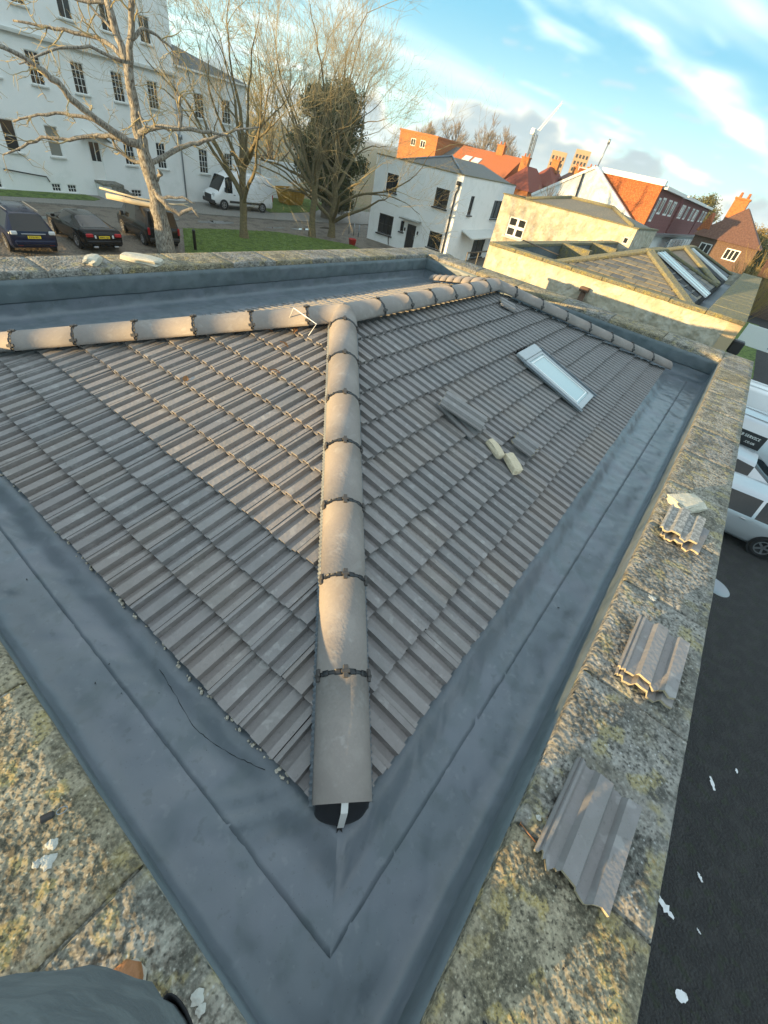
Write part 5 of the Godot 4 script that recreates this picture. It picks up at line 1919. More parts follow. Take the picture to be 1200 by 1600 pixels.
func dead_tree() -> void:
	rng.seed = 17
	var t := thing("dead_tree", "pale barkless dead tree with twisting bare limbs in front of the white building", "tree", Vector3(14.3, 0, -26.5))
	var limbs := [
		[14.30,-0.07,-26.50,0.522, 14.24,1.62,-26.53,0.395, 14.13,3.08,-26.59,0.322, 13.95,4.26,-26.69,0.322, 13.83,5.20,-26.75,0.247, 13.85,6.43,-26.74,0.212, 13.87,7.47,-26.73,0.193],
		[13.85,7.36,-26.74,0.181, 13.72,8.29,-27.04,0.164, 13.74,9.28,-27.37,0.137, 13.88,10.33,-27.64,0.100, 14.05,11.49,-27.77,0.053],
		[13.84,7.30,-26.75,0.158, 13.95,8.38,-26.24,0.127, 14.00,9.39,-25.87,0.111, 14.19,10.44,-25.42,0.085, 14.41,11.57,-25.30,0.045],
		[13.90,4.57,-26.72,0.186, 12.96,4.89,-26.66,0.166, 11.94,5.36,-26.64,0.145, 11.28,5.78,-26.66,0.140, 10.70,6.35,-26.63,0.123, 10.14,6.65,-26.71,0.097, 9.60,6.89,-26.78,0.084, 8.97,7.02,-26.89,0.071, 8.28,7.35,-27.04,0.049],
		[13.79,4.79,-26.78,0.105, 12.92,4.78,-27.82,0.099, 12.39,4.61,-28.45,0.086, 11.60,4.28,-29.11,0.078, 10.70,4.19,-29.82,0.064, 9.94,3.66,-30.35,0.052, 9.18,3.24,-30.77,0.031],
		[13.28,4.90,-27.28,0.104, 12.92,5.16,-27.93,0.093, 12.28,5.28,-28.62,0.082, 11.72,5.24,-29.27,0.071, 10.83,5.00,-29.86,0.055, 9.94,4.54,-30.58,0.038],
		[13.73,7.67,-26.81,0.107, 13.60,7.89,-27.22,0.095, 13.22,8.08,-27.88,0.083, 12.31,8.06,-28.72,0.070, 11.57,7.97,-29.35,0.051, 10.83,7.92,-29.87,0.034],
		[13.65,7.50,-26.85,0.072, 12.39,7.70,-26.85,0.059, 11.18,7.38,-27.06,0.049, 10.45,7.01,-27.23,0.035, 9.76,6.62,-27.49,0.022],
		[13.75,4.99,-26.80,0.144, 13.97,5.29,-26.34,0.129, 14.28,5.50,-25.94,0.116, 15.07,5.65,-25.17,0.104, 16.23,5.80,-24.31,0.066, 17.09,5.79,-23.73,0.032],
		[15.09,5.61,-25.16,0.104, 15.20,6.16,-25.10,0.092, 15.20,6.60,-25.09,0.070, 15.15,6.95,-25.12,0.055],
		[14.04,3.85,-26.64,0.136, 14.84,4.35,-26.54,0.124, 15.66,4.84,-26.33,0.111, 16.59,5.14,-26.05,0.095, 17.51,5.61,-25.66,0.079, 18.38,6.02,-25.30,0.057, 19.52,6.33,-24.79,0.035],
		[13.92,8.25,-26.25,0.081, 14.45,8.70,-26.19,0.070, 15.04,8.63,-26.09,0.057, 15.56,8.41,-26.04,0.044, 15.92,8.02,-25.96,0.025],
		[14.16,3.27,-26.58,0.111, 14.33,3.72,-26.03,0.082, 14.13,3.87,-25.91,0.054],
		[14.08,2.90,-26.39,0.154, 14.32,2.42,-25.80,0.127, 14.67,2.15,-25.39,0.100, 15.20,2.54,-24.98,0.069, 15.44,2.17,-24.74,0.041],
		[14.02,3.00,-26.42,0.098, 14.22,2.72,-25.97,0.079, 14.94,2.93,-25.35,0.056, 15.41,2.74,-24.98,0.034],
		[13.79,8.21,-27.01,0.071, 13.33,8.81,-27.71,0.055, 12.98,9.41,-28.24,0.036],
		[13.77,9.20,-27.36,0.069, 12.86,9.04,-28.19,0.050, 11.98,9.11,-28.90,0.031],
		[13.93,6.12,-26.70,0.066, 13.92,5.60,-26.36,0.051, 14.01,5.26,-26.09,0.031],
		[14.06,4.01,-26.74,0.095, 13.58,4.00,-27.35,0.076, 13.13,4.37,-27.82,0.059, 13.06,5.06,-27.97,0.039],
	]
	var wood := S(true)
	var twig := S(true)
	var o := Vector3(14.3, 0, -26.5)
	var q := {wander = 0.30, lift = 0.0, spread = 0.8, shrink = 0.68, thin = 0.0, fine = 0.012, kids = 2}
	for li in limbs.size():
		var l: Array = limbs[li]
		var n := l.size() / 4
		var pts := []
		var rad := []
		for i in n - 1:
			var a := Vector3(l[i * 4], l[i * 4 + 1], l[i * 4 + 2]) - o
			var b := Vector3(l[i * 4 + 4], l[i * 4 + 5], l[i * 4 + 6]) - o
			for s in 3:
				var f := s / 3.0
				var p := a.lerp(b, f)
				if s > 0:
					p += Vector3(rng.randf_range(-1, 1), rng.randf_range(-1, 1), rng.randf_range(-1, 1)) * min(0.07, l[i * 4 + 3] * 0.5)
				pts.append(p)
				rad.append(lerp(float(l[i * 4 + 3]), float(l[i * 4 + 7]), f) * rng.randf_range(0.9, 1.1))
		pts.append(Vector3(l[n * 4 - 4], l[n * 4 - 3], l[n * 4 - 2]) - o)
		rad.append(l[n * 4 - 1])
		var branch := S(true)
		tube(branch, pts, rad, 10 if li == 0 else 7, true)
		obj("trunk" if li == 0 else "limb", branch, M.bark_dead, t)
		if li > 0 and li < 12 or li > 14:
			for k in 7:
				var i := rng.randi_range(pts.size() / 3, pts.size() - 1)
				var d: Vector3 = (pts[i] - pts[i - 1]).normalized()
				var side := Vector3(rng.randf_range(-1, 1), rng.randf_range(-1, 1), rng.randf_range(-1, 1))
				side = (side - d * side.dot(d)).normalized()
				grow(twig, twig, pts[i], (d * 0.5 + side).normalized(), rng.randf_range(0.5, 1.15), min(rad[i] * 0.5, 0.035), 2, q)
	obj("twigs", twig, M.twig, t)

# ------------------------------------------------------------------ vehicles: length along -z from the tail at z = 0, tail towards +z
# stations: [distance from tail, half width, sill y, belt y, roof y, half roof width, kind of the stretch up to the next station]
# kinds: b body, s side windows, p pillar, w glass on top (windscreen or rear window)
func car_ring(s: Array) -> Array:
	var z: float = -s[0]
	var w: float = s[1]
	var yb: float = s[2]
	var bt: float = s[3]
	var rf: float = s[4]
	var wr: float = s[5]
	var side := [Vector3(0, yb, z), Vector3(w * 0.90, yb, z), Vector3(w * 0.985, yb + 0.10, z), Vector3(w, lerp(yb, bt, 0.45), z), Vector3(w * 0.995, lerp(yb, bt, 0.78), z), Vector3(w * 0.955, bt, z), Vector3(wr, max(bt + 0.004, rf - 0.075), z), Vector3(wr * 0.86, max(bt + 0.006, rf - 0.018), z), Vector3(wr * 0.5, max(bt + 0.008, rf - 0.003), z), Vector3(0, max(bt + 0.009, rf), z)]
	return side

func car_body(t: Node, stations: Array, paint: Material, glass: Material) -> void:
	var body := S(true)
	var panes := {}
	var rings := []
	for s in stations:
		rings.append(car_ring(s))
	for i in stations.size() - 1:
		var a: Array = rings[i]
		var b: Array = rings[i + 1]
		var kind: String = stations[i][6]
		for j in 9:
			for m in 2:
				var f := Vector3(1, 1, 1) if m == 0 else Vector3(-1, 1, 1)
				var p := [a[j] * f, b[j] * f, b[j + 1] * f, a[j + 1] * f]
				var is_glass: bool = (kind == "s" and j == 5) or (kind == "w" and j >= 6)
				var st := body
				if is_glass:
					var key := ("side_window%d" % m) if kind == "s" else ("windscreen%d" % (0 if i < stations.size() / 2 else 1))
					if not panes.has(key):
						panes[key] = S(true)
					st = panes[key]
				if m == 0:
					quad(st, p[0], p[1], p[2], p[3])
				else:
					quad(st, p[3], p[2], p[1], p[0])
	for e in [0, stations.size() - 1]:
		var r: Array = rings[e]
		for j in 9:
			for m in [1.0, -1.0]:
				var f := Vector3(m, 1, 1)
				tric(body, Vector3(0, (r[0].y + r[9].y) * 0.5, r[0].z), r[j] * f, r[j + 1] * f, Vector3(0, r[0].y, r[0].z + (-1.0 if e == 0 else 1.0)))
	obj("body", body, paint, t)
	for k in panes:
		obj("rear_window" if k == "windscreen0" else ("windscreen" if k == "windscreen1" else "side_window"), panes[k], glass, t)

func wheel(t: Node, x: float, z: float, r: float, wd := 0.22, spokes := 5) -> void:
	var s: float = sign(x)
	var xf := Transform3D(Basis(Vector3(0, 0, 1), Vector3(s, 0, 0), Vector3(0, s, 0)), Vector3(x, r, z))
	var ar := S()
	lathe(ar, [[r * 0.55, 0.02], [r * 1.13, 0.02], [r * 1.13, 0.028], [r * 0.55, 0.028]], 22, xf)
	obj("wheel_arch", ar, M.trim_black, t)
	var ty := S(true)
	lathe(ty, [[r * 0.62, -wd + 0.04], [r * 0.94, -wd + 0.04], [r, -wd + 0.07], [r, 0.01], [r * 0.94, 0.045], [r * 0.66, 0.05], [r * 0.64, 0.03]], 22, xf)
	var w := obj("wheel", ty, M.tyre, t)
	var rm := S()
	lathe(rm, [[r * 0.64, 0.030], [r * 0.60, 0.042], [r * 0.56, 0.02], [r * 0.2, 0.0], [0.0, 0.0]], 22, xf)
	obj("rim", rm, M.trim_black, w)
	var sp := S()
	for k in spokes:
		var a := TAU * k / spokes
		bx(sp, Vector3(0, 0.012, -r * 0.075), Vector3(r * 0.60, 0.036, r * 0.075), xf * Transform3D(Basis(Vector3.UP, a), Vector3.ZERO))
	lathe(sp, [[r * 0.64, 0.026], [r * 0.645, 0.044], [r * 0.56, 0.046], [r * 0.55, 0.03]], 22, xf)
	obj("spokes", sp, M.rim, w)

func part_box(t: Node, n: String, c: Vector3, size: Vector3, m: Material, bevel := 0.01, rot := Vector3.ZERO) -> MeshInstance3D:
	var st := S()
	cbx(st, Vector3.ZERO, size, min(bevel, size.x * 0.45, size.y * 0.45, size.z * 0.45), Transform3D(Basis.from_euler(rot), c))
	return obj(n, st, m, t)

func lettering(parent: Node, text: String, size: float, m: Material, xf: Transform3D, depth := 0.004) -> void:
	var tm := TextMesh.new()
	var sf := SystemFont.new()
	sf.font_names = PackedStringArray(["Droid Sans"])
	sf.font_weight = 700
	tm.font = sf
	tm.text = text
	tm.font_size = 32
	tm.pixel_size = size / 32.0
	tm.depth = depth
	put("lettering", tm, m, parent, xf)

func plate(t: Node, text: String, c: Vector3, m: Material) -> void:
	var p := part_box(t, "number_plate", c, Vector3(0.52, 0.115, 0.015), m, 0.003)
	lettering(p, text, 0.095, M.black_paint, Transform3D(Basis.IDENTITY, c + Vector3(0, 0, 0.009)))

func make_vehicles() -> void:
	# navy people carrier
	var c1 := thing("parked_car", "dark blue people carrier with yellow plate, leftmost of the parked dark cars", "car", Vector3(8.15, 0.01, -26.75), -0.06, "dark cars parked in a row")
	car_body(c1, [[0.0, 0.80, 0.42, 0.80, 0.82, 0.66, "b"], [0.05, 0.88, 0.34, 0.98, 1.00, 0.74, "w"], [0.42, 0.92, 0.24, 1.02, 1.60, 0.62, "p"], [0.55, 0.93, 0.22, 1.02, 1.64, 0.63, "s"], [1.55, 0.94, 0.22, 1.00, 1.68, 0.65, "p"], [1.62, 0.94, 0.22, 1.00, 1.68, 0.65, "s"], [2.75, 0.94, 0.22, 0.98, 1.64, 0.64, "p"], [2.9, 0.94, 0.22, 0.98, 1.60, 0.63, "w"], [3.85, 0.93, 0.24, 0.96, 1.00, 0.72, "b"], [4.5, 0.90, 0.26, 0.86, 0.88, 0.66, "b"], [4.76, 0.76, 0.34, 0.66, 0.68, 0.5, "b"]], M.paint_navy, M.car_glass)
	for s in [-1.0, 1.0]:
		wheel(c1, s * 0.93, -0.95, 0.34)
		wheel(c1, s * 0.93, -3.75, 0.34)
		part_box(c1, "tail_lamp", Vector3(s * 0.74, 0.94, 0.015), Vector3(0.26, 0.15, 0.10), M.lamp_clear, 0.03)
		part_box(c1, "reflector", Vector3(s * 0.62, 0.46, 0.0), Vector3(0.20, 0.07, 0.03), M.lamp_red, 0.01)
		part_box(c1, "door_mirror", Vector3(s * 1.02, 1.05, -3.15), Vector3(0.20, 0.15, 0.12), M.paint_navy, 0.03)
		part_box(c1, "roof_rail", Vector3(s * 0.60, 1.68, -1.6), Vector3(0.03, 0.04, 2.0), M.steel, 0.01)
	part_box(c1, "chrome_strip", Vector3(0, 0.90, 0.03), Vector3(0.95, 0.035, 0.04), M.rim, 0.01)
	part_box(c1, "bumper", Vector3(0, 0.55, 0.03), Vector3(1.62, 0.20, 0.12), M.paint_navy, 0.05)
	plate(c1, "FX16 NZC", Vector3(0, 0.77, 0.012), M.plate_yellow)
	# black coupe
	var c2 := thing("parked_car", "black coupe with red tail lamps beside the dark blue people carrier", "car", Vector3(11.3, 0.01, -26.95), -0.02, "dark cars parked in a row")
	car_body(c2, [[0.0, 0.78, 0.42, 0.80, 0.82, 0.62, "b"], [0.06, 0.89, 0.30, 0.98, 1.0, 0.74, "b"], [0.72, 0.93, 0.22, 1.00, 1.02, 0.70, "w"], [1.62, 0.935, 0.20, 0.98, 1.36, 0.57, "s"], [2.6, 0.935, 0.20, 0.95, 1.40, 0.58, "s"], [3.0, 0.93, 0.20, 0.94, 1.36, 0.57, "w"], [3.85, 0.93, 0.20, 0.92, 0.95, 0.72, "b"], [4.6, 0.91, 0.22, 0.84, 0.86, 0.66, "b"], [5.0, 0.74, 0.30, 0.64, 0.66, 0.5, "b"]], M.paint_black, M.car_glass)
	for s in [-1.0, 1.0]:
		wheel(c2, s * 0.92, -1.05, 0.35)
		wheel(c2, s * 0.92, -4.0, 0.35)
		part_box(c2, "tail_lamp", Vector3(s * 0.68, 0.80, 0.01), Vector3(0.34, 0.17, 0.10), M.lamp_red, 0.04)
		part_box(c2, "reversing_lamp", Vector3(s * 0.42, 0.74, 0.015), Vector3(0.08, 0.14, 0.05), M.lamp_clear, 0.015)
		part_box(c2, "door_mirror", Vector3(s * 1.0, 0.98, -3.3), Vector3(0.19, 0.13, 0.11), M.paint_black, 0.03)
		part_box(c2, "exhaust", Vector3(s * 0.5, 0.30, 0.04), Vector3(0.22, 0.08, 0.10), M.rim, 0.02)
	part_box(c2, "bumper", Vector3(0, 0.50, 0.03), Vector3(1.66, 0.18, 0.12), M.paint_black, 0.05)
	plate(c2, "MW62 EJD", Vector3(0, 0.72, 0.012), M.plate_yellow)
	# small black van behind the dead tree
	var c3 := thing("parked_van", "small black van half hidden behind the dead tree's trunk", "van", Vector3(14.9, 0.01, -27.6), -0.10, "dark cars parked in a row")
	car_body(c3, [[0.0, 0.86, 0.40, 0.95, 0.97, 0.76, "b"], [0.04, 0.90, 0.30, 1.02, 1.04, 0.80, "w"], [0.16, 0.92, 0.24, 1.04, 1.80, 0.72, "p"], [0.4, 0.93, 0.22, 1.04, 1.86, 0.74, "b"], [1.6, 0.94, 0.22, 1.04, 1.88, 0.75, "s"], [2.9, 0.94, 0.22, 1.02, 1.86, 0.74, "p"], [3.0, 0.94, 0.22, 1.02, 1.84, 0.73, "w"], [3.75, 0.93, 0.24, 1.02, 1.06, 0.78, "b"], [4.3, 0.90, 0.26, 0.92, 0.94, 0.7, "b"], [4.5, 0.80, 0.32, 0.7, 0.72, 0.55, "b"]], M.paint_black, M.car_glass)
	for s in [-1.0, 1.0]:
		wheel(c3, s * 0.92, -0.8, 0.32)
		wheel(c3, s * 0.92, -3.6, 0.32)
		part_box(c3, "tail_lamp", Vector3(s * 0.84, 0.86, 0.0), Vector3(0.12, 0.36, 0.10), M.lamp_red, 0.03)
		part_box(c3, "door_mirror", Vector3(s * 1.03, 1.10, -3.1), Vector3(0.2, 0.22, 0.12), M.trim_black, 0.03)
	part_box(c3, "bumper", Vector3(0, 0.45, 0.03), Vector3(1.7, 0.2, 0.12), M.trim_black, 0.05)
	# pale broken boughs fallen across the van's roof
	for q in [[[Vector3(13.1, 2.05, -29.8), Vector3(14.2, 1.98, -28.9), Vector3(15.0, 1.97, -28.2), Vector3(15.7, 1.93, -27.4)], 0.14], [[Vector3(13.0, 2.32, -30.2), Vector3(14.3, 2.18, -28.9), Vector3(15.9, 2.12, -28.0), Vector3(16.6, 2.3, -27.6)], 0.05], [[Vector3(14.6, 2.10, -29.6), Vector3(15.6, 2.03, -28.7), Vector3(16.6, 2.12, -28.1), Vector3(17.2, 1.95, -27.8)], 0.04]]:
		var bs := S(true)
		var r: float = q[1]
		tube(bs, q[0], [r, r * 0.95, r * 0.8, r * 0.4], 7)
		var bo := obj("fallen_bough", bs, M.wood)
		tag(bo, "thick pale broken bough lying across the small black van's roof" if r > 0.1 else ("thin broken branch left above the thick bough on the black van" if r > 0.045 else "thin broken branch reaching right over the black van's rear"), "branch", "broken boughs on the black van")
	# big white van by the wing
	var c4 := thing("white_van", "tall white panel van parked in front of the white wing", "van", Vector3(32.0, 0.07, -39.55), -PI / 2.0 + 0.05 + PI)
	c4.rotation.y = PI / 2.0 - 0.09
	car_body(c4, [[0.0, 0.96, 0.42, 1.2, 2.50, 0.86, "b"], [0.06, 1.0, 0.36, 1.2, 2.62, 0.90, "b"], [2.2, 1.0, 0.34, 1.2, 2.66, 0.91, "b"], [3.9, 1.0, 0.34, 1.2, 2.64, 0.90, "p"], [4.1, 1.0, 0.34, 1.22, 2.50, 0.88, "s"], [4.75, 1.0, 0.34, 1.22, 2.34, 0.86, "w"], [5.35, 0.98, 0.36, 1.20, 1.32, 0.82, "b"], [5.75, 0.95, 0.38, 1.08, 1.12, 0.76, "b"], [5.92, 0.84, 0.42, 0.9, 0.92, 0.62, "b"]], M.paint_white, M.car_glass)
	for s in [-1.0, 1.0]:
		wheel(c4, s * 0.98, -1.15, 0.36)
		wheel(c4, s * 0.98, -5.0, 0.36)
		part_box(c4, "side_moulding", Vector3(s * 0.99, 0.62, -2.9), Vector3(0.05, 0.17, 3.1), M.trim_black, 0.01)
		part_box(c4, "tail_lamp", Vector3(s * 0.93, 1.15, 0.0), Vector3(0.12, 0.5, 0.08), M.lamp_red, 0.02)
		part_box(c4, "headlamp", Vector3(s * 0.74, 0.98, -5.78), Vector3(0.3, 0.26, 0.2), M.lamp_clear, 0.04)
		part_box(c4, "door_mirror", Vector3(s * 1.10, 1.45, -4.85), Vector3(0.18, 0.32, 0.14), M.trim_black, 0.03)
	part_box(c4, "front_grille", Vector3(0, 0.80, -5.90), Vector3(1.1, 0.34, 0.08), M.trim_black, 0.02)
	part_box(c4, "front_bumper", Vector3(0, 0.50, -5.80), Vector3(1.84, 0.30, 0.34), M.trim_black, 0.06)
	part_box(c4, "door_handle", Vector3(-1.0, 1.12, -3.95), Vector3(0.04, 0.05, 0.16), M.trim_black, 0.01)
	# silver hatchback in the yard
	var c5 := thing("silver_car", "silver hatchback with alloy wheels parked in the yard below the parapet", "car", Vector3(14.95, 0.01, 4.75), 0.04)
	car_body(c5, [[0.0, 0.78, 0.42, 0.78, 0.80, 0.62, "b"], [0.06, 0.87, 0.32, 0.98, 1.0, 0.72, "w"], [0.45, 0.90, 0.24, 1.00, 1.42, 0.58, "p"], [0.62, 0.905, 0.22, 0.99, 1.47, 0.60, "s"], [1.5, 0.91, 0.21, 0.96, 1.51, 0.62, "p"], [1.58, 0.91, 0.21, 0.96, 1.51, 0.62, "s"], [2.5, 0.91, 0.21, 0.93, 1.47, 0.61, "p"], [2.62, 0.91, 0.21, 0.93, 1.43, 0.60, "w"], [3.4, 0.90, 0.22, 0.92, 0.96, 0.70, "b"], [3.95, 0.87, 0.24, 0.84, 0.86, 0.64, "b"], [4.2, 0.72, 0.32, 0.64, 0.66, 0.5, "b"]], M.paint_silver, M.car_glass)
	for s in [-1.0, 1.0]:
		wheel(c5, s * 0.90, -0.85, 0.325)
		wheel(c5, s * 0.90, -3.35, 0.325)
		part_box(c5, "tail_lamp", Vector3(s * 0.76, 0.88, -0.02), Vector3(0.2, 0.2, 0.16), M.lamp_red, 0.03)
		part_box(c5, "door_mirror", Vector3(s * 0.98, 1.0, -2.75), Vector3(0.18, 0.14, 0.11), M.paint_silver, 0.03)
		part_box(c5, "door_handle", Vector3(s * 0.91, 0.86, -1.72), Vector3(0.03, 0.035, 0.16), M.rim, 0.01)
	# second car, nose this way, beyond it
	var c6 := thing("silver_car", "pale silver car with big windscreen between hatchback and panel van", "car", Vector3(17.3, 0.01, 0.75), PI - 0.05)
	car_body(c6, [[0.0, 0.78, 0.42, 0.78, 0.80, 0.62, "b"], [0.06, 0.87, 0.32, 0.98, 1.0, 0.72, "w"], [0.5, 0.88, 0.24, 0.98, 1.46, 0.60, "s"], [1.6, 0.88, 0.22, 0.96, 1.50, 0.61, "p"], [1.68, 0.88, 0.22, 0.96, 1.50, 0.61, "s"], [2.2, 0.88, 0.22, 0.95, 1.46, 0.60, "w"], [3.15, 0.87, 0.24, 0.95, 0.98, 0.70, "b"], [3.7, 0.84, 0.26, 0.84, 0.86, 0.62, "b"], [3.9, 0.70, 0.34, 0.64, 0.66, 0.5, "b"]], M.paint_silver, M.car_glass)
	for s in [-1.0, 1.0]:
		wheel(c6, s * 0.87, -0.8, 0.31)
		wheel(c6, s * 0.87, -3.1, 0.31)
		part_box(c6, "headlamp", Vector3(s * 0.66, 0.74, -3.72), Vector3(0.26, 0.16, 0.2), M.lamp_clear, 0.03)
	# silver panel van with the black sign on its side
	var c7 := thing("panel_van", "silver panel van with black lettered sign on its side in the yard", "van", Vector3(19.75, 0.01, 0.45), PI)
	car_body(c7, [[0.0, 0.92, 0.44, 1.15, 1.90, 0.80, "b"], [0.06, 0.96, 0.36, 1.15, 2.02, 0.84, "b"], [1.4, 0.97, 0.34, 1.15, 2.06, 0.86, "b"], [2.95, 0.97, 0.34, 1.15, 2.04, 0.85, "p"], [3.1, 0.97, 0.34, 1.14, 2.0, 0.84, "s"], [3.9, 0.97, 0.34, 1.12, 1.92, 0.82, "w"], [4.5, 0.95, 0.36, 1.12, 1.2, 0.80, "b"], [4.95, 0.90, 0.38, 1.0, 1.03, 0.72, "b"], [5.1, 0.80, 0.42, 0.8, 0.82, 0.6, "b"]], M.paint_silver, M.car_glass)
	for s in [-1.0, 1.0]:
		wheel(c7, s * 0.95, -0.95, 0.34)
		wheel(c7, s * 0.95, -4.1, 0.34)
		part_box(c7, "side_moulding", Vector3(s * 0.965, 0.62, -2.4), Vector3(0.04, 0.06, 3.6), M.paint_silver, 0.01)
		part_box(c7, "door_handle", Vector3(s * 0.975, 1.02, -2.75), Vector3(0.03, 0.05, 0.18), M.trim_black, 0.01)
		part_box(c7, "roof_rib", Vector3(s * 0.45, 2.07, -1.6), Vector3(0.08, 0.03, 2.7), M.paint_silver, 0.01)
	var sg := part_box(c7, "side_sign", Vector3(0.925, 1.45, -1.75), Vector3(0.02, 0.50, 1.75), M.black_paint, 0.004, Vector3(0, 0, 0.13))
	var face := Basis(Vector3(0, 0, -1), Vector3(-0.13, 0.99, 0), Vector3(0.99, 0.13, 0))
	lettering(sg, "ER SERVICE", 0.125, M.white_paint, Transform3D(face, Vector3(0.938, 1.55, -2.14)))
	lettering(sg, ".CO.UK", 0.10, M.white_paint, Transform3D(face, Vector3(0.962, 1.36, -2.25)))
	# white van further back
	var c8 := thing("panel_van", "white van furthest along the yard with only its pale roof showing", "van", Vector3(23.3, 0.01, 0.55), PI)
	car_body(c8, [[0.0, 0.92, 0.44, 1.15, 2.05, 0.84, "b"], [0.06, 0.98, 0.36, 1.15, 2.2, 0.9, "b"], [2.95, 0.98, 0.34, 1.15, 2.24, 0.9, "p"], [3.1, 0.98, 0.34, 1.14, 2.2, 0.9, "s"], [3.9, 0.98, 0.34, 1.12, 2.05, 0.86, "w"], [4.6, 0.95, 0.36, 1.12, 1.2, 0.80, "b"], [5.1, 0.90, 0.38, 1.0, 1.03, 0.72, "b"], [5.25, 0.80, 0.42, 0.8, 0.82, 0.6, "b"]], M.paint_white, M.car_glass)
	for s in [-1.0, 1.0]:
		wheel(c8, s * 0.96, -0.95, 0.34)
		wheel(c8, s * 0.96, -4.2, 0.34)
		part_box(c8, "roof_rib", Vector3(s * 0.4, 2.25, -1.7), Vector3(0.08, 0.03, 2.6), M.paint_white, 0.01)

# ------------------------------------------------------------------ street things
func make_street_things() -> void:
	rng.seed = 300
	for q in [[16.48, -27.15, "black bollard on the lawn edge right of the black van"], [6.55, -27.2, "black bollard at the left edge beside the dark blue car"]]:
		var st := S(true)
		lathe(st, [[0.0, -0.05], [0.085, -0.05], [0.085, 0.95], [0.10, 0.96], [0.10, 1.0], [0.07, 1.05], [0.0, 1.06]], 12)
		var b := obj("bollard", st, M.black_paint)
		b.position = Vector3(q[0], 0.05, q[1])
		tag(b, q[2], "bollard", "black bollards along the lawn")
	# yellow skip: tapered body with rim, ribs and lifting lugs
	var sk := thing("skip", "yellow builder's skip on the grass behind the white van", "skip", Vector3(38.9, 0.09, -43.9), 0.25)
	var hb := [Vector3(-1.15, 0.08, 0.75), Vector3(1.15, 0.08, 0.75), Vector3(1.15, 0.08, -0.75), Vector3(-1.15, 0.08, -0.75)]
	var ht := [Vector3(-1.75, 1.45, 0.85), Vector3(1.75, 1.45, 0.85), Vector3(1.75, 1.45, -0.85), Vector3(-1.75, 1.45, -0.85)]
	var bs := S()
	for k in 4:
		var k2 := (k + 1) % 4
		quad(bs, hb[k], hb[k2], ht[k2], ht[k])
		quad(bs, ht[k] * Vector3(0.95, 1, 0.94), ht[k2] * Vector3(0.95, 1, 0.94), hb[k2] * Vector3(0.95, 2.0, 0.94), hb[k] * Vector3(0.95, 2.0, 0.94))
		quad(bs, ht[k], ht[k2], ht[k2] * Vector3(0.95, 1, 0.94), ht[k] * Vector3(0.95, 1, 0.94))
	quad(bs, hb[0] * Vector3(0.95, 2.0, 0.94), hb[1] * Vector3(0.95, 2.0, 0.94), hb[2] * Vector3(0.95, 2.0, 0.94), hb[3] * Vector3(0.95, 2.0, 0.94))
	quad(bs, hb[3], hb[2], hb[1], hb[0])
	obj("body", bs, M.skip_yellow, sk)
	for s in [-1.0, 1.0]:
		for x in [-0.9, -0.3, 0.3, 0.9]:
			var rs := S()
			bx(rs, Vector3(x - 0.04, 0.1, 0.0), Vector3(x + 0.04, 1.4, 0.06), Transform3D(Basis(Vector3(1, 0, 0), s * 0.072), Vector3(0, 0, s * 0.752)) if s > 0 else Transform3D(Basis(Vector3.UP, PI) * Basis(Vector3(1, 0, 0), 0.072), Vector3(0, 0, -0.752)))
			obj("rib", rs, M.skip_yellow, sk)
	var fs := S()
	cbx(fs, Vector3(0, 0.04, 0), Vector3(2.2, 0.08, 1.3), 0.01)
	obj("skid", fs, M.skip_yellow, sk)
	var dbr := S()
	for k in 26:
		var s := rng.randf_range(0.12, 0.4)
		cbx(dbr, Vector3.ZERO, Vector3(s * 1.6, s * 0.5, s), s * 0.08, Transform3D(Basis.from_euler(Vector3(rng.randf(), rng.randf() * 6.0, rng.randf())), Vector3(rng.randf_range(-1.3, 1.3), rng.randf_range(1.0, 1.5), rng.randf_range(-0.5, 0.5))))
	var dr := obj("debris", dbr, M.rubble, sk)
	dr.set_meta("kind", "stuff")
	# red tub by the bare tree
	var tb := thing("red_tub", "red plastic tub on the ground right of the bare trees", "tub", Vector3(31.6, 0.012, -27.9), 0.4)
	var ts := S(true)
	lathe(ts, [[0.0, 0.0], [0.26, 0.0], [0.33, 0.42], [0.35, 0.44], [0.32, 0.44], [0.25, 0.04], [0.0, 0.04]], 14)
	obj("bucket", ts, M.red_plastic, tb)
	for s in [-1.0, 1.0]:
		var hs := S(true)
		tube(hs, [Vector3(s * 0.33, 0.4, -0.08), Vector3(s * 0.42, 0.43, -0.05), Vector3(s * 0.42, 0.43, 0.05), Vector3(s * 0.33, 0.4, 0.08)], [0.02, 0.02, 0.02, 0.02], 6)
		obj("handle", hs, M.red_plastic, tb)
	# posts by the white house
	for k in 3:
		var ps := S(true)
		tube(ps, [Vector3(0, -0.02, 0), Vector3(0, 0.95, 0)], [0.05, 0.05], 8)
		var p := obj("marker_post", ps, M.steel)
		p.position = Vector3(35.2 + k * 0.06, 0.01, -31.6 + k * 0.55)
		tag(p, ["furthest of three thin grey posts by the white house corner", "middle of three thin grey posts by the white house corner", "nearest of three thin grey posts by the white house corner"][k], "post", "grey posts by the white house corner")
	# satellite dish on the yard wall, seen edge-over the coping
	var dt := thing("satellite_dish", "grey satellite dish on the wall just under the right-hand coping", "satellite dish", Vector3(3.00, G - 0.20, 0.54))
	var ds := S(true)
	var df := Transform3D(Basis(Vector3(0.75, 0, -0.66), Vector3(-0.35, 0.85, 0.40).normalized(), Vector3(0.41, -0.79, 0.46)).orthonormalized(), Vector3.ZERO)
	lathe(ds, [[0.0, -0.03], [0.05, -0.02], [0.088, 0.0], [0.092, 0.005], [0.088, 0.003], [0.05, -0.014], [0.0, -0.024]], 24, df)
	obj("reflector", ds, M.steel, dt)
	var da := S(true)
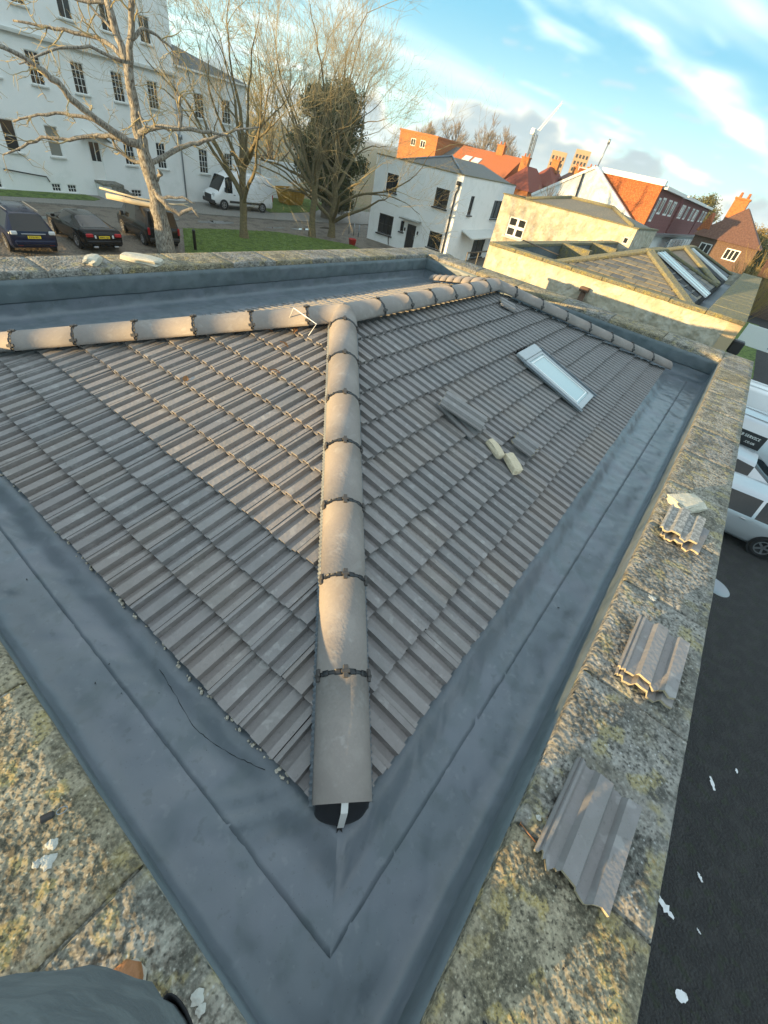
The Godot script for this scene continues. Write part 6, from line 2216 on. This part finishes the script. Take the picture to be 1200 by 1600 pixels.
	tube(da, [Vector3(0, -0.03, 0), Vector3(0, -0.10, -0.08), Vector3(0, -0.10, -0.146)], [0.018, 0.018, 0.018], 6)
	obj("bracket", da, M.steel, dt)
	# downpipe at the neighbour's corner
	var np := thing("corner_downpipe", "black downpipe with hopper at the neighbour's yard corner", "pipe", Vector3(13.7, 0, 0.28))
	var ns := S(true)
	tube(ns, [Vector3(0, 0, 0), Vector3(0, 4.6, 0)], [0.05, 0.05], 8)
	obj("pipe", ns, M.black_paint, np)
	part_box(np, "hopper", Vector3(0, 4.75, 0), Vector3(0.26, 0.3, 0.26), M.black_paint, 0.03)
	# blue and white board beyond the vans
	var bb := thing("notice_board", "blue and white board standing at the far end of the yard", "board", Vector3(40.5, 0.04, 2.9), -PI / 2.0)
	part_box(bb, "panel", Vector3(0, 1.5, 0), Vector3(3.2, 1.3, 0.06), M.white_paint, 0.01)
	part_box(bb, "blue_panel", Vector3(0.9, 1.5, 0.036), Vector3(1.2, 0.9, 0.01), M.blue_paint, 0.003)
	for s in [-1.3, 1.3]:
		part_box(bb, "post", Vector3(s, 0.45, -0.07), Vector3(0.09, 2.4 - 1.5, 0.07), M.steel, 0.01)
	# unseen wall added behind the photographer to keep the low sun off the yard
	var bw := thing("added_shade_wall", "unseen brick wall added behind the photographer to shade the yard", "wall", Vector3(-2.4, 0, -7.0))
	var ws := S()
	bx(ws, Vector3(0, 0, 0), Vector3(0.3, 2.4, 24.0))
	obj("wall", ws, M.brick_dark, bw)
	var wc := S()
	bx(wc, Vector3(-0.05, 2.4, -0.03), Vector3(0.35, 2.48, 24.03))
	obj("wall_coping", wc, M.pave, bw)
	litter()

func litter() -> void:
	# torn gloves and scraps on the tarmac
	var spots := [[1112, 3.52, 5.88, 0.30, 0.09, 0.4, "long white scrap of plastic on the tarmac beside the parapet"], [0, 3.30, 3.62, 0.30, 0.12, 1.2, "white torn glove on the tarmac close under the parapet's edge"], [0, 4.40, 4.55, 0.16, 0.06, 0.7, "thin white paper strip on the tarmac"], [0, 4.04, 3.05, 0.20, 0.14, 2.2, "crumpled white scrap nearest the picture's bottom edge"], [0, 3.9, 7.3, 0.12, 0.05, 0.2, "tiny white scrap on the tarmac further along the wall"], [0, 3.5, 3.2, 0.08, 0.03, 1.0, "short white sliver beside the torn glove"]]
	var pos := [Vector2(6.02, 3.56), Vector2(3.75, 3.20), Vector2(4.46, 3.54), Vector2(3.02, 3.50), Vector2(6.57, 3.90), Vector2(3.81, 3.60)]
	for k in spots.size():
		var q: Array = spots[k]
		var st := S(true)
		var n := 9
		var rows := []
		for i in n:
			var row := []
			var f := i / float(n - 1)
			var wd: float = q[4] * (0.35 + 0.65 * sin(PI * f)) * (1.0 + 1.1 * fn.get_noise_2d(i * 5.0, k * 9.0 + 2.0))
			for j in 5:
				var g := j / 4.0 - 0.5
				row.append(Vector3((f - 0.5) * q[3] + 0.02 * fn.get_noise_2d(i * 5.0, j * 5.0 + k), 0.008 + 0.040 * abs(fn.get_noise_2d(i * 1.7 + k * 10.0, j * 2.3)), g * wd))
			rows.append(row)
		for i in n - 1:
			for j in 4:
				quad(st, rows[i][j], rows[i][j + 1], rows[i + 1][j + 1], rows[i + 1][j])
		if k == 1:
			for fgr in 3:
				tube(st, [Vector3(0.12, 0.014, -0.03 + fgr * 0.03), Vector3(0.18, 0.016, -0.045 + fgr * 0.045), Vector3(0.23, 0.012, -0.05 + fgr * 0.055)], [0.012, 0.012, 0.007], 6)
		var o := obj("torn_glove" if k == 1 else "litter_scrap", st, M.litter)
		o.position = Vector3(pos[k].x, 0.006, pos[k].y)
		o.rotation.y = q[5]
		o.scale = Vector3.ONE * 0.72
		tag(o, q[6], "glove" if k == 1 else "litter", "white litter on the tarmac")

# ------------------------------------------------------------------ loose things on the roof and the copings
const LOOSE := [[0.0, 0.006], [0.006, 0.014], [0.012, 0.006], [0.018, 0.014], [0.026, 0.016], [0.036, 0.004], [0.068, 0.004], [0.080, 0.028], [0.128, 0.028], [0.140, 0.004], [0.170, 0.004], [0.182, 0.028], [0.228, 0.028]]

# a roof tile off the roof: front and back edges may be broken
func loose_tile(n: String, label: String, cat: String, xf: Transform3D, len: float, rough_front: float, rough_back: float, m: Material, w0 := 0, w1 := 12, sd := 1, group := "") -> void:
	var t := thing(n, label, cat, xf.origin, 0.0, group)
	t.basis = xf.basis
	var body := S()
	var edge := S()
	var edge2 := S()
	var tk := Vector3(0, -0.012, 0)
	var cols := []
	for i in range(w0, w1 + 1):
		cols.append([LOOSE[i][0], LOOSE[i][1]])
		if i < w1:
			cols.append([(LOOSE[i][0] + LOOSE[i + 1][0]) * 0.5, (LOOSE[i][1] + LOOSE[i + 1][1]) * 0.5])
	var lift := 0.013
	var fr := []
	var bk := []
	for c in cols:
		var za: float = rough_front * (0.5 + fn.get_noise_2d(c[0] * 40.0, sd * 13.0))
		var zb: float = rough_back * (0.5 + fn.get_noise_2d(c[0] * 40.0, sd * 17.0 + 5.0))
		fr.append(Vector3(c[0], c[1] + lift, -za))
		bk.append(Vector3(c[0], c[1] + lift, -len + zb))
	for i in cols.size() - 1:
		quad(body, fr[i], fr[i + 1], bk[i + 1], bk[i])
		quad(body, fr[i + 1] + tk, fr[i] + tk, bk[i] + tk, bk[i + 1] + tk)
		var fe := edge if rough_front > 0.0 else body
		var be := edge2 if rough_back > 0.0 else body
		quad(fe, fr[i] + tk, fr[i + 1] + tk, fr[i + 1], fr[i])
		quad(be, bk[i + 1] + tk, bk[i] + tk, bk[i], bk[i + 1])
	var l := cols.size() - 1
	quad(body, bk[0] + tk, fr[0] + tk, fr[0], bk[0])
	quad(body, fr[l] + tk, bk[l] + tk, bk[l], fr[l])
	obj("tile", body, m, t)
	if rough_front > 0.0:
		obj("broken_edge", edge, M.break_edge, t)
	if rough_back > 0.0:
		obj("broken_edge", edge2, M.break_edge, t)

# a chipped lump: a box whose corners are knocked about
func lump(n: String, label: String, cat: String, xf: Transform3D, size: Vector3, m: Material, sd: int, group := "") -> void:
	var st := S()
	var g := {}
	var nn := 3
	for i in nn + 1:
		for j in nn + 1:
			for k in nn + 1:
				if i in [0, nn] or j in [0, nn] or k in [0, nn]:
					var p := Vector3(i / float(nn) - 0.5, j / float(nn), k / float(nn) - 0.5)
					var corner := int(i in [0, nn]) + int(j == nn) + int(k in [0, nn])
					var sh = 1.0 - 0.04 * corner * corner * (0.5 + abs(fn.get_noise_3d(i * 7.0 + sd * 31.0, j * 7.0, k * 7.0)))
					p = Vector3(p.x * sh, p.y * (sh if j == nn else 1.0), p.z * sh)
					p += Vector3(fn.get_noise_3d(i * 3.0, j * 3.0 + sd * 11.0, k * 3.0), 0.0 if j == 0 else fn.get_noise_3d(i * 3.0 + 50.0, j * 3.0 + sd * 11.0, k * 3.0), fn.get_noise_3d(i * 3.0, j * 3.0 + sd * 11.0, k * 3.0 + 50.0)) * 0.13
					g[[i, j, k]] = p * size
	var ctr := Vector3(0, size.y * 0.5, 0)
	for a in nn:
		for b in nn:
			for s in [0, nn]:
				qc(st, g[[s, a, b]], g[[s, a + 1, b]], g[[s, a + 1, b + 1]], g[[s, a, b + 1]], ctr)
				qc(st, g[[a, s, b]], g[[a + 1, s, b]], g[[a + 1, s, b + 1]], g[[a, s, b + 1]], ctr)
				qc(st, g[[a, b, s]], g[[a + 1, b, s]], g[[a + 1, b + 1, s]], g[[a, b + 1, s]], ctr)
	var o := obj(n, st, m)
	o.transform = xf
	tag(o, label, cat, group)

func along_x(at: Vector3, yaw := 0.0, tilt := 0.0) -> Transform3D:
	return Transform3D(Basis(Vector3.UP, yaw) * Basis(Vector3(1, 0, 0), tilt) * Basis(Vector3(0, 0, 1), Vector3(0, 1, 0), Vector3(-1, 0, 0)), at)

func make_loose_things() -> void:
	rng.seed = 500
	# tiles on the right-hand coping
	loose_tile("roof_tile_loose", "grey ribbed roof tile with broken end lying nearest on the right-hand coping", "roof tile", along_x(P(0.745, 0.004, 0.072), -0.05), 0.392, 0.03, 0.02, M.tile[1], 0, 12, 1, "loose tiles on the coping")
	loose_tile("roof_tile_loose", "lower grey tile of the pair on the coping, mostly covered", "roof tile", along_x(P(1.585, 0.004, 0.112), -0.02), 0.34, 0.02, 0.02, M.tile[2], 0, 12, 2, "loose tiles on the coping")
	loose_tile("roof_tile_loose", "upper grey tile of the pair on the coping with sunlit broken edge", "roof tile", along_x(P(1.610, 0.034, 0.104), -0.03, 0.0), 0.392, 0.03, 0.01, M.tile[0], 0, 12, 3, "loose tiles on the coping")
	loose_tile("roof_tile_loose", "lower tile of the mortar stained pair on the coping", "roof tile", along_x(P(2.85, 0.004, 0.075), -0.09), 0.36, 0.02, 0.02, M.tile[1], 0, 12, 4, "loose tiles on the coping")
	var stained := mat(Color(1, 1, 1), 0.9, layered(512, lin(0.20, 0.195, 0.185), [[noise_bytes(512, 131, 0.02, 5), 0.42, 0.66, lin(0.40, 0.39, 0.36), 0.8], [noise_bytes(512, 132, 0.06, 4), 0.55, 0.75, lin(0.56, 0.54, 0.50), 0.6]]), 2.2, null)
	loose_tile("roof_tile_loose", "pale mortar stained tile on top of its pair beside a stone fragment", "roof tile", along_x(P(2.875, 0.036, 0.040), -0.04), 0.385, 0.03, 0.02, stained, 2, 12, 5, "loose tiles on the coping")
	lump("stone_fragment", "wedge shaped tan stone fragment on the coping beyond the stained tiles", "stone", Transform3D(Basis(Vector3.UP, -0.65), P(3.45, 0.002, 0.165)), Vector3(0.27, 0.055, 0.17), M.rubble, 1)
	lump("stone_fragment", "small pointed white stone fragment on the far left coping", "stone", Transform3D(Basis(Vector3.UP, 0.9), P(2.30, 0.002, -6.02)), Vector3(0.26, 0.07, 0.14), M.rubble, 2, "white stones on the far coping")
	lump("stone_fragment", "larger flat white stone slab on the far left coping", "stone", Transform3D(Basis(Vector3.UP, -0.95), P(2.84, 0.002, -6.02)), Vector3(0.46, 0.06, 0.22), M.rubble, 3, "white stones on the far coping")
	# loose pieces on the right-hand slope
	var along := (E2 - E1).normalized()
	var rel := RJ - E1
	var up := (rel - along * rel.dot(along)).normalized()
	var n := along.cross(up)
	var on := func(x: float, y: float, z: float, turn: float, lift: float) -> Transform3D:
		return Transform3D(Basis(n, turn) * Basis(along, n, -up), P(x, y, z) + n * lift)
	loose_tile("roof_tile_loose", "unfixed grey tile lying askew on the right-hand slope, underneath another", "roof tile", on.call(2.86, -0.055, -1.36, -0.05, 0.026), 0.40, 0.0, 0.0, M.tile[3], 0, 12, 6, "loose tiles on the slope")
	loose_tile("roof_tile_loose", "unfixed grey tile on top of another on the right-hand slope", "roof tile", on.call(2.90, -0.040, -1.33, 0.30, 0.062), 0.40, 0.0, 0.02, M.tile[0], 4, 12, 7, "loose tiles on the slope")
	loose_tile("roof_tile_loose", "broken grey tile piece beside two cream lumps on the slope", "roof tile", on.call(3.22, -0.185, -0.93, 0.20, 0.034), 0.24, 0.03, 0.05, M.tile[1], 4, 12, 8, "loose tiles on the slope")
	loose_tile("roof_tile_loose", "short cut tile offcut lying just below the far end of the ridge", "roof tile", on.call(5.56, 0.245, -2.36, 0.55, 0.02), 0.22, 0.0, 0.02, M.tile[0], 4, 12, 9, "loose tiles on the slope")
	lump("mortar_lump", "upper of two cream lumps lying on the tiled slope", "rubble", on.call(2.975, -0.105, -1.185, -0.36, 0.030), Vector3(0.075, 0.05, 0.185), M.wood, 5)
	lump("mortar_lump", "lower and wider of two cream lumps lying on the tiled slope", "rubble", on.call(2.995, -0.155, -1.015, -0.52, 0.030), Vector3(0.105, 0.05, 0.185), M.wood, 6)
	# car key on the near coping
	var ky := thing("car_key", "black car key with metal ring lying on the left-hand coping", "key", P(-0.10, 0.004, -1.048), -0.35)
	part_box(ky, "fob", Vector3(-0.012, 0.008, 0), Vector3(0.036, 0.013, 0.020), M.black_plastic, 0.005)
	var rg := S(true)
	var pts := []
	var rad := []
	for k in 17:
		var a := TAU * k / 16.0
		pts.append(Vector3(0.022 + cos(a) * 0.013, 0.006 + 0.003 * sin(a), sin(a) * 0.009))
		rad.append(0.0016)
	tube(rg, pts, rad, 5)
	obj("ring", rg, M.steel, ky)
	# nail at the joint of the right-hand coping
	var nl := thing("nail", "rusty nail at a joint of the right-hand coping", "nail", P(0.80, 0.006, 0.012))
	var ns := S(true)
	tube(ns, [Vector3(0, 0, 0), Vector3(-0.012, 0, 0.06)], [0.0022, 0.0018], 6)
	lathe(ns, [[0.0, -0.001], [0.006, -0.001], [0.006, 0.001], [0.0, 0.001]], 8, Transform3D(Basis(Vector3(1, 0, 0), 1.4), Vector3(0, 0.001, 0)))
	obj("shank", ns, M.boot, nl)
	# lichen rosettes, raised from the stone
	for q in [[-0.150, -0.955, 0.024], [-0.128, -0.985, 0.020], [-0.17, -0.97, 0.013], [-0.045, -0.452, 0.020], [-0.052, -0.43, 0.014], [0.86, 0.055, 0.012], [2.25, 0.16, 0.030]]:
		var st := S(true)
		var ring := []
		var ring2 := []
		for k in 16:
			var a := TAU * k / 16.0
			var r: float = q[2] * (0.75 + 0.55 * fn.get_noise_2d(cos(a) * 2.0 + q[0] * 50.0, sin(a) * 2.0 + q[1] * 50.0))
			ring.append(Vector3(cos(a) * r, 0.0, -sin(a) * r))
			ring2.append(Vector3(cos(a) * r * 0.7, 0.003, -sin(a) * r * 0.7))
		for k in 16:
			var k2 := (k + 1) % 16
			quad(st, ring[k], ring[k2], ring2[k2], ring2[k])
			tri(st, ring2[k], ring2[k2], Vector3(0, 0.0035, 0))
		var o := obj("lichen_patch", st, M.lichen)
		o.position = P(q[0], 0.0012, q[1])
		var where := "pale lichen rosette beside the black car key on the left-hand coping"
		if q[1] > -0.6 and q[0] < 0.0:
			where = "pale lichen rosette beside the person's boot on the coping"
		elif q[0] > 2.0:
			where = "grey lichen patch on the coping between the two pairs of tiles"
		elif q[0] > 0.5:
			where = "small pale lichen dot beside the nail on the right-hand coping"
		tag(o, where, "lichen", "lichen rosettes on the copings")
	var gr := S()
	for k in 90:
		var side := 2 if k % 4 else (k / 4) % 2
		var x := rng.randf_range(0.3, 8.4) if side == 0 else rng.randf_range(0.06, 0.36)
		var z := rng.randf_range(-0.40, -0.06) if side == 0 else rng.randf_range(-5.4, -0.3)
		var y := floor_y(x, z) + 0.004
		if side == 2:
			x = pow(rng.randf(), 1.7) * 6.0
			z = rng.randf_range(0.02, 0.42)
			y = 0.001
		var q := rng.randf_range(0.002, 0.0065)
		cbx(gr, Vector3.ZERO, Vector3(q * rng.randf_range(1.0, 2.6), q * 0.7, q), q * 0.2, Transform3D(Basis(Vector3.UP, rng.randf() * 6.0), P(x, y + q * 0.3, z)))
	var go := obj("roof_grit", gr, M.felt)
	tag(go, "dark crumbs of grit scattered over gutter and coping", "grit")
	go.set_meta("kind", "stuff")
	# leaves and a bent wire where hip meets ridge
	for q in [[2.45, 0.27, -2.93, 0.4], [2.30, 0.23, -2.82, 1.9], [2.36, 0.24, -3.08, 3.0], [1.55, 0.03, -3.05, 0.9], [2.05, 0.16, -2.62, 2.6]]:
		var st := S(true)
		var rows := []
		for i in 6:
			var f := i / 5.0
			var w := 0.022 * sin(PI * clamp(f * 0.94 + 0.05, 0.0, 1.0)) * (1.0 if i % 2 == 0 else 0.7)
			rows.append([Vector3(f * 0.075, 0.012 * sin(f * 3.0), w), Vector3(f * 0.075, 0.012 * sin(f * 3.0) - 0.004, 0), Vector3(f * 0.075, 0.012 * sin(f * 3.0) + 0.004, -w)])
		loft(st, rows, false)
		var o := obj("fallen_leaf", st, M.leaf_brown)
		var lw := RJ - E4
		o.position = P(q[0], 0.0, q[2])
		var nl2 := (E1 - E4).cross(RJ - E4).normalized()
		o.position.y = G + E4.y - (nl2.x * (q[0] - E4.x) + nl2.z * (q[2] - E4.z)) / nl2.y + 0.014
		o.rotation = Vector3(0, q[3], 0.27)
		tag(o, "lone dry brown leaf lower down on the left-hand tiles" if q[0] < 1.8 else ("dry brown leaf midway up the left-hand tiles" if q[0] < 2.2 else "dry brown leaf caught just below where hips and ridge meet"), "leaf", "dry leaves on the tiles")
	var wr := S(true)
	var wb := P(2.55, 0.375, -2.88)
	tube(wr, [wb + Vector3(-0.10, -0.02, -0.12), wb + Vector3(-0.10, 0.11, -0.06), wb + Vector3(0.0, 0.03, 0.10), wb + Vector3(-0.06, -0.06, 0.08)], [0.004, 0.004, 0.004, 0.004], 5)
	var wo := obj("bent_wire", wr, M.white_paint)
	tag(wo, "bent white wire sticking up where the hips meet the ridge", "wire")

# ------------------------------------------------------------------ the photographer, standing on the left-hand coping
func body_ring(c: Vector3, f: Vector3, rx: float, rz: float, y: float, n := 28, wob := 0.0) -> Array:
	var r := Vector3(-f.z, 0, f.x)
	var out := []
	for k in n:
		var a := TAU * k / n
		var fold = 1.0 - abs(fn.get_noise_3d(cos(a) * 2.6 + y * 3.0, y * 5.0, sin(a) * 2.6))
		var w := 1.0 + wob * fn.get_noise_3d(cos(a) * 2.2, y * 7.0, sin(a) * 2.2) + wob * 0.55 * (pow(fold, 4.0) - 0.4)
		out.append(Vector3(c.x, y, c.z) + (f * cos(a) * rx - r * sin(a) * rz) * w)
	return out

func make_person() -> void:
	var t := thing("person", "person in washed blue denim jacket and brown boot standing on the left-hand coping", "person", P(-0.205, 0.0, -0.415))
	var f := Vector3(0.85, 0, -0.53).normalized()
	var r := Vector3(-f.z, 0, f.x)
	var Z := Vector3.ZERO
	# body under the clothes: one surface from feet to crown
	var body := S(true)
	var rings := []
	for q in [[0.86, 0.10, 0.145, 0.0], [0.95, 0.10, 0.15, 0.0], [1.08, 0.095, 0.14, 0.0], [1.25, 0.10, 0.17, -0.01], [1.38, 0.085, 0.18, -0.02], [1.44, 0.065, 0.10, -0.02], [1.48, 0.055, 0.058, -0.015], [1.53, 0.060, 0.056, -0.005], [1.56, 0.085, 0.066, 0.01], [1.60, 0.095, 0.074, 0.01], [1.66, 0.098, 0.077, 0.01], [1.71, 0.090, 0.070, 0.005], [1.75, 0.058, 0.046, 0.0], [1.765, 0.01, 0.01, 0.0]]:
		rings.append(body_ring(Z + f * (q[3] - 0.03), f, q[1], q[2], q[0], 20))
	loft(body, rings)
	tube(body, [f * 0.075 + Vector3(0, 1.66, 0), f * 0.10 + Vector3(0, 1.625, 0), f * 0.085 + Vector3(0, 1.615, 0)], [0.008, 0.014, 0.010], 8)
	for s in [-1.0, 1.0]:
		tube(body, [r * s * 0.076 + Vector3(0, 1.67, 0), r * s * 0.088 + Vector3(0, 1.65, 0), r * s * 0.076 + Vector3(0, 1.61, 0)], [0.012, 0.018, 0.008], 8)
		# arm hanging, hand with fingers
		var sh: Vector3 = r * s * 0.19 + Vector3(0, 1.37, 0) - f * 0.05
		var el: Vector3 = r * s * 0.25 + Vector3(0, 1.08, 0) - f * 0.10
		var wr: Vector3 = r * s * 0.255 + Vector3(0, 0.84, 0) - f * 0.04
		tube(body, [sh, el, wr, wr + Vector3(0, -0.05, 0), wr + Vector3(0, -0.09, 0)], [0.045, 0.038, 0.026, 0.034, 0.034], 10)
		for k in 4:
			var b: Vector3 = wr + Vector3(0, -0.085, 0) + f * (0.028 - k * 0.019)
			var ln: float = [0.066, 0.074, 0.070, 0.056][k]
			tube(body, [b, b + Vector3(0, -ln * 0.55, 0) - r * s * 0.004, b + Vector3(0, -ln, 0) - r * s * 0.02], [0.009, 0.0085, 0.007], 6)
		tube(body, [wr + f * 0.025 + Vector3(0, -0.03, 0), wr + f * 0.05 + Vector3(0, -0.065, 0), wr + f * 0.052 + Vector3(0, -0.10, 0)], [0.011, 0.010, 0.008], 6)
		tube(body, [r * s * 0.09 + Vector3(0, 0.9, 0) - f * 0.03, r * s * 0.10 + Vector3(0, 0.48, 0) - f * 0.02, r * s * 0.10 + Vector3(0, 0.10, 0) - f * 0.06], [0.075, 0.05, 0.035], 10)
	obj("body", body, M.skin, t)
	var hair := S(true)
	var hr := []
	for q in [[1.63, 0.088, 0.084, -0.045], [1.69, 0.098, 0.086, -0.035], [1.735, 0.088, 0.074, -0.03], [1.775, 0.055, 0.048, -0.03], [1.785, 0.005, 0.005, -0.03]]:
		hr.append(body_ring(f * q[3], f, q[1], q[2], q[0], 16))
	loft(hair, hr)
	obj("hair", hair, M.hair, t)
	# denim jacket, hem flared, black lining
	var jk := S(true)
	var jr := []
	for q in [[0.655, 0.185, 0.225], [0.66, 0.192, 0.232], [0.70, 0.196, 0.235], [0.76, 0.192, 0.230], [0.84, 0.182, 0.222], [0.93, 0.172, 0.215], [1.03, 0.160, 0.207], [1.14, 0.145, 0.200], [1.25, 0.130, 0.200], [1.34, 0.112, 0.190], [1.41, 0.090, 0.150], [1.45, 0.075, 0.09]]:
		jr.append(body_ring(-f * (0.012 if q[0] < 1.0 else 0.035), f, q[1], q[2], q[0], 72, 0.055))
	loft(jk, jr)
	var jacket := obj("denim_jacket", jk, M.denim, t)
	var ln := S(true)
	loft(ln, [body_ring(-f * 0.012, f, 0.179, 0.219, 0.656, 40, 0.055), body_ring(-f * 0.012, f, 0.165, 0.205, 0.80, 40, 0.03)])
	obj("lining", ln, M.lining, jacket)
	for s in [-1.0, 1.0]:
		var sl := S(true)
		tube(sl, [r * s * 0.16 + Vector3(0, 1.38, 0) - f * 0.04, r * s * 0.22 + Vector3(0, 1.24, 0) - f * 0.08, r * s * 0.252 + Vector3(0, 1.08, 0) - f * 0.105, r * s * 0.258 + Vector3(0, 0.95, 0) - f * 0.075, r * s * 0.258 + Vector3(0, 0.86, 0) - f * 0.045], [0.075, 0.066, 0.060, 0.052, 0.046], 14)
		obj("sleeve", sl, M.denim, jacket)
		var lg := S(true)
		tube(lg, [r * s * 0.085 + Vector3(0, 0.92, 0) - f * 0.03, r * s * 0.095 + Vector3(0, 0.68, 0) - f * 0.02, r * s * 0.10 + Vector3(0, 0.45, 0) - f * 0.02, r * s * 0.10 + Vector3(0, 0.12, 0) - f * (0.05 if s < 0 else 0.10)], [0.105, 0.088, 0.072, 0.064], 14)
		obj("trousers", lg, M.denim, t)
		# boot: sole and upper
		var toe: Vector3 = (f * 0.155 + r * s * 0.10 if s < 0 else f * 0.04 + r * s * 0.12)
		if s < 0:
			toe = Vector3(-0.100, 0, -0.612) - Vector3(-0.205, 0, -0.415)
		var up := S(true)
		var ur := []
		for q in [[0.0, 0.018, 0.030, 0.052], [0.02, 0.036, 0.046, 0.066], [0.06, 0.046, 0.052, 0.074], [0.12, 0.046, 0.058, 0.085], [0.17, 0.042, 0.075, 0.12], [0.21, 0.042, 0.095, 0.15], [0.26, 0.040, 0.095, 0.15], [0.29, 0.022, 0.08, 0.13]]:
			var ring := []
			for k in 14:
				var a := TAU * k / 14.0
				ring.append(toe - f * q[0] + r * cos(a) * q[1] + Vector3(0, 0.022 + (q[3] - 0.022) * (0.5 + 0.5 * sin(a)), 0))
			ring.reverse()
			ur.append(ring)
		loft(up, ur)
		var boot := obj("boot", up, M.boot, t)
		var so := S()
		var poly := PackedVector2Array()
		for q in [[0.004, 0.0], [-0.01, 0.03], [-0.06, 0.05], [-0.14, 0.046], [-0.20, 0.042], [-0.27, 0.042], [-0.295, 0.02], [-0.295, -0.02], [-0.27, -0.042], [-0.20, -0.042], [-0.14, -0.046], [-0.06, -0.05], [-0.01, -0.03]]:
			var p: Vector3 = toe + f * q[0] + r * q[1]
			poly.append(Vector2(p.x, p.z))
		prism(so, poly, 0.003, 0.026)
		obj("sole", so, M.boot_sole, boot)
	# black open pocket pouch at the hem
	var pc := S(true)
	var ang := -0.50
	var pd := (f * cos(ang) - (-r) * sin(-ang)).normalized()
	pd = (f * cos(0.62) + r * sin(0.62)).normalized()
	var po := pd * 0.192
	var pr := pd.cross(Vector3.UP).normalized()
	var prs := []
	for q in [[0.63, 0.004, 0.020], [0.67, 0.008, 0.028], [0.705, 0.012, 0.033], [0.709, 0.010, 0.031], [0.705, 0.008, 0.029], [0.68, 0.005, 0.022], [0.65, 0.002, 0.014]]:
		var ring := []
		for k in 18:
			var a := TAU * k / 18.0
			ring.append(po + pd * cos(a) * q[1] + pr * sin(a) * q[2] + Vector3(0, q[0], 0))
		prs.append(ring)
	loft(pc, prs)
	for k in 18:
		tri(pc, prs[6][k], prs[6][(k + 1) % 18], po + Vector3(0, 0.65, 0))
	obj("belt_pouch", pc, M.lining, t)
